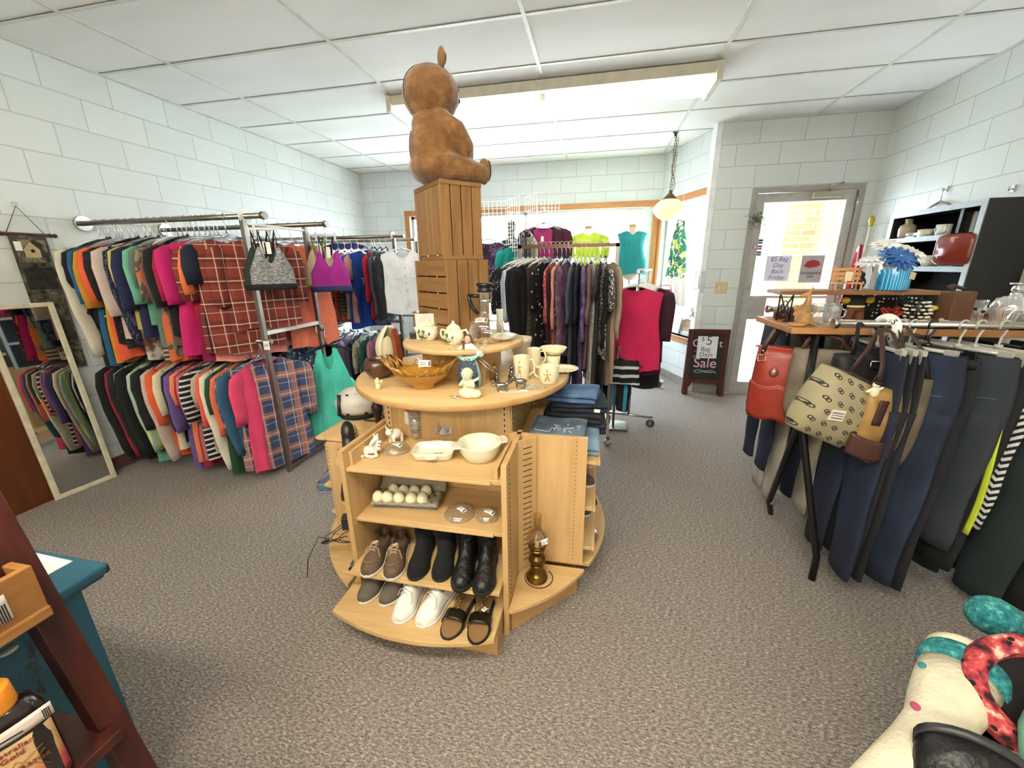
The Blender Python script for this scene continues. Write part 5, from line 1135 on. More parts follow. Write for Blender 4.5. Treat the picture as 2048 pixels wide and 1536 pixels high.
garment('flannel_shirt', 'navy and rust plaid shirt', WL, -2.255, RAY1-.01, RAL, -PI/2-.55, PLB, 'shirt', 'clear', GL, L=.80, sleeve=.30, W=.225, T=.034, seed=80)
WL2 = 'on the rear lower rod of the left rack'
lo2 = [('blouse', 'purple print blouse', C('#4a3463', 'floral', '#8a75a8', '#2a1f3d'), 'clear'), ('top', 'bright yellow green top', C('#b5bd2a'), 'clear'), ('tee_shirt', 'teal tee', C('#24707f'), 'clear'), ('blouse', 'pink and navy floral blouse', C('#d9c3c9', 'floral', '#c06a7a', '#2c3552'), 'clear'), ('blouse', 'ink and white floral blouse', C('#26344d', 'floral', '#b9c3cf', '#4b5c78'), 'clear'), ('tee_shirt', 'ash grey tee', C('#8e8e90'), 'clear')][:5]
for i, (nm, de, mt, hk) in enumerate(lo2): garment(nm, de, WL2, -2.74+i*.085, RAY2, RAL, -PI/2+random.uniform(-.1, .2), mt, nm.replace('_', ' '), hk, 'clothes on the rear lower rod', L=.78, sleeve=.2, T=.02)
TQ = garment('tank_top', 'turquoise sleeveless top facing the aisle', 'on the rear lower rod end', -2.10, RAY2-.10, RAL, -PI/2-.80, C('#4fcbb6'), 'tank top', 'black', 'clothes on the rear lower rod', L=.74, sleeve=0, W=.23, strap=1, flare=.09, T=.03, amp=.014)
# sports bras on the protruding rod ends
def bra(lab, x, y, zr, rz, m1, m2, s=1.0, band='#17171a'):
    T = thing('sports_bra', lab, 'bra', (x, y, zr-.10), rz, 'sports bras on the rod ends')
    mm = MB()
    for q in (1, -1):
        def f(u, v, q=q):
            u = u*2-1; au = abs(u); zt = -.10-.045*math.exp(-(u/.22)**2)*(1 if q > 0 else .3)-.075*max(0, (au-.62)/.38)+.035*math.exp(-((au-.45)/.14)**2)
            z = zt*(1-v)-.245*v; x_ = u*(.14+.006*v); bust = .028*math.exp(-((au-.42)/.32)**2)*math.sin(PI*min(1, .15+v))
            return (x_, q*(.012*(1-au**4)**.5+(bust if q > 0 else 0)), z)
        mm.grid(f, 28, 12)
    mm.build('cups', m1, T)
    b = MB(); b.tube([(.148*math.cos(a), .020*math.sin(a), -.258) for a in [2*PI*i/28 for i in range(29)]], .004, 6, False, ry=.017, up=(1, 0, 0)); b.build('band', m2, T)
    st = MB()
    for q in (-1, 1): st.tube([(q*.062, .012, -.09), (q*.058, .008, -.04), (q*.052, 0, .01), (q*.035, -.01, -.05), (q*.02, -.014, -.12)], .0035, 6, ry=.009, up=(1, 0, 0))
    st.build('strap', m2, T)
    MB().box((-.014, .024, -.10), (.014, .0255, -.045)).build('paper_tag', PAPER, T)
    H = thing('clip_hanger', 'clear clip hanger holding the '+lab.split(' on ')[0], 'hanger', (x, y, zr), rz); place('hook', HM['clear'][0], H)
    MB().box((-.075, -.004, -.085), (.075, .004, -.07)).box((-.075, -.006, -.12), (-.06, .006, -.06)).box((.06, -.006, -.12), (.075, .006, -.06)).build('clip_bar', plain('#d9dcdc', .3), H); T.scale = (.76*s, .95*s, s*1.12); H.scale = (.76*s, 1, 1); return T
bra('green and black sports bra on the near rod end', -2.115, 2.30, RAH, -PI/2-.25-.45, C('#1d2f2a'), C('#121212'), 1.15)
bra('grey heather sports bra on the near rod end', -2.065, 2.30, RAH, -PI/2-.25-.55, C('#4b4b4e', 'heather', '#b3b3b3'), C('#101012'), 1.15)
bra('dark plum sports bra on the far rod end', -2.15, 2.90, RAH, -PI/2-.25-.4, C('#2b1b2f'), C('#17131c'), 1.15)
bra('tan sports bra on the far rod end', -2.10, 2.84, RAH, -PI/2-.25-.45, C('#b7a88c'), C('#a0aa5a'), 1.15)
bra('magenta sports bra with navy band on the far rod end', -2.045, 2.86, RAH, -PI/2-.25-.50, C('#a3248f'), C('#2a2f5b'), 1.3)
sgn = thing('size_tag', 'small white size tag clipped to the near upright', 'tag', (-2.18, 2.262, .965)); MB().box((-.022, -.002, -.03), (.022, 0, .03)).build('card', PAPER, sgn, (.0, .0, 0)); writing('size_print', '2X', .026, INK, sgn, (0, -.003, 0), (PI/2, 0, 0))
bn = thing('hanging_sweater', 'dark purple folded cap hung on a wall hook above the rack', 'cap', (-3.52, 4.6, 1.83))
random.seed(21)
# ---------------------------------------------------------------- rack B, farther left wall
RBY1, RBY2, RBH, RBL = 3.78, 4.30, 1.752, .93
rb_ = thing('clothes_rack', 'two level chrome clothes rack on the left wall, farther from the mirror', 'clothes rack', (-1.95, 4.0, 0))
for y, xe in ((RBY1-4.0, .10), (RBY2-4.0, -.02)):
    MB().box((-.014, y-.014-.02, 0), (.014, y+.014-.02, RBH-.02)).build('upright', STEEL, rb_)
    MB().tube([(-1.58, y, RBH), (xe, y, RBH)], .0165, 14).build('upper_rail', STEEL, rb_); MB().tube([(-1.58, y, RBL), (.02, y, RBL)], .0165, 14).build('lower_rail', STEEL, rb_)
    MB().tube([(-.02, y, RBH), (-.012, y, RBH)], .042, 20).build('size_ring', WHITE, rb_)
MB().box((-.012, RBY1-4.02, .03), (.012, RBY2-4.02, .055)).build('cross_bar', STEEL, rb_)
WB = 'on the upper rod of the far left rack'; GB = 'clothes on the far rack upper rod'
ub = [('blouse', 'black floral blouse', C('#15131a', 'sparse', '#b06a80'), .72, .2, 'black'), ('tee_shirt', 'black and white striped tee', C('#15151a', 'widestripe', '#e6e2d8'), .76, .12, 'clear'), ('top', 'olive yellow top', C('#b3a86a'), .72, .1, 'clear'), ('blouse', 'red and pink patterned blouse', C('#c93a4a', 'floral', '#eda7b0', '#a32232'), .6, .22, 'clear'), ('tee_shirt', 'bright red tee', C('#d82a2a'), .74, .2, 'clear'), ('tee_shirt', 'brown and cream striped tee', C('#3a332f', 'widestripe', '#d6cbb9'), .76, .12, 'clear'),
 ('tee_shirt', 'coral orange tee', C('#e87c5c'), .7, .26, 'clear'), ('top', 'dark olive striped top', C('#4c4a36', 'stripe', '#8a8768'), .62, .2, 'clear'), ('tee_shirt', 'light pink tee', C('#e0b4a4'), .68, .22, 'clear'), ('tee_shirt', 'rose pink long tee', C('#cf9488'), .72, .1, 'clear')]
for i, (nm, de, mt, L_, sl, hk) in enumerate(ub): garment(nm, de, WB, -3.02+i*.074, RBY1, RBH, -PI/2+random.uniform(-.1, .1)+.1, mt, nm.replace('_', ' '), hk, GB, L=L_, sleeve=sl, T=.02)
bt = garment('tee_shirt', 'royal blue tee with light lettering', WB, -2.27, RBY1-.02, RBH, -PI/2-.45, C('#1b3f9c'), 'tee shirt', 'clear', GB, L=.76, sleeve=.22, W=.225, T=.03)
writing('shirt_print', 'THE', .085, plain('#b9c6ea', .6), bt, (.03, .042, -.30), (PI/2, 0, PI))
garment('blouse', 'red buttoned blouse', WB, -2.17, RBY1, RBH, -PI/2+.1, C('#b21526'), 'blouse', 'black', GB, L=.66, sleeve=.3); garment('tee_shirt', 'black cap sleeved tee', WB, -2.20, RBY1, RBH, -PI/2+.2, C('#131316'), 'tee shirt', 'black', GB, L=.5, sleeve=.2, T=.018)
garment('shirt', 'slate blue denim shirt', WB, -2.11, RBY1, RBH, -PI/2+.1, C('#3f4b5c'), 'shirt', 'black', GB, L=.72, sleeve=.45, T=.02); garment('jacket', 'black denim jacket', WB, -2.05, RBY1, RBH, -PI/2+.1, C('#16181c'), 'jacket', 'black', GB, L=.66, sleeve=.48, T=.022)
wsh = garment('shirt', 'white denim shirt with snap buttons facing the aisle', 'at the rod end', -1.90, RBY1+.02, RBH, -PI/2-.65, C('#eef0f4'), 'shirt', 'white', GB, L=.62, sleeve=.42, W=.23, T=.034, drop=.07, amp=.010)
m = MB()
for i in range(7): m.ball((.0, .040, -.10-i*.075), (.006, .003, .006), 8, 5)
m.build('snap_buttons', plain('#8f9096', .3, .6), wsh)
for q in (-1, 1): MB().box((q*.09-.04, .034, -.28), (q*.09+.04, .040, -.17)).build('chest_pocket', C('#e9ebf0'), wsh, bevel=.003)
WBL = 'on the lower rod of the far left rack'
lb = [('cardigan', 'mint green long cardigan', C('#6cc0a4'), .74, .5), ('top', 'black textured top', C('#17171b'), .66, .3), ('tee_shirt', 'black and cream striped long tee', C('#1c1c22', 'widestripe', '#ddd8ce'), .78, .2), ('tee_shirt', 'lilac grey tee', C('#b39ab5'), .76, .25), ('tee_shirt', 'navy short sleeved top', C('#171b33'), .72, .25), ('blouse', 'cream lace blouse', C('#c9c3ab', 'floral', '#b0a88c', '#8e8a6a'), .76, .2), ('top', 'emerald green top', C('#1c5a48'), .66, .2), ('blouse', 'dusty mauve flutter blouse', C('#a36a80'), .6, .25), ('blouse', 'white floral blouse', C('#d9ccd0', 'floral', '#a05a72', '#3a2a38'), .7, .1), ('blouse', 'dark plum floral blouse', C('#2a1c28', 'floral', '#8a6a80', '#4b3345'), .6, .3), ('top', 'black sleeveless long top', C('#121215'), .74, 0)]
for i, (nm, de, mt, L_, sl) in enumerate(lb): garment(nm, de, WBL, -2.80+i*.082, RBY1, RBL, -PI/2+random.uniform(-.1, .1)+.15, mt, nm.replace('_', ' '), 'black' if i % 2 else 'clear', 'clothes on the far rack lower rod', L=L_, sleeve=sl, T=.024)
COL.objects.unlink(bn); bpy.data.objects.remove(bn)
cap = garment('cap', 'dark purple top folded on a hanger', 'high on the left wall', -3.30, 5.0, 1.93, .5, C('#2b1f5c'), 'top', 'clear', None, L=.24, sleeve=.1, hname='dark purple top on the left wall')
random.seed(21)
# ---------------------------------------------------------------- middle rolling rack C
RCY, RCH = 3.42, 1.625
rc = thing('rolling_rack', 'square tube rolling clothes rack in the middle of the floor with clear casters', 'clothes rack', (-.30, RCY, 0))
for x in (-.345, .44): 
    MB().box((x-.014, -.014, .10), (x+.014, .014, RCH)).build('upright', STEEL, rc); MB().box((x-.014, -.30, .07), (x+.014, .30, .10)).build('foot_bar', STEEL, rc)
    for y in (-.27, .27): MB().ball((x, y, .032), .032, 14, 9).build('caster', plain('#8f8c88', .2, .5), rc)
MB().box((-.36, -.014, RCH-.028), (.455, .014, RCH)).build('hang_rail', plain('#6a4a36', .35, .5), rc)  # brown base colour paints in the reflection on the chrome rail
WC = 'on the middle rolling rack'; GC = 'clothes on the middle rolling rack'
mid = [('blouse', 'black blouse with white polka dots', C('#121214', 'bigdots', '#e9e6df', s=.6), .46, .25, 'white', .21), ('top', 'orange red sleeveless top', C('#d9451f'), .52, 0, 'white', .2), ('shirt', 'pale blue striped shirt', C('#b3c0d6', 'vstripe', '#dde3ee'), .9, .3, 'white', .2), ('hoodie', 'dark navy hoodie', C('#12141f'), .82, .5, 'white', .215), ('jacket', 'black zip jacket', C('#101014'), .9, .5, 'clear', .215),
 ('blouse', 'olive and black grid sleeveless blouse', C('#4c4433', 'grid', '#14120e', s=.8), 1.0, 0, 'white', .21), ('blouse', 'black blouse with small white flowers', C('#121016', 'sparse', '#cfcbd6', s=.7), 1.0, .2, 'clear', .2), ('cardigan', 'dark wine long cardigan', C('#3d1228'), 1.0, .5, 'black', .21), ('blouse', 'red blouse with white dots', C('#b8444a', 'dots', '#f2dcd4', s=.9), 1.02, .3, 'clear', .2), ('top', 'peach pink draped top', C('#e0a594'), 1.0, .35, 'clear', .21),
 ('blouse', 'maroon blouse with cream leaf print', C('#2a141f', 'floral', '#a97f86', '#3a1c2a', s=.45), 1.1, .4, 'black', .215), ('blouse', 'mauve rose printed blouse', C('#8f6a80', 'marble', '#5f4058'), .82, .55, 'clear', .215), ('top', 'slate grey knit top', C('#4c5566'), 1.0, .3, 'clear', .2), ('blouse', 'dark navy blouse', C('#171c2c'), 1.1, .3, 'clear', .2), ('blouse', 'lilac tie dye blouse', C('#7a6896', 'marble', '#4a4064'), 1.04, .45, 'clear', .2), ('blouse', 'brown mauve blouse', C('#7d5a58'), .92, .3, 'clear', .2),
 ('tank_top', 'white lace tank', C('#d9d3cc', 'floral', '#c6c0ba', '#e6e2dd', .4), 1.06, 0, 'clear', .19), ('blouse', 'grey sequinned flutter blouse', C('#4d4a4a', 'sequin', '#e9e6e2'), .78, .2, 'white', .235), ('dress', 'charcoal draped dress', C('#3b3a3c'), 1.16, .1, 'clear', .22), ('jacket', 'plain black jacket', C('#121214'), 1.08, .5, 'black', .21), ('cardigan', 'beige cardigan at the rack end', C('#a8937b'), 1.02, .42, 'clear', .215)]
for i, (nm, de, mt, L_, sl, hk, W_) in enumerate(mid):
    x = -.615+i*(.70/(len(mid)-1))
    garment(nm, de, WC, x, RCY+random.uniform(-.02, .02), RCH, -PI/2+random.uniform(-.10, .10)-((1.05, 1.0, .95, .85, .75, .6, .35)[i] if i < 7 else 0)+({8: -.16, 9: -.22, 10: -.22, 11: -.25, 16: .15, 17: .42, 19: .12, 20: .34}.get(i, 0)), mt, nm.replace('_', ' '), hk, GC, L=L_-.02, sleeve=sl, W=W_, T=.018, amp=.006, hemw=.03)
# ---------------------------------------------------------------- rolling rack D behind it, running away
DX0, DY0, DX1, DY1, DH = .33, 3.62, .60, 5.05, 1.40
rd = thing('rolling_rack', 'chrome rolling rack with black casters running toward the side window', 'clothes rack', ((DX0+DX1)/2, (DY0+DY1)/2, 0), math.atan2(DY1-DY0, DX1-DX0))
Lh = math.hypot(DX1-DX0, DY1-DY0)/2
MB().tube([(-Lh, 0, DH), (Lh, 0, DH)], .014, 12).build('hang_rail', CHROME, rd)
for x in (-Lh+.05, Lh-.05):
    MB().tube([(x, 0, .1), (x, 0, DH)], .013, 10).build('upright', CHROME, rd); MB().tube([(x, -.22, .10), (x, .22, .10)], .012, 10).build('foot_bar', CHROME, rd)
    for y in (-.2, .2):
        m = MB().tube([(x-.01, y, .04), (x+.01, y, .04)], .038, 18); cw = m.build('caster', plain('#3a3a3c', .5), rd); MB().tube([(x-.013, y, .04), (x+.013, y, .04)], .014, 12).box((x-.014, y-.006, .04), (x-.011, y+.006, .10)).build('caster_fork', CHROME, cw)
dang = math.atan2(DY1-DY0, DX1-DX0)-PI/2
WD = 'on the rack by the side window'
for i, (nm, de, mt, L_, sl, W_) in enumerate((('tee_shirt', 'large bright magenta ribbed tee', C('#c8174f', 'stripe', '#d42a60', s=.25), .74, 0, .225), ('blouse', 'dark wine blouse', C('#3b0f22'), .80, .3, .235), ('tee_shirt', 'black tee with white piping', C('#17161c', 'stripe', '#3a3a40', s=3), .70, .15, .235), ('tee_shirt', 'navy purple tee', C('#251c52'), .5, .22, .235), ('top', 'plum velvet top', C('#6a2440'), .4, .15, .23), ('dress', 'long black dress', C('#0f0f12'), 1.05, .2, .22))):
    q = i*.075; garment(nm, de, WD, DX0+(DX1-DX0)*q-.01, DY0+(DY1-DY0)*q, DH, dang+.06*math.sin(i*2)-PI+.05, mt, nm.replace('_', ' '), 'white', 'clothes by the side window', L=L_, sleeve=sl, W=W_, T=.026)
garment('skirt', 'black skirt with thin white stripes', 'hanging low beside the middle rack', .22, 3.50, .78, PI, C('#101013', 'stripe', '#c9c9cc', s=2.2), 'skirt', 'black', None, mesh='top', L=.22, sleeve=0, W=.16, neck=.01, drop=.0, slope=.0, waist=0)
garment('trousers', 'black and teal panelled trousers', 'hanging low beside the middle rack', .20, 3.62, .66, PI, C('#0e0e11', 'vstripe', '#2f8fa8', s=2.2), 'trousers', 'blackclip', None, mesh='pants', L=.42, W=.14, legw=.075)
lw = thing('lower_hang_bar', 'short steel bar holding low trousers beside the middle rack', 'rail', (.20, 3.56, 0)); MB().tube([(0, -.10, .78), (0, .0, .78)], .009, 8).tube([(0, .03, .66), (0, .10, .66)], .009, 8).build('bar', STEEL, lw); MB().tube([(.0, 0, .02), (.0, 0, .78)], .010, 8).tube([(0, .07, .02), (0, .07, .66)], .01, 8).build('post', STEEL, lw); MB().box((-.12, -.08, 0), (.12, .14, .02)).build('base', STEEL, lw)
# ---------------------------------------------------------------- wire grid display and window display
GW = plain('#f2f2ee', .4)
gr = thing('wire_grid_display', 'tall white wire grid display standing before the front window', 'wire grid', (-.88, 4.62, 0))
def gridpanel(x0, y0, x1, y1, z0, z1, n=6):
    m = MB(); d = Vector((x1-x0, y1-y0, 0))
    for i in range(n+1): t = i/n; m.tube([(x0+d.x*t, y0+d.y*t, z0), (x0+d.x*t, y0+d.y*t, z1)], .0032, 5)
    k = int((z1-z0)/.075)
    for j in range(k+1): z = z1-j*.075; m.tube([(x0, y0, z), (x1, y1, z)], .0032, 5)
    m.build('grid_panel', GW, gr)
gridpanel(-.44, 0, -.15, .0, .05, 2.145); gridpanel(-.15, 0, .07, -.35, .05, 2.14); gridpanel(.04, .15, .22, -.18, .05, 2.19); gridpanel(.22, -.1, .44, -.05, .05, 2.12)
gridpanel(-.15, 0, -.05, .25, .05, 2.12)
WG = 'on the white wire grid'
def arm(x, y, z): MB().tube([(x, y, z), (x, y-.16, z)], .006, 6).tube([(x, y-.16, z), (x, y-.165, z+.02)], .006, 6).build('display_arm', GW, gr)
for x, z in ((-.33, 1.86), (-.02, 1.80), (.30, 2.02)): arm(x, 0 if x < .2 else -.08, z)
garment('vest', 'purple black paisley sleeveless vest', WG, -.88-.33, 4.62-.12, 1.86, PI+.15, C('#3a2040', 'paisley', '#1b1420', '#8a6a98', .5), 'vest', 'white', None, L=.66, sleeve=0, W=.19, drop=.14, T=.03)
garment('top', 'teal satin top', WG, -.90, 4.48, 1.80, PI+.9, C('#1fa3a0'), 'top', 'black', None, L=.48, sleeve=.1, W=.19)
garment('cardigan', 'black and sage long cardigan', WG, -.78, 4.30, 1.90, -PI/2+.3, C('#2b2f30'), 'cardigan', 'black', None, L=.9, sleeve=.5, W=.2); garment('blouse', 'pale sage draped blouse', WG, -.72, 4.36, 1.90, -PI/2+.4, C('#b3b59f'), 'blouse', 'clear', None, L=.6, sleeve=.4, W=.2)
garment('cardigan', 'plum cardigan over a magenta top', WG, -.58, 4.46, 2.0, PI-.15, C('#45152f'), 'cardigan', 'white', None, L=.62, sleeve=.45, W=.22, drop=.3, neck=.09, T=.03)
garment('top', 'magenta satin top with a paper tag', 'inside the plum cardigan', -.585, 4.41, 1.985, PI-.15, C('#9c2a68'), 'top', 'clear', None, L=.46, sleeve=0, W=.105, T=.02, neck=.05)
tt = MB().box((-.014, -.002, 0), (.014, 0, .05)).build('paper_tag', PAPER, None, (-.585, 4.352, 1.70)); tag(tt, 'paper price tag hanging on the magenta satin top', 'tag')
# mannequins
def mannequin(lab, x, y, rz, skin, zb=.0, top=1.90):
    T = thing('mannequin', lab, 'mannequin', (x, y, zb), rz)
    h = top-zb
    blob('torso', [('b', (0, 0, h-.36), (.125, .085, .20)), ('b', (0, 0, h-.16), (.165, .06, .06)), ('b', (0, 0, h-.55), (.13, .09, .12)), ('t', [(0, 0, h-.12), (0, 0, h-.02)], .05)], .014, skin, T)
    MB().cyl((0, 0), .014, .03, h-.6, 12).build('stand_pole', CHROME, T); MB().lathe([(0, 0), (.15, 0), (.15, .012), (.02, .03), (0, .03)], 28).build('stand_base', CHROME, T); MB().cyl((0, 0), .052, h-.022, h+.006, 16).build('neck_cap', plain('#c9a070', .5), T); return T
SK = plain('#d9c3a4', .5)
mannequin('cream headless mannequin wearing the teal sleeveless top', .395, 5.52, .1, SK, 0, 1.93)
o = top_mesh(W=.185, L=.55, T=.10, sleeve=0, neck=.06, drop=.03, seed=5, waist=.2).build('sleeveless_top', C('#1f8f92'), None, (.395, 5.52, 1.885), (0, 0, PI+.1)); tag(o, 'teal sleeveless top worn by the mannequin in the front window', 'top')
mannequin('white headless mannequin wearing the yellow green blouse', -.15, 5.56, -.1, WHITE, 0, 1.93)
o = top_mesh(W=.19, L=.58, T=.10, sleeve=.16, neck=.06, drop=.03, seed=6, waist=.2).build('short_sleeved_blouse', C('#c9dc3c'), None, (-.15, 5.56, 1.885), (0, 0, PI)); tag(o, 'bright yellow green blouse worn by the mannequin in the front window', 'blouse')
bk = thing('bust_form', 'glossy black hanging bust form behind the wire grid', 'bust form', (-1.03, 4.92, 1.55))
blob('bust', [('b', (0, 0, .16), (.19, .05, .06)), ('b', (0, 0, .02), (.13, .06, .17)), ('t', [(0, 0, .18), (0, 0, .30)], .05), ('b', (0, 0, .36), (.06, .06, .07))], .014, plain('#15161a', .25, coat=.6), bk); MB().tube([(0, 0, .42), (0, 0, .50), (.02, 0, .52), (.03, 0, .50)], .004, 6).build('hook', CHROME, bk)
MB().tube([(0, 0, -.1), (0, 0, -1.5)], .012, 8).lathe([(0, -1.55), (.14, -1.55), (.14, -1.53), (0, -1.51)], 20).build('stand', BLACK, bk)
# floral dress in the side window
fd = top_mesh(W=.16, L=1.02, T=.05, sleeve=0, neck=.07, drop=.05, seed=9, flare=.12, waist=.25, amp=.018, strap=.35)
t = NT('green_floral_dress'); o_ = t.obj(); x, y, z = t.sep(o_); vo = t.new('ShaderNodeTexVoronoi'); vo.inputs['Scale'].default_value = 16; t.link(o_, vo.inputs['Vector'])
c = t.mix(t.math('GREATER_THAN', t.sep(vo.outputs['Color'])[0], .5), lin('#3f8f5c'), lin('#c8cf5a')); c = t.mix(t.math('GREATER_THAN', t.sep(vo.outputs['Color'])[1], .6), c, lin('#2f7470')); c = t.mix(t.math('GREATER_THAN', t.noise(o_, 24, 3), .57), c, lin('#f0efe0'))
c = t.mix(t.math('LESS_THAN', t.math('ADD', z, t.math('MULTIPLY', t.noise(o_, 9, 2), .16)), -.60), c, lin('#eef0ea')); t.base(c); t.set(Roughness=.8)
ddr = fd.build('summer_dress', t.m, None, (.93, 5.36, 1.99), (0, 0, AANG+PI)); tag(ddr, 'green and yellow floral dress with a white hem hanging in the side window', 'dress')
hg = hanger('white', (.93, 5.36, 2.078), AANG+PI, 'green floral summer dress', 'hanger in the side window'); MB().tube([(0, 0, .02), (0, 0, CH-.008-2.078)], .0015, 5).build('cord', WHITE, hg)
# ================================================================ RIGHT SIDE: table, rods, jeans, bags, shelf
T5 = 1.18; OAK = wood('#c58f57', '#a9733f', 1, 'x')
tb_ = thing('folding_table', 'oak topped table with black tube legs beside the jeans rod', 'table', (1.70, 2.21, 0))
MB().prism([(-.84, -.215), (.88, -.215), (.88, .215), (-.84, .215)], T5-.028, T5).build('table_top', OAK, tb_, bevel=.002)
for sx2 in (0, 1.42):
    for y1, y2 in ((-.36, -.39), (.12, .15)):
        MB().tube([(-.73+sx2, -.20, 1.15), (-.775+sx2, -.31, .78), (-.62+sx2 if y1 < 0 else -.65+sx2, y1-.01, .11), (-.63+sx2 if y1 < 0 else -.61+sx2, y2, 0)], .0155, 10).build('leg', BLKPL, tb_)
    MB().tube([(-.73+sx2, -.18, 1.14), (-.73+sx2, .18, 1.14)], .012, 8).ball((-.775+sx2, -.31, .78), .02, 10, 6).build('leg_bracket', BLKPL, tb_)
RR1, RR2, RRH = 1.88, 2.46, 1.2155
for y, lab in ((RR1, 'shiny steel rod holding jeans along the front of the oak table'), (RR2, 'shiny steel rod holding trousers along the back of the oak table')):
    rd_ = thing('clothes_rod', lab, 'rail', (1.75, y, RRH)); x_0 = .968-1.75 if y == RR1 else .93-1.75
    MB().tube([(x_0, 0, 0), (RX-.001-1.75, 0, 0)], .0165, 18).build('rod', plain('#cfc9bb', .18, 1, var=0), rd_)
    MB().tube([(x_0-.012, 0, 0), (x_0+.004, 0, 0)], .021, 18).build('end_cap', CHROME, rd_)
    MB().tube([(RX-.012-1.75, 0, 0), (RX-.001-1.75, 0, 0)], .05, 20).build('wall_flange', CHROME, rd_)
    for xb in (-.45, .45): MB().box((xb-.006, (0 if y == RR1 else -.04), -.055), (xb+.006, (.13 if y == RR1 else 0), -.042)).box((xb-.006, -.006, -.055), (xb+.006, .006, -.012)).build('rod_bracket', CHROME, rd_)
sr = thing('size_ring', 'round white size ring marked 5 on the front rod', 'size marker', (1.150, RR1, RRH-.015), rot=(.0, 0, .35))
m = MB().lathe([(.022, -.002), (.058, -.002), (.058, .002), (.022, .002), (.022, -.002)], 36, M=Matrix.Rotation(PI/2, 4, 'Y')); m.build('ring_plate', plain('#efeee8', .4, var=0), sr)
for a in (.75, 2.2+.5): 
    o = writing('size_print', '5', .034, INK, sr, (-.0032, -.037*math.sin(a), .037*math.cos(a)), (PI/2, a, -PI/2))
JB = lambda a, b, c: cloth(a, 'denim', b, c)
WJ = 'on the front rod'; GJ = 'jeans and trousers on the front rod'
DKB = JB('#161f30', '#283a58', '#0f1626'); NVY = JB('#10162a', '#1a2440', '#0a0e1a'); BKJ = JB('#14161d', '#262a34', '#0a0b0f'); GRJ = JB('#2a3038', '#424a55', '#171b21')
jl = [(1.125, 'navy wide legged jeans behind the monogram bag', JB('#171f33', '#26345a', '#10172a'), dict(L=1.02, W=.20, legw=.11), .0), (1.16, 'black trousers behind the bronze bag', BKJ, dict(L=1.0, W=.19), 0), (1.19, 'charcoal jeans tucked behind the taupe bag', BKJ, dict(L=1.03, W=.19), 0),
 (1.235, 'dark blue jeans with a ripped knee', JB('#161f33', '#34496a', '#101828'), dict(L=1.03, W=.205, legw=.105, T=.034), .42), (1.30, 'plain black jeans next to the ripped pair', BKJ, dict(L=1.05, W=.19), .35), (1.40, 'faded charcoal jeans with a stitched pocket', GRJ, dict(L=.82, W=.20, legw=.10, T=.034), .40),
 (1.455, 'black sport trousers with a lime side stripe', C('#121315'), dict(L=.92, W=.19), .3), (1.53, 'black leggings with white zigzag print', C('#101012', 'zigzag', '#dcdcda', s=1.1), dict(L=.72, W=.18, legw=.07), .3), (1.62, 'dark green grey wide trousers', C('#1f2a2b'), dict(L=1.06, W=.21, legw=.115, T=.036), .35),
 (1.74, 'black wide trousers near the wall end', C('#0f1114'), dict(L=1.06, W=.21, legw=.115), .3), (1.88, 'ink blue jeans near the wall end', NVY, dict(L=1.04, W=.2), -.1), (2.03, 'dark jeans second from the wall end', DKB, dict(L=1.04, W=.2), -.1), (2.2, 'black jeans closest to the wall', BKJ, dict(L=1.04, W=.2), 0)]
for i, (x, de, mt, kw, dr_) in enumerate(jl):
    kw.setdefault('T', .026)
    o = garment('jeans' if 'jeans' in de else ('leggings' if 'leggings' in de else 'trousers'), de, WJ, x, RR1-.01, RRH, PI/2+dr_, mt, 'jeans' if 'jeans' in de else 'trousers', 'clip' if i < 8 and i != 4 else 'blackclip', GJ, mesh='pants', **kw)
    if 'ripped' in de:
        m = MB()
        m.grid(lambda u, v: (.085+.045*(u-.5)+.01*v, .034, -.58+.012*math.sin(u*9)+.018*(v-.5)), 8, 3); m.grid(lambda u, v: (.08+.04*(u-.5), .034, -.615+.005*math.sin(u*12)+.010*(v-.5)), 8, 3); m.build('knee_rip', plain('#aab6bd', .9), o, solid=.002)
    if 'pocket' in de or 'ripped' in de:
        [MB().tube([(q*.03, .033, -.10), (q*.05, .035, -.15), (q*.10, .035, -.165), (q*.17, .030, -.155)], .0012, 4).build('pocket_stitching', plain('#5f6a78', .8), o) for q in (-1, 1)]
        MB().tube([(.19*math.cos(a)*.93, .0155*math.sin(a)*1.15, -.035) for a in [2*PI*k/24 for k in range(25)]], .002, 5, ry=.02, up=(1, 0, 0)).build('waistband', mt, o)
    if 'lime' in de: MB().grid(lambda u, v: (-.155-.022*math.sin(PI*v*.7)+.02*(u-.5)-.0*v, .020+.006*math.sin(v*6), -.10-.62*v), 3, 20).build('lime_stripe', C('#c4d433'), o, solid=.004)
WR = 'on the rear rod'; GRR = 'trousers on the rear rod'
for (x, de, mt, kw) in ((.985, 'dark indigo cropped jeans', JB('#121c30', '#22375a', '#0c1424'), dict(L=.82, W=.18)), (1.06, 'cream long trousers', C('#b9b2a2'), dict(L=1.03, W=.19, legw=.1)), (1.14, 'dark navy trousers', NVY, dict(L=.98, W=.19)), (1.22, 'ivory wide trousers', C('#d0c8b0'), dict(L=1.07, W=.2, legw=.11)), (1.32, 'deep navy trousers', NVY, dict(L=1.05, W=.2)), (1.45, 'black straight trousers', C('#111215'), dict(L=1.05, W=.2)), (1.62, 'dark blue work jeans', DKB, dict(L=1.05, W=.2))):
    garment('trousers', de, WR, x, RR2, RRH, PI/2, mt, 'trousers', 'clip', GRR, mesh='pants', T=.026, **kw)
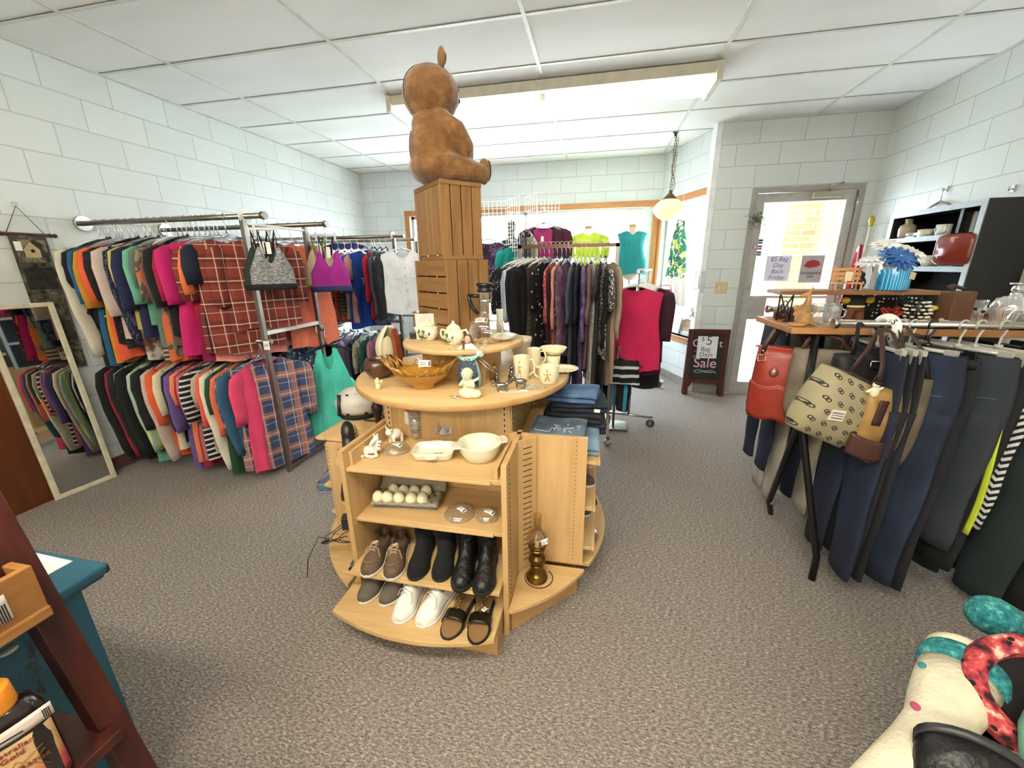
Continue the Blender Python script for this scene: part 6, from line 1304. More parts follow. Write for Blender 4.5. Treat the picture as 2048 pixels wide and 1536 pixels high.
# ---------------------------------------------------------------- handbags
def bag(name, label, loc, rot, w, h, d, mat, taper=.85, bulge=1.0, strapm=None, straps=(), sag=.0):
    T = thing(name, label, 'handbag', loc, rot=rot, group='handbags hanging by the oak table')
    secs = []; N = 12
    for i in range(N+1):
        t = i/N; ww = w/2*(1-(1-taper)*(t if taper < 1 else 1-t)) if taper <= 1 else w/2*(1/taper+(1-1/taper)*t)
        dd = d/2*(.35+.75*math.sin(PI*(.12+.80*(1-t))))*bulge; secs.append((ww*(1-.10*max(0, 1-t*7)), dd, min(ww, dd)*.9, -h+h*t-sag*math.sin(PI*t)*0))
    m = loftrr(secs); o = m.build('bag_body', mat, T)
    for st in straps: MB().tube(st, .0035, 8, ry=.011, up=(0, 1, 0)).build('strap', strapm, T)
    return T
REDL = plain('#98301f', .48, coat=.05, var=.1, bump=.25, bscale=25); DBR = plain('#3a221d', .45)
lb_ = bag('red_handbag', 'red leather tote bag with brown straps and silver buckles', (.925, 2.17, 1.055), (0, 0, -.42), .27, .37, .125, REDL, .86, 1.1, DBR,
    [[(-.09, -.045, -.03), (-.085, -.05, .02), (-.05, -.02, .10), (-.02, .02, .13), (.03, .02, .13), (.06, -.02, .09), (.09, -.05, .02), (.095, -.068, -.10)], [(-.08, .045, -.03), (-.05, .05, .06), (0, .03, .135), (.06, .045, .05), (.09, .045, -.03)]])
MB().lathe([(.13, 0), (.134, .004), (.13, .008)], 32, sy=.28, sx=1.0).build('rim_piping', plain('#c9584a', .4), lb_, (0, 0, -.006))
m = MB()
for x in (-.09, .095): m.tube([(x-.016, -.060, -.035), (x+.016, -.060, -.035), (x+.016, -.066, -.065), (x-.016, -.066, -.065), (x-.016, -.060, -.035)], .003, 6).ball((x, -.058, -.015), (.006, .003, .006), 8, 5)
m.build('silver_buckle', CHROME, lb_)
MB().ball((-.03, -.074, -.115), (.021, .005, .024), 16, 8).build('round_badge', plain('#8f3a2a', .35, .3), lb_); MB().ball((-.03, -.078, -.115), (.012, .003, .014), 12, 6).build('badge_centre', plain('#b9a29a', .3, .8), lb_)
m = MB().grid(lambda u, v: ((u-.5)*.255*(1-.04*v), -.082-.008*math.sin(PI*u)+.045*abs(2*u-1)**3, -.17-.175*v-.018*math.sin(PI*abs(2*u-1))), 24, 8); m.build('front_pocket', REDL, lb_, solid=.006)
MB().tube([((u-.5)*.255, -.086-.008*math.sin(PI*u)+.045*abs(2*u-1)**3, -.17-.018*math.sin(PI*abs(2*u-1))) for u in [i/24 for i in range(25)]], .002, 5).build('pocket_piping', plain('#d07a6c', .4), lb_)
MONO = cloth('#b7ac8c', 'monogram', '#2d2a26', r=1) if False else cloth('#a39878', 'monogram', '#2d2a26')
mg = bag('monogram_handbag', 'beige monogram canvas handbag with dark brown straps, tilted', (1.005, 1.755, 1.02), (.05, .42, .30), .29, .27, .13, MONO, .98, 1.05, DBR,
    [[(-.06, -.03, -.0), (-.045, -.02, .10), (.03, .06, .21), (.07, .10, .215), (.085, .05, .17), (.07, -.02, .06), (.06, -.03, -.0)], [(.02, .03, 0), (.06, .06, .12), (.085, .10, .195), (.11, .09, .19), (.12, .04, .10), (.10, .03, -.01)]])
MB().tube([(-.14, -.012, 0), (-.07, -.045, .006), (.07, -.045, .006), (.14, -.012, 0)], .004, 6).build('zip_trim', plain('#3f3227', .4), mg)
MB().box((-.03, -.008, -.022), (.03, 0, .022)).build('name_plate', plain('#e6dfcf', .4), mg, (-.04, -.068, -.155), (.0, -.25, 0)); MB().box((-.024, -.0095, -.002), (.024, -.008, .0)).box((-.024, -.0095, .008), (.024, -.008, .011)).box((-.024, -.0095, -.013), (.024, -.008, -.010)).build('plate_print', plain('#39315a', .5), mg, (-.04, -.068, -.155), (0, -.25, 0))
MB().box((-.02, -.006, -.04), (.02, 0, .02)).build('leather_tab', DBR, mg, (.095, -.070, -.20), (0, -.2, 0)); MB().tube([(-.014, -.009, -.03), (.014, -.009, -.03), (.014, -.009, -.008), (-.014, -.009, -.008), (-.014, -.009, -.03)], .002, 6).build('tab_buckle', CHROME, mg, (.095, -.070, -.20), (0, -.2, 0))
bz = bag('bronze_handbag', 'bronze and brown leather handbag with croc straps', (1.11, 1.735, .99), (.0, .12, .1), .17, .26, .10, plain('#b08a55', .3, .35, var=.15, bump=.3, bscale=20), 1.15, 1, DBR,
    [[(-.05, -.03, -.0), (-.05, -.01, .09), (-.03, .08, .205), (0, .10, .215), (.015, .08, .20), (.03, .0, .09), (.045, -.03, 0)]])
MB().grid(lambda u, v: ((u-.5)*.175, -.055-.005*math.sin(PI*u)+.02*(2*u-1)**2, -.185-.085*v-.02*math.sin(PI*u)), 14, 6).build('dark_leather_base', plain('#43251d', .4), bz, solid=.006)
MB().grid(lambda u, v: (-.045+.03*u, -.057, -.04-.10*v), 3, 6).build('front_strap_tab', DBR, bz, solid=.005)
tp_ = bag('taupe_handbag', 'large taupe suede slouchy shoulder bag behind the bronze bag', (1.20, 1.76, 1.03), (.0, .10, .25), .18, .36, .11, plain('#6f6350', .6, var=.15, bump=.5, bscale=10), .82, 1, plain('#2c2621', .5),
    [[(-.05, -.02, -.0), (-.045, .02, .08), (-.02, .09, .18), (.0, .12, .20), (.02, .10, .18), (.045, .01, .08), (.05, -.02, 0)]])
bkb = bag('black_handbag', 'black fabric handbag hanging nearest the rod end', (1.085, 1.84, 1.10), (0, 0, .2), .26, .28, .09, plain('#15151a', .6, bump=.3), 1.05, 1, BLKPL,
    [[(-.08, -.02, 0), (-.06, .0, .06), (-.04, .03, .115), (.02, .035, .12), (.05, .0, .06), (.07, -.02, 0)]])
MB().tube([(-.02, -.045, -.02), (.02, -.045, -.02), (.02, -.047, -.05), (-.02, -.047, -.05), (-.02, -.045, -.02)], .0025, 6).box((-.09, -.046, -.012), (-.05, -.044, -.004)).box((-.09, -.046, -.028), (-.05, -.044, -.020)).build('silver_trim', CHROME, bkb)
ol_ = bag('olive_handbag', 'olive taupe shoulder bag half hidden behind the red bag', (1.02, 2.03, 1.08), (0, 0, -.1), .24, .32, .10, plain('#7d7361', .55, var=.12, bump=.3, bscale=14), .95, 1, plain('#4a2a26', .5), [[(-.09, -.02, 0), (-.06, .0, .05), (.0, .02, .068), (.06, .0, .05), (.09, -.02, 0)]])
tc = thing('keychain_charm', 'small white and black dog charm hanging on the monogram bag', 'charm', (1.045, 1.685, .985)); blob('charm', [('b', (0, 0, 0), (.016, .01, .022)), ('b', (0, 0, .028), (.013, .01, .012)), ('t', [(-.012, 0, .01), (-.024, 0, .0)], .005), ('t', [(.012, 0, .01), (.022, 0, .018)], .005)], .0028, plain('#e6ddc0', .5), tc, smooth=2); MB().ball((.004, -.004, .036), (.014, .010, .008), 8, 6).build('black_ears', BLACK, tc)
# ---------------------------------------------------------------- things on the table
def TT(px, py): v = onZ(px, py, T5+.0005); return v
v = TT(1603, 655); kg = thing('kangaroo_figurine', 'carved tan kangaroo figurine with a joey on the table corner', 'figurine', (v.x+.015, v.y+.035, T5+.0005), -.3)
KG = plain('#b58a52', .55, var=.25, bump=.4, bscale=60)
blob('body', [('b', (0, 0, .035), (.034, .034, .038)), ('b', (.002, 0, .075), (.024, .024, .03)), ('t', [(.004, 0, .09), (.008, 0, .125), (0, 0, .142)], [.017, .012, .011]), ('t', [(.004, 0, .142), (-.024, 0, .134)], [.012, .006]), ('t', [(.006, -.005, .15), (.012, -.012, .178)], [.005, .003]), ('t', [(.006, .005, .15), (.022, .012, .170)], [.006, .003]),
    ('t', [(-.01, -.015, .095), (-.028, -.012, .075), (-.022, -.01, .065)], .006), ('t', [(-.01, .015, .095), (-.028, .012, .078)], .006), ('t', [(-.0, -.02, .01), (-.05, -.02, .007)], .008), ('t', [(-.0, .02, .01), (-.048, .022, .007)], .008), ('t', [(.03, 0, .02), (.05, .01, .008), (.03, .035, .006)], [.012, .008, .004])], .003, KG, kg, smooth=2)
blob('joey', [('b', (-.026, 0, .055), (.014, .013, .016)), ('b', (-.034, 0, .078), (.009, .009, .010)), ('t', [(-.034, -.004, .086), (-.036, -.006, .097)], [.003, .0015])], .0025, KG, kg, smooth=2)
v = TT(1570, 640); cc = thing('leather_case', 'small worn brown leather case at the table corner', 'case', (v.x, v.y+.06, T5+.0005), .4); MB().box((-.03, -.02, 0), (.03, .02, .04)).build('case_body', plain('#5b3428', .5, bump=.3), cc, bevel=.008); MB().tube([(-.02, 0, .04), (-.01, 0, .06), (.015, 0, .058), (.02, 0, .04)], .003, 6).build('case_strap', plain('#3a2420', .5), cc)
cc2 = thing('leather_case', 'taller brown leather case behind the kangaroo', 'case', (v.x+.07, v.y+.08, T5+.0005), .1); MB().box((-.03, -.02, 0), (.03, .02, .055)).build('case_body', plain('#6b3f30', .5, bump=.3), cc2, bevel=.008); MB().box((-.012, -.022, .02), (.012, -.02, .056)).build('case_flap', plain('#3a2420', .5), cc2)
PG = thin_glass('#f2f4f4', .38, .93, milk=.12)
for (px, r_, h_, lab, dy) in ((1636, .032, .09, 'clear glass jug beside the kangaroo figurine', .03), (1668, .034, .085, 'clear square glass jar beside the toy bear legs', .03)):
    v = TT(px, 648); gj = thing('glass_jar', lab, 'jar', (v.x, v.y+dy, T5+.0005)); MB().lathe([(0, .002), (r_*.9, .002), (r_, .01), (r_, h_*.8), (r_*.9, h_), (r_*.95, h_+.006)], 8 if 'square' in lab else 24).build('jar_body', PG, gj)
    MB().tube([(r_, 0, h_*.8), (r_+.02, 0, h_*.7), (r_+.018, 0, h_*.4), (r_, 0, h_*.3)], .004, 6).build('handle', PG, gj)
tr_ = thing('glass_tray', 'low clear glass tray under the jars', 'tray', (1.10, 2.12, T5+.0003)); MB().box((-.07, -.04, 0), (.07, .04, .003)).build('tray_plate', PG, tr_)
v = TT(1700, 645); ty = thing('toy_bear', 'brown and yellow stuffed toy bear with a dark green shirt, standing', 'stuffed toy', (1.20, 2.20, T5+.0005), .1)
blob('legs', [('t', [(-.025, 0, .02), (-.02, 0, .055)], .02), ('t', [(.025, 0, .02), (.02, 0, .055)], .02), ('b', (0, 0, .068), (.036, .026, .02))], .004, plain('#5a3422', .85), ty); blob('shirt', [('b', (0, 0, .10), (.036, .028, .034))], .004, plain('#242b24', .85), ty); MB().lathe([(.034, 0), (.037, .004), (.034, .009)], 20, sy=.8).build('waist_band', plain('#d9c98a', .7), ty, (0, 0, .073))
for q in (-1, 1): MB().ball((q*.052, -.005, .105), (.018, .016, .016)).build('arm', plain('#c9a22a', .85), ty)
v = TT(1745, 640); fl = thing('red_silk_flower', 'dark red and orange silk flower lying on the table', 'artificial flower', (1.325, 2.16, T5+.0005))
m = MB()
for i in range(9):
    a = i*.75; R = Matrix.Translation((0, 0, .03)) @ Matrix.Rotation(a, 4, 'Z') @ Matrix.Rotation(-.5-.08*i, 4, 'Y'); m.grid(lambda u, v: (.055*v, (u-.5)*.045*math.sin(PI*(.15+.8*v)), .008*math.sin(PI*u)), 5, 6, R)
m.build('petals', plain('#a8321f', .6, var=.3), fl, solid=.001); MB().tube([(0, 0, .03), (.04, .03, .008)], .003, 6).build('stem', plain('#3d4f2c', .6), fl)
pc = thing('painted_pinecone', 'black and white painted pinecone with a yellow bird', 'ornament', (1.43, 2.17, T5+.0005)); m = MB()
for j in range(6):
    for k in range(9):
        a = 2*PI*k/9+j*.35; z = .02+j*.016; r_ = .045*math.sin(PI*(.25+.6*(j/6)))
        m.ball((r_*math.cos(a), r_*math.sin(a), z), (.011, .011, .005), 6, 4)
m.build('scale_tips', plain('#e9e6da', .5), pc); MB().ball((0, 0, .06), (.038, .038, .055)).build('cone_core', BLACK, pc); MB().ball((.045, -.02, .075), (.018, .012, .012)).build('yellow_bird', plain('#c9b45a', .5), pc)
wb = thing('bird_figurines', 'small white and grey porcelain bird behind the rod', 'figurine', (1.50, 2.10, T5+.0005)); wb.name = 'bird_figurine'; blob('bird', [('b', (0, 0, .016), (.022, .012, .014)), ('b', (-.018, 0, .030), (.009, .008, .008)), ('t', [(.018, 0, .018), (.036, 0, .026)], [.007, .002])], .0028, plain('#b9b3a8', .4), wb, smooth=2)
# riser with vase
rs_ = thing('wooden_riser', 'dark wood riser shelf on crossed black wire legs, standing on the table', 'riser', (1.14, 2.17, T5+.0005))
MB().box((-.31, -.075, .136), (.31, .09, .154)).build('riser_board', wood('#8a5f3a', '#6d4527', 1, 'x'), rs_, bevel=.002)
for x in (-.25, .25):
    m = MB(); m.tube([(x, -.06, 0), (x, -.06, .136)], .004, 6).tube([(x, .075, 0), (x, .075, .136)], .004, 6).tube([(x, -.06, .004), (x, .075, .132)], .0035, 6).tube([(x, .075, .004), (x, -.06, .132)], .0035, 6)
    m.tube([(x, .0075+.035*math.cos(a), .068+.035*math.sin(a)) for a in [2*PI*k/16 for k in range(17)]], .003, 5); m.build('wire_leg', BLKPL, rs_)
RZ_ = T5+.155
vz = thing('blue_vase', 'ribbed turquoise glass vase with a paper tag on the riser', 'vase', (1.285, 2.135, RZ_))
MB().lathe([(0, .0), (.066, .0), (.07, .008), (.071, .085), (.066, .10), (.062, .112), (.065, .122), (.061, .122), (.058, .11), (.064, .09), (.062, .01), (0, .008)], 48, wob=lambda a, r, z: 1+.03*abs(math.sin(12*a))*(1 if .005 < z < .095 else 0)).build('vase_body', cloth('#1f8fc4', 'vstripe', '#8fd0ea', '#000000', .22, .15), vz)
MB().lathe([(.0715, .098), (.068, .112), (.070, .124), (.0665, .124), (.066, .112)], 32).build('clear_rim', PG, vz)
MB().box((-.022, -.001, -.016), (.022, .001, .016)).build('paper_tag', plain('#cfc4a4', .7), vz, (.045, -.067, .07), (0, .15, .5)); vz.scale = (.80, .80, .9)
def daisy(lab, x, y, z, r, c1, tilt, rz):
    T = thing('silk_daisy', lab, 'artificial flower', (x, y, z), rot=(tilt, 0, rz))
    for lay, n in ((0, 16), (1, 12)):
        m = MB()
        for k in range(n):
            R = Matrix.Rotation(2*PI*k/n+lay*.2, 4, 'Z') @ Matrix.Rotation(-.12-.28*lay, 4, 'Y'); m.grid(lambda u, v: (.008+r*(1-.22*lay)*v, (u-.5)*r*.34*math.sin(PI*(.12+.84*v)), .004*lay+.006*math.cos(PI*(u-.5))-.016*v*v), 4, 6, R)
        m.build('petal_ring', plain(c1, .6, var=.15), T, solid=.0008)
    MB().ball((0, 0, .006), (.011, .011, .007)).build('flower_centre', plain('#e6dfa8', .7), T); MB().tube([(0, 0, 0), (0, .01, -.05)], .002, 5).build('stem', plain('#4a6a3a', .6), T)
daisy('blue silk daisy facing forward above the turquoise vase', 1.275, 2.115, RZ_+.138, .066, '#2f62a8', .7, .1)
daisy('white silk daisy to the right of the blue one', 1.35, 2.17, RZ_+.155, .058, '#e9e9e2', .6, .6); daisy('white silk daisy drooping left of the vase', 1.20, 2.15, RZ_+.125, .055, '#e4e6ea', .3, -.8); daisy('small white silk daisy behind the blue one', 1.27, 2.20, RZ_+.19, .055, '#f2f2ee', .5, 0)
bn_ = thing('toy_bench', 'small golden wooden toy bench with a paper tag on the riser', 'toy bench', (1.115, 2.15, RZ_), -.1); BW = plain('#c2894a', .5)
for z in (.045, .065, .085): MB().box((-.055, .02, z), (.055, .026, z+.013)).build('back_slat', BW, bn_)
MB().box((-.055, -.03, .028), (.055, .02, .034)).build('seat', BW, bn_)
for x in (-.05, .045):
    for y in (-.026, .018): MB().box((x, y, 0), (x+.006, y+.006, .03 if y < 0 else .105)).build('leg', BW, bn_)
MB().box((-.012, -.001, 0), (.016, .0005, .042)).build('paper_tag', plain('#d9cba8', .7), bn_, (0, -.001, .04))
sd = thing('toy_doll', 'small seated doll in black polka dots beside the bench', 'doll', (1.195, 2.20, RZ_)); blob('dress', [('b', (0, 0, .03), (.022, .02, .03)), ('b', (0, 0, .065), (.014, .014, .016))], .004, cloth('#18181a', 'bigdots', '#e8e6e0', s=.35), sd, smooth=2)
# brown bag, bottle, pitcher, wrap
bb = thing('brown_leather_bag', 'tall brown suede box bag standing behind the rod', 'bag', (1.545, 2.13, T5+.0005), .12); MB().box((-.045, -.03, 0), (.045, .05, .150)).build('bag_body', plain('#5d3d28', .6, bump=.3), bb, bevel=.006); m = MB().tube([(-.03, 0, .152), (-.045, .01, .168), (-.01, .03, .172), (.03, .02, .158)], .006, 8, ry=.01); m.build('handle', plain('#3c261a', .6), bb)
pt2 = thing('glass_pitcher', 'clear glass pitcher with black dots next to the brown bag', 'pitcher', (1.64, 2.17, T5+.0005)); MB().lathe([(0, .002), (.034, .002), (.036, .08), (.040, .11)], 24).build('pitcher_body', PG, pt2); m = MB()
for i in range(7): m.ball((.037*math.cos(i*1.1-2.4), .037*math.sin(i*1.1-2.4), .03+.011*(i*3 % 7)), .007, 8, 6)
m.build('black_dots', BLACK, pt2)
cb_ = thing('crystal_decanter', 'cut crystal decanter with a flat glass stopper', 'decanter', (1.685, 2.06, T5+.0005))
MB().lathe([(0, .002), (.036, .002), (.044, .02), (.060, .075), (.062, .095), (.048, .125), (.018, .135), (.016, .148)], 14, wob=lambda a, r, z: 1+.05*math.sin(7*a+z*40)).build('decanter_body', thin_glass('#ffffff', .6, .9, milk=.15), cb_)
m = MB()
for k in range(14): a = 2*PI*k/14; m.tube([(.037*math.cos(a), .037*math.sin(a), .005), (.061*math.cos(a+.15), .061*math.sin(a+.15), .078), (.03*math.cos(a+.4), .03*math.sin(a+.4), .132)], .0022, 5)
m.build('cut_ridges', thin_glass('#ffffff', .8, .7), cb_); MB().lathe([(0, .146), (.008, .148), (.018, .158), (.016, .170), (.008, .178), (.026, .181), (.026, .188), (0, .188)], 16).build('stopper', thin_glass('#ffffff', .7, .8), cb_)
pw = thing('wrapped_bouquet', 'green silk leaves in a clear plastic wrap on the table', 'bouquet', (1.92, 2.16, T5+.0005), -.1)
MB().grid(lambda u, v: ((u-.5)*.36, (v-.5)*.20, .008+.05*math.sin(PI*v)*(1-.5*u)+.010*noise.noise(Vector((u*8, v*5, 3)))), 24, 12).build('plastic_wrap', thin_glass('#f0f2f0', .45, .85), pw); m = MB()
for i in range(16): R = Matrix.Translation((-.10+.016*i, .03*math.sin(i*2), .012)) @ Matrix.Rotation(i*1.2, 4, 'Z') @ Matrix.Rotation(-.2, 4, 'Y'); m.grid(lambda u, v: (.06*v, (u-.5)*.028*math.sin(PI*(.1+.85*v)), .004*math.sin(PI*u)), 4, 5, R)
m.build('leaves', plain('#4f8a35', .5), pw, solid=.001); MB().box((-.02, -.07, .001), (.16, .05, .006)).build('paper_sheet', plain('#d9cba8', .7), pw)
nb = thing('dotted_fabric', 'black and white spotted fabric piece folded on the table behind the toys', 'fabric', (1.38, 2.33, T5+.0005)); MB().grid(lambda u, v: ((u-.5)*.34, (v-.5)*.06+.02*math.sin(u*9), .13*(1-abs(2*v-1)**2)+.004+.02*math.sin(u*11)*(1-abs(2*v-1))), 24, 10).build('folded_cloth', cloth('#131315', 'dots', '#e9e6e0', s=1.2), nb, solid=.003)
# ---------------------------------------------------------------- black shelf on the right wall
bs = thing('black_shelf', 'black open shelf unit with pale front edges on the right wall', 'shelf', (2.455, 3.62, 0)); BKW = plain('#191715', .45, var=.05, bump=.1, bscale=30); EDG = plain('#8f9292', .4, .2)
x0_, x1_, y0_, y1_ = -.145, .145, -.435, .425
for y in (y0_, y1_-.04): MB().box((x0_+.006, y, 0), (x1_, y+.04, 1.822)).build('side_panel', BKW, bs); MB().box((x0_, y, 0), (x0_+.006, y+.04, 1.822)).build('front_edge', EDG, bs)
for z, ya, yb in ((1.785, y0_+.04, y1_-.04), (1.595, y0_+.23, y1_-.04), (1.385, y0_+.04, y1_-.04), (1.0, y0_+.04, y1_-.04), (.6, y0_+.04, y1_-.04), (.1, y0_+.04, y1_-.04)):
    MB().box((x0_+.006, ya, z-.0), (x1_-.01, yb, z+.035)).build('shelf_board', BKW, bs); MB().box((x0_, ya, z-.0), (x0_+.006, yb, z+.035)).build('front_edge', EDG, bs)
MB().box((x1_-.012, y0_+.04, 0), (x1_, y1_-.04, 1.822)).build('back_panel', plain('#0f0e0e', .7, var=0), bs)
MB().box((x0_+.03, y0_+.20, 1.42), (x1_-.015, y0_+.225, 1.785)).build('divider', BKW, bs)
def onshelf(name, lab, cat, px, py, z, dx=.05):
    v = onX(px, py, 2.315+dx); return thing(name, lab, cat, (2.315+dx, v.y, z+.0005))
U1, U2 = 1.63, 1.42
jg = onshelf('stoneware_jug', 'beige stoneware jug with a small handle on the top shelf', 'jug', 1812, 470, U1, .06); MB().lathe([(0, 0), (.045, 0), (.052, .02), (.054, .07), (.046, .095), (.024, .108), (.024, .135), (.028, .145), (.022, .145), (0, .13)], 28).build('jug_body', plain('#b3a184', .4), jg); MB().tube([(-.02, -.02, .13), (-.035, -.045, .12), (-.03, -.045, .09)], .006, 8).build('handle', plain('#b3a184', .4), jg)
gd_ = onshelf('glass_dish', 'small clear glass dish in front of the jug', 'dish', 1826, 472, U1, .015); MB().box((-.025, -.045, 0), (.025, .045, .035)).build('dish_body', PG, gd_, bevel=.004)
rm = onshelf('white_ramekin', 'white ribbed ramekin between the glass dish and the mug', 'dish', 1851, 470, U1, .04); MB().lathe([(0, .0), (.045, .0), (.05, .05), (.046, .05), (.042, .006), (0, .006)], 40, wob=lambda a, r, z: 1+.02*math.sin(20*a)).build('dish_body', plain('#ddd6c0', .35), rm)
mu = onshelf('white_mug', 'white mug with a green plant picture on the top shelf', 'mug', 1884, 470, U1, .04); MB().lathe([(0, .0), (.04, .0), (.042, .07), (.039, .07), (.037, .006), (0, .006)], 28).build('cup', plain('#e6e4dc', .3), mu); MB().tube([(-.02, -.035, .06), (-.03, -.062, .05), (-.03, -.06, .025), (-.02, -.035, .015)], .005, 8).build('handle', plain('#e6e4dc', .3), mu); MB().ball((-.036, .012, .038), (.008, .016, .018), 8, 6).build('plant_picture', plain('#4f7a4a', .5), mu)
bk2 = onshelf('dark_books', 'row of dark books standing behind the mug', 'book', 1890, 440, U1, .12); COL.objects.unlink(bk2); bpy.data.objects.remove(bk2)
for i in range(4): tag(MB().box((-.05, -.011, 0), (.05, .011, .135-.004*i)).build('book', plain(('#1a1a1c', '#16181d', '#1d1b1e', '#141416')[i], .5), None, (2.49, 3.45+.024*i, U1+.0005)), 'dark spined book in the row behind the white mug', 'book', 'dark books on the top shelf')
wbd = tag(MB().box((-.003, -.035, 0), (.003, .035, .135)).build('white_card', plain('#dcdcd8', .5), None, (2.40, 3.39, U1+.0005)), 'tall white card standing next to the dark books', 'card')
pl_ = onshelf('white_planter', 'white flower patterned planter on the second shelf', 'planter', 1862, 530, U2, .05); MB().lathe([(0, 0), (.05, 0), (.062, .03), (.060, .075), (.055, .075), (.05, .01), (0, .008)], 28).build('pot_body', cloth('#ddd8cc', 'sparse', '#6a5a50', s=.5), pl_)
sc2 = onshelf('brown_ornament', 'small brown and cream ornament beside the planter', 'ornament', 1880, 534, U2, .02); blob('ornament', [('b', (0, 0, .02), (.022, .03, .02)), ('b', (0, -.02, .035), (.014, .014, .014))], .004, plain('#6b3f33', .4, var=.3), sc2, smooth=2)
rp = thing('red_roasting_pan', 'dark red enamel roasting pan standing on its edge on the second shelf', 'pan', (2.30, 3.30, U2+.0005), rot=(0, 0, .35)); PANR = plain('#7d261b', .22, coat=.7)
loftrr([(.085, .095, .04, 0), (.095, .105, .045, .01), (.102, .112, .05, .05), (.106, .117, .05, .056), (.10, .112, .045, .052), (.09, .10, .04, .012)]).build('pan_body', PANR, rp, (-.045, 0, .1065), (0, PI/2, 0))
MB().tube([(-.05, .03, .04), (-.08, .06, .05), (-.05, .075, .06)], .007, 8).build('pan_handle', PANR, rp)
# wall hooks
wh = thing('wooden_hanger', 'wooden coat hanger hung on a wall hook above the black shelf', 'hanger', (2.585, 3.99, 1.96), PI/2); MB().tube([(0, 0, .02), (0, 0, .0), (0, 0, -.06)], .003, 6).tube([(.012*math.cos(a)-.012, 0, .02+.012*math.sin(a)) for a in [0, .6, 1.2, 1.8, 2.4, 3.1]], .003, 6).build('hook', CHROME, wh)
m = MB()
for q in (-1, 1): m.tube([(0, 0, -.062), (q*.08, 0, -.085), (q*.16, 0, -.125)], [.009, .009, .007], 8)
m.build('shoulder_bar', plain('#8a7660', .5), wh)
for i, (y, z) in enumerate(((3.99, 1.985), (3.43, 1.90))): tag(MB().box((-.012, -.012, -.02), (0, .012, .02)).tube([(-.01, 0, 0), (-.03, 0, -.01), (-.032, 0, .015)], .004, 6).build('wall_hook', CHROME, None, (RX, y, z)), ('small chrome hook in the wall holding the wooden hanger', 'small chrome hook in the wall with nothing on it')[i], 'hook')
# flag in the door corner
fg = thing('rolled_flag', 'rolled red and white striped flag on a pole in the corner by the door', 'flag', (2.56, 4.74, 0), rot=(.03, -.02, 0)); MB().tube([(0, 0, .0), (.0, 0, 1.78)], .013, 10).build('pole', plain('#d8d0bd', .4), fg); MB().lathe([(0, 1.78), (.022, 1.785), (.014, 1.80), (.026, 1.83), (.02, 1.86), (0, 1.88)], 16).build('gold_finial', plain('#b59a3a', .3, .8), fg)
MB().lathe([(.012, 1.62), (.03, 1.55), (.06, 1.2), (.075, .8), (.05, .7)], 24, (-.055, -.02), wob=lambda a, r, z: 1+.18*math.sin(4*a+z*3), sy=.7).build('flag_cloth', cloth('#b3182a', 'vstripe', '#e9e4e0', s=.8), fg)
# wreath on the door frame, card holders by the side window
wr = thing('dried_wreath', 'small dried greenery sprig hanging on the door frame', 'wreath', (1.575, DY-.035, 1.88)); m = MB(); random.seed(5)
for i in range(60): 
    c_ = Vector((random.gauss(0, .035), random.gauss(0, .008), random.gauss(.02, .04))); d_ = Vector((random.uniform(-.04, .04), random.uniform(-.01, .01), random.uniform(-.04, .03))); m.tube([c_, c_+d_*.5+Vector((0, 0, .005)), c_+d_], .002, 4)
m.build('twigs', plain('#6f6a4a', .8, var=.3), wr); m = MB()
for i in range(40): m.ball((random.gauss(0, .035), random.gauss(-.006, .008), random.gauss(.015, .04)), (.008, .003, .005), 5, 4)
m.build('leaves', plain('#64704a', .8, var=.3), wr)
ph_ = thing('card_holder', 'white plastic leaflet holder mounted beside the side window', 'leaflet holder', (1.135, 4.915, 1.27), AANG+.1); MB().box((-.06, -.06, -.11), (.05, 0, .11)).build('holder_body', plain('#d9dad6', .4), ph_, bevel=.006); MB().box((-.045, -.068, -.08), (.035, -.06, .06)).build('holder_front', plain('#c9cbc8', .3), ph_, bevel=.003)
en = thing('paper_envelope', 'cream envelope with a ribbon hung beneath the leaflet holder', 'envelope', (1.12, 4.95, .90), rot=(0, .12, AANG)); MB().box((-.07, -.028, -.075), (.05, -.02, .075)).build('envelope_body', plain('#e6dac8', .7), en); MB().tube([(-.07, -.030, -.05), (.05, -.030, .06)], .003, 6).tube([(-.07, -.030, .06), (.05, -.030, -.05)], .003, 6).build('ribbon', plain('#4a4440', .6), en)
# cardboard and signs in the side window, red basket
cbw = thing('cardboard_sheet', 'tan cardboard sheet leaning inside the side window', 'cardboard', (1.10, 5.27, .605), rot=(-.18, 0, AANG)); MB().box((-.25, .0, 0), (.20, .006, .42)).build('sheet', plain('#c9a878', .8), cbw)
cbw2 = thing('white_sign_board', 'white board leaning by the cardboard in the side window', 'sign board', (1.02, 5.42, .605), rot=(-.16, 0, AANG)); MB().box((-.10, -.012, 0), (.05, -.006, .30)).build('sheet', plain('#e6e9ee', .6), cbw2)
bkx = thing('red_basket', 'small red plastic shopping basket by the side window', 'basket', (.80, 5.25, .95)); 
m = MB(); 
for k in range(20): a = 2*PI*k/20; m.tube([(.055*math.cos(a), .055*math.sin(a), 0), (.075*math.cos(a), .075*math.sin(a), .20)], .003, 4)
m.lathe([(.0, 0), (.055, 0), (.055, .006), (0, .006)], 20).lathe([(.078, .19), (.088, .20), (.078, .21)], 20).lathe([(.066, .09), (.070, .10), (.066, .11)], 20); m.build('basket_body', plain('#c21f35', .5), bkx); MB().tube([(-.08, 0, .2), (-.06, 0, .26), (.06, 0, .26), (.08, 0, .2)], .005, 6).build('handle', plain('#c21f35', .5), bkx)
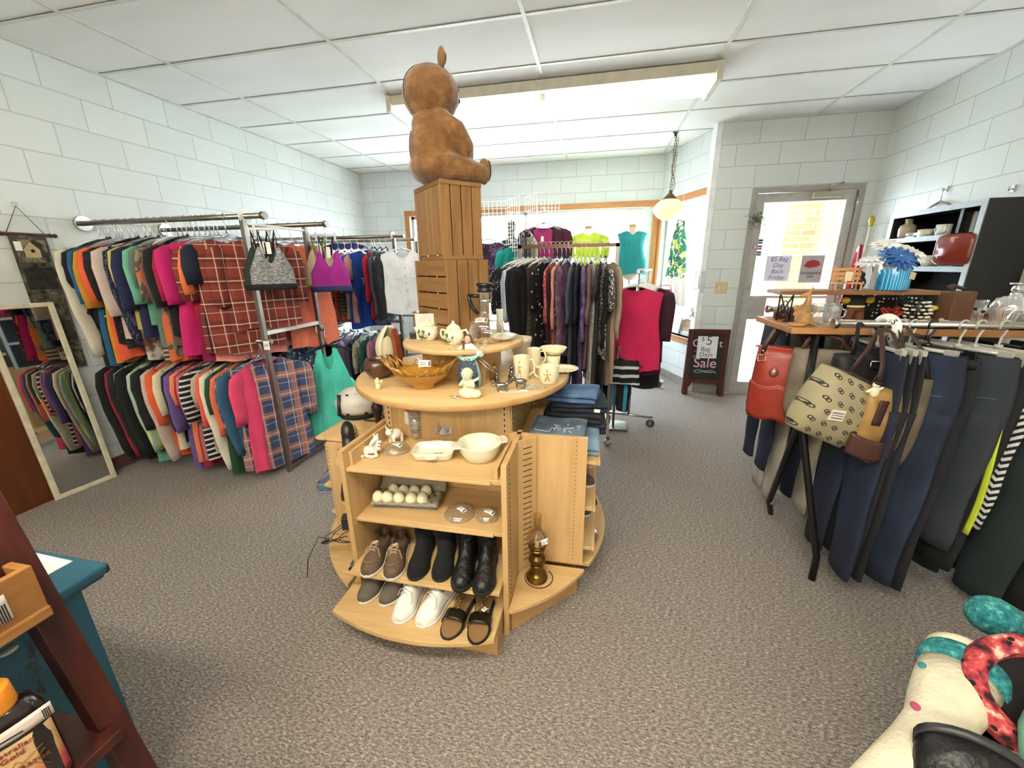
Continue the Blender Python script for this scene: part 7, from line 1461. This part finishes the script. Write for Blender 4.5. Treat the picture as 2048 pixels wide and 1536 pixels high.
bks = thing('basket_stand', 'slim white stand holding the red basket', 'stand', (.80, 5.25, 0)); MB().cyl((0, 0), .012, .02, .949, 12).lathe([(0, 0), (.10, 0), (.10, .012), (0, .02)], 24).build('stand_post', WHITE, bks)
# ---------------------------------------------------------------- A-frame sign
af = thing('chalkboard_sign', 'wooden A-frame chalkboard with a white 5 dollar bag days sheet taped on', 'sign', (1.24, 4.745, 0), .0)
RW = wood('#5a2618', '#431a10', 1, 'z'); 
def aboard(back):
    s = -1 if not back else 1; tl = -.055 if not back else .055
    R = Matrix.Translation((0, -.02 if not back else .05, 0)) @ Matrix.Rotation(tl*1.0, 4, 'X')
    m = MB().box((-.215, -.012, 0), (-.165, .012, .76), R).box((.165, -.012, 0), (.215, .012, .76), R); m.build('leg_post', RW, af, bevel=.002)
    m = MB().box((-.165, -.012, .71), (.165, .012, .76), R).box((-.165, -.012, .145), (.165, .012, .19), R); m.build('cross_rail', RW, af, bevel=.002)
    MB().prism([(-.165, .145), (-.13, .145), (-.145, .11), (-.165, .09)], -.01, .01, R @ Matrix(((1, 0, 0, 0), (0, 0, 1, 0), (0, 1, 0, 0), (0, 0, 0, 1)))).prism([(.165, .145), (.13, .145), (.145, .11), (.165, .09)], -.01, .01, R @ Matrix(((1, 0, 0, 0), (0, 0, 1, 0), (0, 1, 0, 0), (0, 0, 0, 1)))).build('corner_bracket', RW, af)
    MB().box((-.165, -.004, .19), (.165, .004, .71), R).build('chalkboard', plain('#1f211f', .7, var=.15), af); return R
R = aboard(False); aboard(True)
PK = plain('#e6b3c8', .8, var=0)
def onb(o, x, z, off=-.006): o.matrix_parent_inverse = Matrix(); o.location = R @ Vector((x, off, z)); o.rotation_euler = (PI/2-.055, 0, 0)
o = writing('chalk_lettering', 'Sale', .155, PK, af); onb(o, -.01, .375); o = writing('chalk_lettering', 'G', .12, PK, af); onb(o, -.12, .60); o = writing('chalk_lettering', 't', .12, PK, af); onb(o, .135, .60)
o = writing('chalk_lettering', '-\n=', .07, plain('#b9a38a', .8, var=0), af); onb(o, -.13, .48)
m = MB().tube([(-.115, 0, 0), (-.10, .02, 0), (-.05, .022, 0), (0, .0, 0), (.05, -.004, 0), (.10, .008, 0), (.118, -.015, 0)], .0035, 6).tube([(-.115, 0, 0), (-.09, -.012, 0), (-.04, 0, 0), (.02, .016, 0), (.08, .02, 0)], .003, 6); o = m.build('chalk_flourish', plain('#b9c6cc', .8, var=0), af); onb(o, .0, .275)
o = MB().box((-.105, -.135, 0), (.105, .135, .001)).build('paper_sheet', plain('#e6e4e6', .7, var=0), af); onb(o, -.005, .57, -.008)
PEN = plain('#5a5d6a', .8, var=0); o = writing('sheet_lettering', '5', .14, PEN, af); onb(o, .01, .63, -.011); o = writing('sheet_lettering', '$', .06, PEN, af); onb(o, -.055, .65, -.011); o = writing('sheet_lettering', 'Bag', .07, PEN, af); onb(o, -.02, .535, -.011); o = writing('sheet_lettering', 'Days', .07, PEN, af); onb(o, -.01, .475, -.011)
o = writing('top_ornament', '~~~', .05, plain('#c98a5a', .6, var=0), af); onb(o, 0, .735, -.0135)
# ================================================================ LEFT WALL + FOREGROUND
mir = thing('leaning_mirror', 'tall mirror in a whitewashed wood frame leaning on the left wall', 'mirror', (-3.452, 1.810, 0), rot=(0, -.055, -.10))
FWH = plain('#d6cdb2', .6, var=.12); W_, H_ = .335, 1.275; fr = .028
for a, b in (((-W_/2, 0), (-W_/2+fr, H_)), ((W_/2-fr, 0), (W_/2, H_)), ((-W_/2+fr, 0), (W_/2-fr, fr)), ((-W_/2+fr, H_-fr), (W_/2-fr, H_))): MB().box((-.010, a[0], a[1]), (.012, b[0], b[1])).build('frame_rail', FWH, mir, bevel=.003)
MB().box((-.004, -W_/2+fr, fr), (.002, W_/2-fr, H_-fr)).build('mirror_glass', plain('#cfd2cf', .02, 1, var=0), mir)
bp = thing('wood_plank', 'wide dark brown plank leaning on the wall behind the mirror', 'plank', (-3.505, 1.555, 0), rot=(0, -.03, 0)); MB().box((-.012, -.115, 0), (.008, .115, 1.05)).build('board', wood('#6b3513', '#52260c', 1, 'z'), bp, bevel=.002)
# hanging tapestry
th = thing('wall_tapestry', 'narrow dark scenic tapestry hanging from a wooden dowel', 'wall hanging', (-3.535, 1.985, 1.69))
MB().tube([(0, -.135, 0), (0, .135, 0)], .009, 10).ball((0, -.14, 0), .013).ball((0, .14, 0), .013).ball((0, -.115, 0), .012).ball((0, .115, 0), .012).build('dowel', plain('#4a241c', .5), th)
MB().tube([(.0, -.09, .005), (0, -.005, .165), (0, .09, .005)], .0022, 5).build('cord', BLACK, th)
MB().box((-.004, -.088, -.87), (.004, .088, .005)).build('banner', cloth('#4a473c', 'floral', '#20201c', '#6b6a58', 1.3), th)
for i, (z, cc) in enumerate(((-.10, '#8a8466'), (-.27, '#1d1c1a'), (-.44, '#6a6450'), (-.61, '#3a3628'), (-.78, '#77705a'))): MB().box((.004, -.074, z-.068), (.0065, .074, z+.068)).build('scene_panel', cloth(cc, 'marble', '#2b2a24', s=.6), th)
MB().prism([(-.04, -.14), (.035, -.14), (.035, -.09), (-.002, -.045), (-.04, -.09)], .0066, .009, Matrix(((0, 0, 1, 0), (1, 0, 0, 0), (0, 1, 0, 0), (0, 0, 0, 1)))).build('birdhouse', plain('#b9a77a', .8), th); MB().ball((.009, 0, -.10), (.002, .011, .011), 10, 6).build('birdhouse_hole', BLACK, th)
MB().box((.007, -.078, -.055), (.009, -.045, .0)).build('paper_tag', PAPER, th, (0, 0, -.045)); tag(MB().box((-.012, -.010, -.016), (0, .010, .016)).ball((-.0, 0, .01), (.016, .006, .006), 8, 5).build('wall_hook', plain('#d9d6cb', .4), None, (-3.537, 1.985, 1.862)), 'small pale hook on the left wall holding the tapestry cord', 'hook')
# blue distressed table
t = NT('distressed_blue_paint'); o = t.obj(); n = t.noise(t.obj((1, 1, .35)), 16, 5, .65); c = t.mix(t.ramp(n, [(.60, (0, 0, 0, 1)), (.66, (1, 1, 1, 1))]), lin('#21566b'), lin('#2a1712')); t.base(c); t.set(Roughness=.5); t.bump(n, .4, .004); BLUP = t.m
bt_ = thing('blue_table', 'distressed teal blue side table near the shelf stand', 'table', (-1.60, .30, 0))
MB().box((-.385, -.29, .712), (.395, .322, .738)).box((-.375, -.28, .70), (.385, .312, .713)).build('table_top', BLUP, bt_, bevel=.010)
for x in (-.36, .345):
    for y in (-.265, .245): MB().prism([(-.022, -.022), (.028, -.022), (.028, .022), (-.022, .028)], 0, .70).build('leg', BLUP, bt_, (x, y, 0), bevel=.004)
MB().box((-.34, .245, .60), (.345, .262, .70)).box((.345, -.25, .60), (.362, .25, .70)).box((-.34, -.27, .60), (.345, -.25, .70)).build('apron', BLUP, bt_)
MB().box((.345, -.25, .12), (.357, .25, .60)).build('side_panel', BLUP, bt_, bevel=.003); MB().ball((.365, .13, .66), (.012, .016, .006)).build('label_rivet', plain('#c9c3b3', .4, .5), bt_)
pp = thing('printed_sheet', 'white printed sheet of paper lying on the blue table', 'paper', (-1.44, .520, .7385), -.03); MB().box((-.16, -.10, 0), (.135, .09, .0015)).build('sheet', PAPER, pp); m = MB()
for i in range(5): m.box((-.12, -.07+.028*i, .0015), (.06+.01*(i % 3), -.066+.028*i, .0019))
m.build('print_lines', plain('#9a958a', .7), pp)
# dark red shelf stand in the near left corner
t = NT('mahogany_stain'); n = t.noise(t.obj((9, 9, 1)), 3, 5); t.base(t.ramp(n, [(.35, lin('#2a0e0a')), (.6, lin('#451810')), (.8, lin('#5a241a'))])); t.set(Roughness=.4); MAH = t.m
ls = thing('shelf_stand', 'dark mahogany stained shelf stand in the near left corner', 'shelf', (-1.08, .30, 0))
def lean(m, x, y, sx, zt=1.32):
    d = sx*.185*zt; return m.add([(x, y, 0), (x+.036, y, 0), (x+.036, y+.042, 0), (x, y+.042, 0), (x+d, y, zt), (x+.036+d, y, zt), (x+.036+d, y+.042, zt), (x+d, y+.042, zt)], [(0, 3, 2, 1), (4, 5, 6, 7), (0, 1, 5, 4), (1, 2, 6, 5), (2, 3, 7, 6), (3, 0, 4, 7)])
for y in (.055, -.18):
    lean(MB(), .293, y, -1).build('post', MAH, ls, bevel=.002); lean(MB(), -.43, y, 1).build('post', MAH, ls, bevel=.002)
for z, a, b in ((.892, -.245, .150), (.628, -.30, .240), (.15, -.37, .30)):
    MB().box((a, -.20, z-.016), (b, .07, z+.006)).build('shelf_board', MAH, ls, bevel=.002)
wb_ = thing('wooden_box', 'open light wood box with a paper label on the top shelf', 'box', (-1.0, .248, .8985), 0); LW = wood('#a8753f', '#8c5c2c', 1.5, 'y')
[MB().box(a, b).build(n_, LW, wb_, bevel=.002) for n_, a, b in (('side_wall', (.098, -.12, 0), (.11, .12, .10)), ('side_wall', (-.11, -.12, 0), (-.098, .12, .10)), ('end_wall', (-.098, .108, 0), (.098, .12, .10)), ('end_wall', (-.098, -.12, 0), (.098, -.108, .10)))]; MB().box((-.11, -.12, -.0), (.116, .12, .02)).build('base', LW, wb_, bevel=.003)
MB().box((-.098, .085, .03), (.098, .091, .095)).build('inner_divider', LW, wb_)
lbm = MB().grid(lambda u, v: (.1115+.004*math.sin(PI*u), -.06+.14*u, .028+.045*v+.006*u), 8, 3).build('paper_label', PAPER, wb_, solid=.0008); m = MB()
for i in range(2): m.box((.117, -.04, .042+.014*i), (.1178, .05, .045+.014*i))
for i in range(5): m.box((.116, .062+.003*i, .036), (.1172, .0635+.003*i, .066))
m.build('label_print', INK, wb_)
pm = thing('packet', 'pale yellow paper packet standing in the wooden box', 'packet', (-1.04, .28, .92), .2); MB().box((-.06, -.04, 0), (.05, .04, .06)).build('packet_body', plain('#cfc89a', .6), pm)
# lotion bottle
lo_b = thing('lotion_bottle', 'dark lotion bottle with an orange cap and gold front label', 'bottle', (-.885, .270, .6345), 1.15)
BT = plain('#1c0f12', .25, coat=.5)
loftrr([(.042, .024, .02, 0), (.047, .028, .024, .01), (.048, .028, .024, .10), (.046, .027, .023, .15), (.038, .024, .02, .17), (.022, .02, .018, .178)]).build('bottle_body', BT, lo_b)
MB().lathe([(0, .176), (.025, .176), (.026, .18), (.025, .212), (.022, .216), (0, .216)], 28).build('orange_cap', plain('#e8912a', .35), lo_b); MB().ball((.0, -.006, .217), (.015, .010, .003)).build('cap_lid', plain('#d8801f', .35), lo_b)
t = NT('gold_red_label'); x, y, z = t.sep(t.obj()); t.base(t.ramp(t.math('MULTIPLY', z, 7.0), [(0, lin('#8c2a3a')), (.3, lin('#b5504a')), (.5, lin('#d2a772')), (1, lin('#dbb988'))])); t.set(Roughness=.35)
def lab_(u, v): return ((u-.5)*.092, -.0290+.012*abs(2*u-1)**3, .008+.115*v)
MB().grid(lab_, 14, 8).build('front_label', t.m, lo_b, solid=.0008)
BRT = plain('#6b2f16', .4, var=0); writing('label_brand', 'Australian\nGold', .0125, plain('#8a3a24', .4, var=0), lo_b, (0, -.0305, .108), (PI/2, 0, 0)); writing('label_name', 'ACCELERATOR', .0098, BRT, lo_b, (0, -.0305, .074), (PI/2, .10, 0)); writing('label_name', 'K', .012, BRT, lo_b, (0, -.0305, .060), (PI/2, 0, 0))
m = MB()
for a, b in (((-.03, .05), (0, .09)), ((0, .09), (.03, .05)), ((-.03, .085), (.02, .045)), ((.03, .085), (-.02, .045)), ((-.035, .06), (.03, .095))): m.tube([(a[0], -.0303, a[1]), (b[0], -.0303, b[1])], .0005, 4)
m.build('label_lines', plain('#8a6a3a', .4, var=0), lo_b)
MB().grid(lambda u, v: (-.052+.105*u, -.0335-.004*math.sin(PI*u), .128+.024*v+.012*u), 10, 3).build('price_sticker', plain('#e3cfbf', .6, var=0), lo_b, solid=.0008)
m = MB().box((-.035, -.0392, .142), (.02, -.0384, .1445)).box((-.02, -.0392, .134), (.01, -.0384, .1358))
for i in range(4): m.box((.042+.0022*i, -.0372, .142), (.0432+.0022*i, -.0358, .158))
m.build('sticker_print', INK, lo_b)
lo2_ = thing('lotion_bottle', 'dark purple bottle at the frame edge beside the orange capped one', 'bottle', (-1.04, .26, .6345), .3); loftrr([(.035, .024, .02, 0), (.038, .026, .022, .01), (.036, .026, .022, .10), (.02, .018, .016, .12)]).build('bottle_body', plain('#2a1733', .25, coat=.5), lo2_); MB().lathe([(0, .119), (.018, .119), (.018, .15), (0, .15)], 20).build('cap', BLKPL, lo2_)
# ---------------------------------------------------------------- near right corner : knitted boots in a bin
bn2 = thing('storage_bin', 'dark storage bin holding boots in the near right corner', 'bin', (1.05, .84, 0), -.2)
BINM = plain('#1d1c1c', .6); secs = [(.11, .11, .03, 0), (.11, .11, .03, .04), (.125, .12, .03, .36), (.13, .125, .03, .38), (.12, .115, .025, .38), (.105, .105, .02, .05)]
loftrr(secs).build('bin_body', BINM, bn2)
KNW = plain('#dcd3b8', .9, var=.08, bump=.5, bscale=90); t = NT('teal_knit'); n = t.noise(t.obj(), 70, 4, .7); t.base(t.ramp(n, [(.35, lin('#145a60')), (.55, lin('#2b8a8c')), (.72, lin('#8fc4bb'))])); t.set(Roughness=.95); t.bump(n, .8, .01); TEALK = t.m
t = NT('red_black_knit'); o = t.obj(); n = t.noise(o, 30, 3, .6); vo = t.new('ShaderNodeTexVoronoi'); vo.inputs['Scale'].default_value = 38; t.link(o, vo.inputs['Vector']); c = t.ramp(n, [(.36, lin('#1c1214')), (.46, lin('#8a2a38')), (.56, lin('#c24a4a')), (.66, lin('#e6cdb0'))]); c = t.mix(t.math('LESS_THAN', vo.outputs['Distance'], .22), c, lin('#171213')); t.base(c); t.set(Roughness=.95); t.bump(n, .8, .01); REDK = t.m
wbt = thing('knit_boot', 'white felt slipper boot with a teal knitted cuff leaning out of the bin', 'boot', (0, 0, 0))
A = Vector((.885, .905, .53)); B = Vector((.655, .690, .49)); ax_ = (A-B).normalized(); side = Vector((.70, -.72, 0)).normalized(); upv = ax_.cross(side)*-1
def sect(c, rx, rz_, n=24): return [c+side*rx*math.cos(2*PI*k/n)+Vector((0, 0, 1))*rz_*math.sin(2*PI*k/n) for k in range(n)]
def tubeloft(name, cs, mat, parent, solid=.006):
    m = MB(); vs = []; n = 24
    for c, rx, rz_ in cs: vs += sect(c, rx, rz_)
    fs = [(i*n+k, i*n+(k+1) % n, (i+1)*n+(k+1) % n, (i+1)*n+k) for i in range(len(cs)-1) for k in range(n)]
    m.add(vs, fs, True); return m.build(name, mat, parent, solid=solid)
L_ = lambda t: B+(A-B)*t
tubeloft('shaft', [(L_(-.3)+Vector((-.03, 0, -.03)), .05, .03), (L_(-.05), .055, .035), (L_(.2), .046, .035), (L_(.38), .044, .036), (L_(.55), .054, .042), (L_(.75), .062, .047), (L_(.90), .066, .05)], KNW, wbt)
tubeloft('teal_cuff', [(L_(.90), .067, .051), (L_(.93), .071, .055), (L_(1.02), .073, .057), (L_(1.05), .070, .055)], TEALK, wbt, .012); tubeloft('white_rim', [(L_(1.05), .068, .052), (L_(1.12), .068, .052), (L_(1.15), .064, .048)], KNW, wbt, .014)
MB().ball(L_(.36)+side*-.030+Vector((0, 0, .030)), (.010, .012, .005)).build('pink_embroidery', plain('#b0486a', .8), wbt); MB().ball(L_(.74)+side*-.052+Vector((0, 0, .028)), (.009, .010, .007)).build('teal_embroidery', plain('#2f7f8a', .8), wbt)
rb2 = thing('knit_boot', 'red and black patterned knit boot with a wide open cuff', 'boot', (1.02, .93, .41), rot=(.55, -.35, 0))
MB().lathe([(.06, 0), (.078, .08), (.092, .14), (.102, .165), (.118, .175), (.128, .195), (.122, .222), (.104, .232), (.086, .222), (.080, .20), (.078, .15), (.06, .05), (0, .03)], 36, wob=lambda a, r, z: 1+.05*math.sin(2*a+1)).build('cuff', REDK, rb2); MB().lathe([(.0845, .21), (.0825, .197), (.07, .188), (0, .182)], 28).build('dark_lining', plain('#120d0f', .95, var=0), rb2)
tp2 = thing('knit_pompom', 'teal and white knitted toe sticking up behind the patterned boot', 'knitwear', (1.035, 1.045, .58)); blob('knit_toe', [('b', (0, 0, 0), (.055, .05, .05)), ('b', (.05, -.01, -.01), (.04, .04, .035))], .009, TEALK, tp2); blob('white_knit', [('b', (.085, -.02, .0), (.045, .04, .04))], .009, KNW, tp2)
tq_st = thing('folded_knitwear', 'pile of dark folded knitwear filling the bin under the boots', 'knitwear', (1.05, .84, .05)); blob('pile', [('b', (0, 0, .18), (.10, .095, .17)), ('b', (.03, .02, .32), (.10, .10, .10))], .015, plain('#2a2b2d', .95), tq_st)
gs = thing('green_strap', 'sage green padded strap loop in the near right corner', 'strap', (0, 0, 0)); MB().tube([(.86, .70, .50), (.895, .755, .56), (.94, .79, .585), (1.0, .80, .575), (1.04, .77, .54)], [.016, .02, .024, .024, .02], 12, ry=[.02, .028, .034, .034, .03]).tube([(.80, .60, .50), (.85, .68, .545), (.90, .75, .56)], .014, 10).build('strap_band', plain('#5f8f7c', .7), gs)
lbt = thing('leather_boot', 'black leather boot shaft at the bottom right edge', 'boot', (0, 0, 0)); A = Vector((.745, .69, .545)); B = Vector((.63, .51, .41)); side = Vector((.78, -.30, -.05)).normalized()
tubeloft('shaft', [(B, .07, .045), (B+(A-B)*.4, .074, .048), (B+(A-B)*.8, .080, .052), (A, .082, .054)], LTH, lbt, .005); tubeloft('top_edge', [(A+(A-B)*-.04, .083, .055), (A+(A-B)*.02, .084, .056)], plain('#2c2c2d', .4), lbt, .006)
tubeloft('dark_lining', [(A+(A-B)*-.02, .078, .050), (A+(A-B)*-.5, .068, .042)], plain('#0a0a0a', .9, var=0), lbt, .003)
# ---------------------------------------------------------------- back left corner: table with pink toys and boxes
dt = thing('display_table', 'white display table before the window beyond the round stand', 'table', (-1.33, 4.35, 0)); MB().box((-.42, -.30, .80), (.42, .30, .825)).build('table_top', WHITE, dt)
for x in (-.38, .36):
    for y in (-.27, .25): MB().box((x, y, 0), (x+.025, y+.025, .80)).build('leg', WHITE, dt)
pk = cloth('#e8a9c0', 'floral', '#f6e6ec', '#c24a80', .5)
for i, (nm, lab, x, y, w_, h_, mt) in enumerate((('toy_box', 'pink flower patterned box leaning on the white display table', -.30, -.12, .13, .34, pk), ('boxed_set', 'boxed set with a purple and white window lid', -.02, -.14, .30, .18, plain('#4a3a7a', .5)), ('gift_box', 'small white box on the display table front edge', -.18, -.26, .10, .06, plain('#e9e3dc', .6)), ('gift_box', 'second pink patterned box farther left on the display table', -.37, .05, .10, .5, pk))):
    b = thing(nm, lab, 'box', (-1.33+x, 4.35+y, .8255), .05*i); MB().box((-w_/2, -.03, 0), (w_/2, .03, h_)).build('box_body', mt, b, bevel=.003)
    if nm == 'boxed_set': MB().box((-.13, -.032, .03), (-.04, -.03, .15)).box((-.02, -.032, .02), (.08, -.03, .16)).build('window_lid', plain('#b9b3c0', .4), b)
    else: MB().box((-w_*.3, -.032, h_*.3), (w_*.3, -.03, h_*.6)).build('front_print', plain('#f6eef2', .6), b)
lt = thing('wood_lattice', 'folding dark wood lattice leaning in front of the pink boxes', 'lattice', (-1.50, 3.86, .84), rot=(0, .35, .15)); m = MB()
for i in range(5): m.tube([(-.15+.07*i, 0, 0), (-.05+.07*i, 0, .32)], .005, 5).tube([(-.05+.07*i, .012, 0), (-.15+.07*i, .012, .32)], .005, 5)
m.build('lattice_slats', plain('#4a2a24', .5), lt); ltb = thing('stool', 'small white stool carrying the wood lattice', 'stool', (-1.50, 3.86, 0)); MB().cyl((0, 0), .14, .80, .825, 24).build('seat', WHITE, ltb)
for k in range(3): a = 2*PI*k/3; MB().tube([(.08*math.cos(a), .08*math.sin(a), .80), (.13*math.cos(a), .13*math.sin(a), 0)], .012, 8).build('leg', WHITE, ltb)
lt.location.z = .8255
rh = thing('red_mitten', 'small red knitted mitten pinned by the window edge', 'mitten', (-1.985, 4.30, 1.488)); blob('mitten', [('b', (0, 0, 0), (.035, .02, .06)), ('b', (.03, 0, -.02), (.016, .014, .03))], .007, plain('#c8202e', .8), rh); MB().tube([(0, 0, .05), (0, 0, .246)], .0015, 5).build('cord', WHITE, rh)
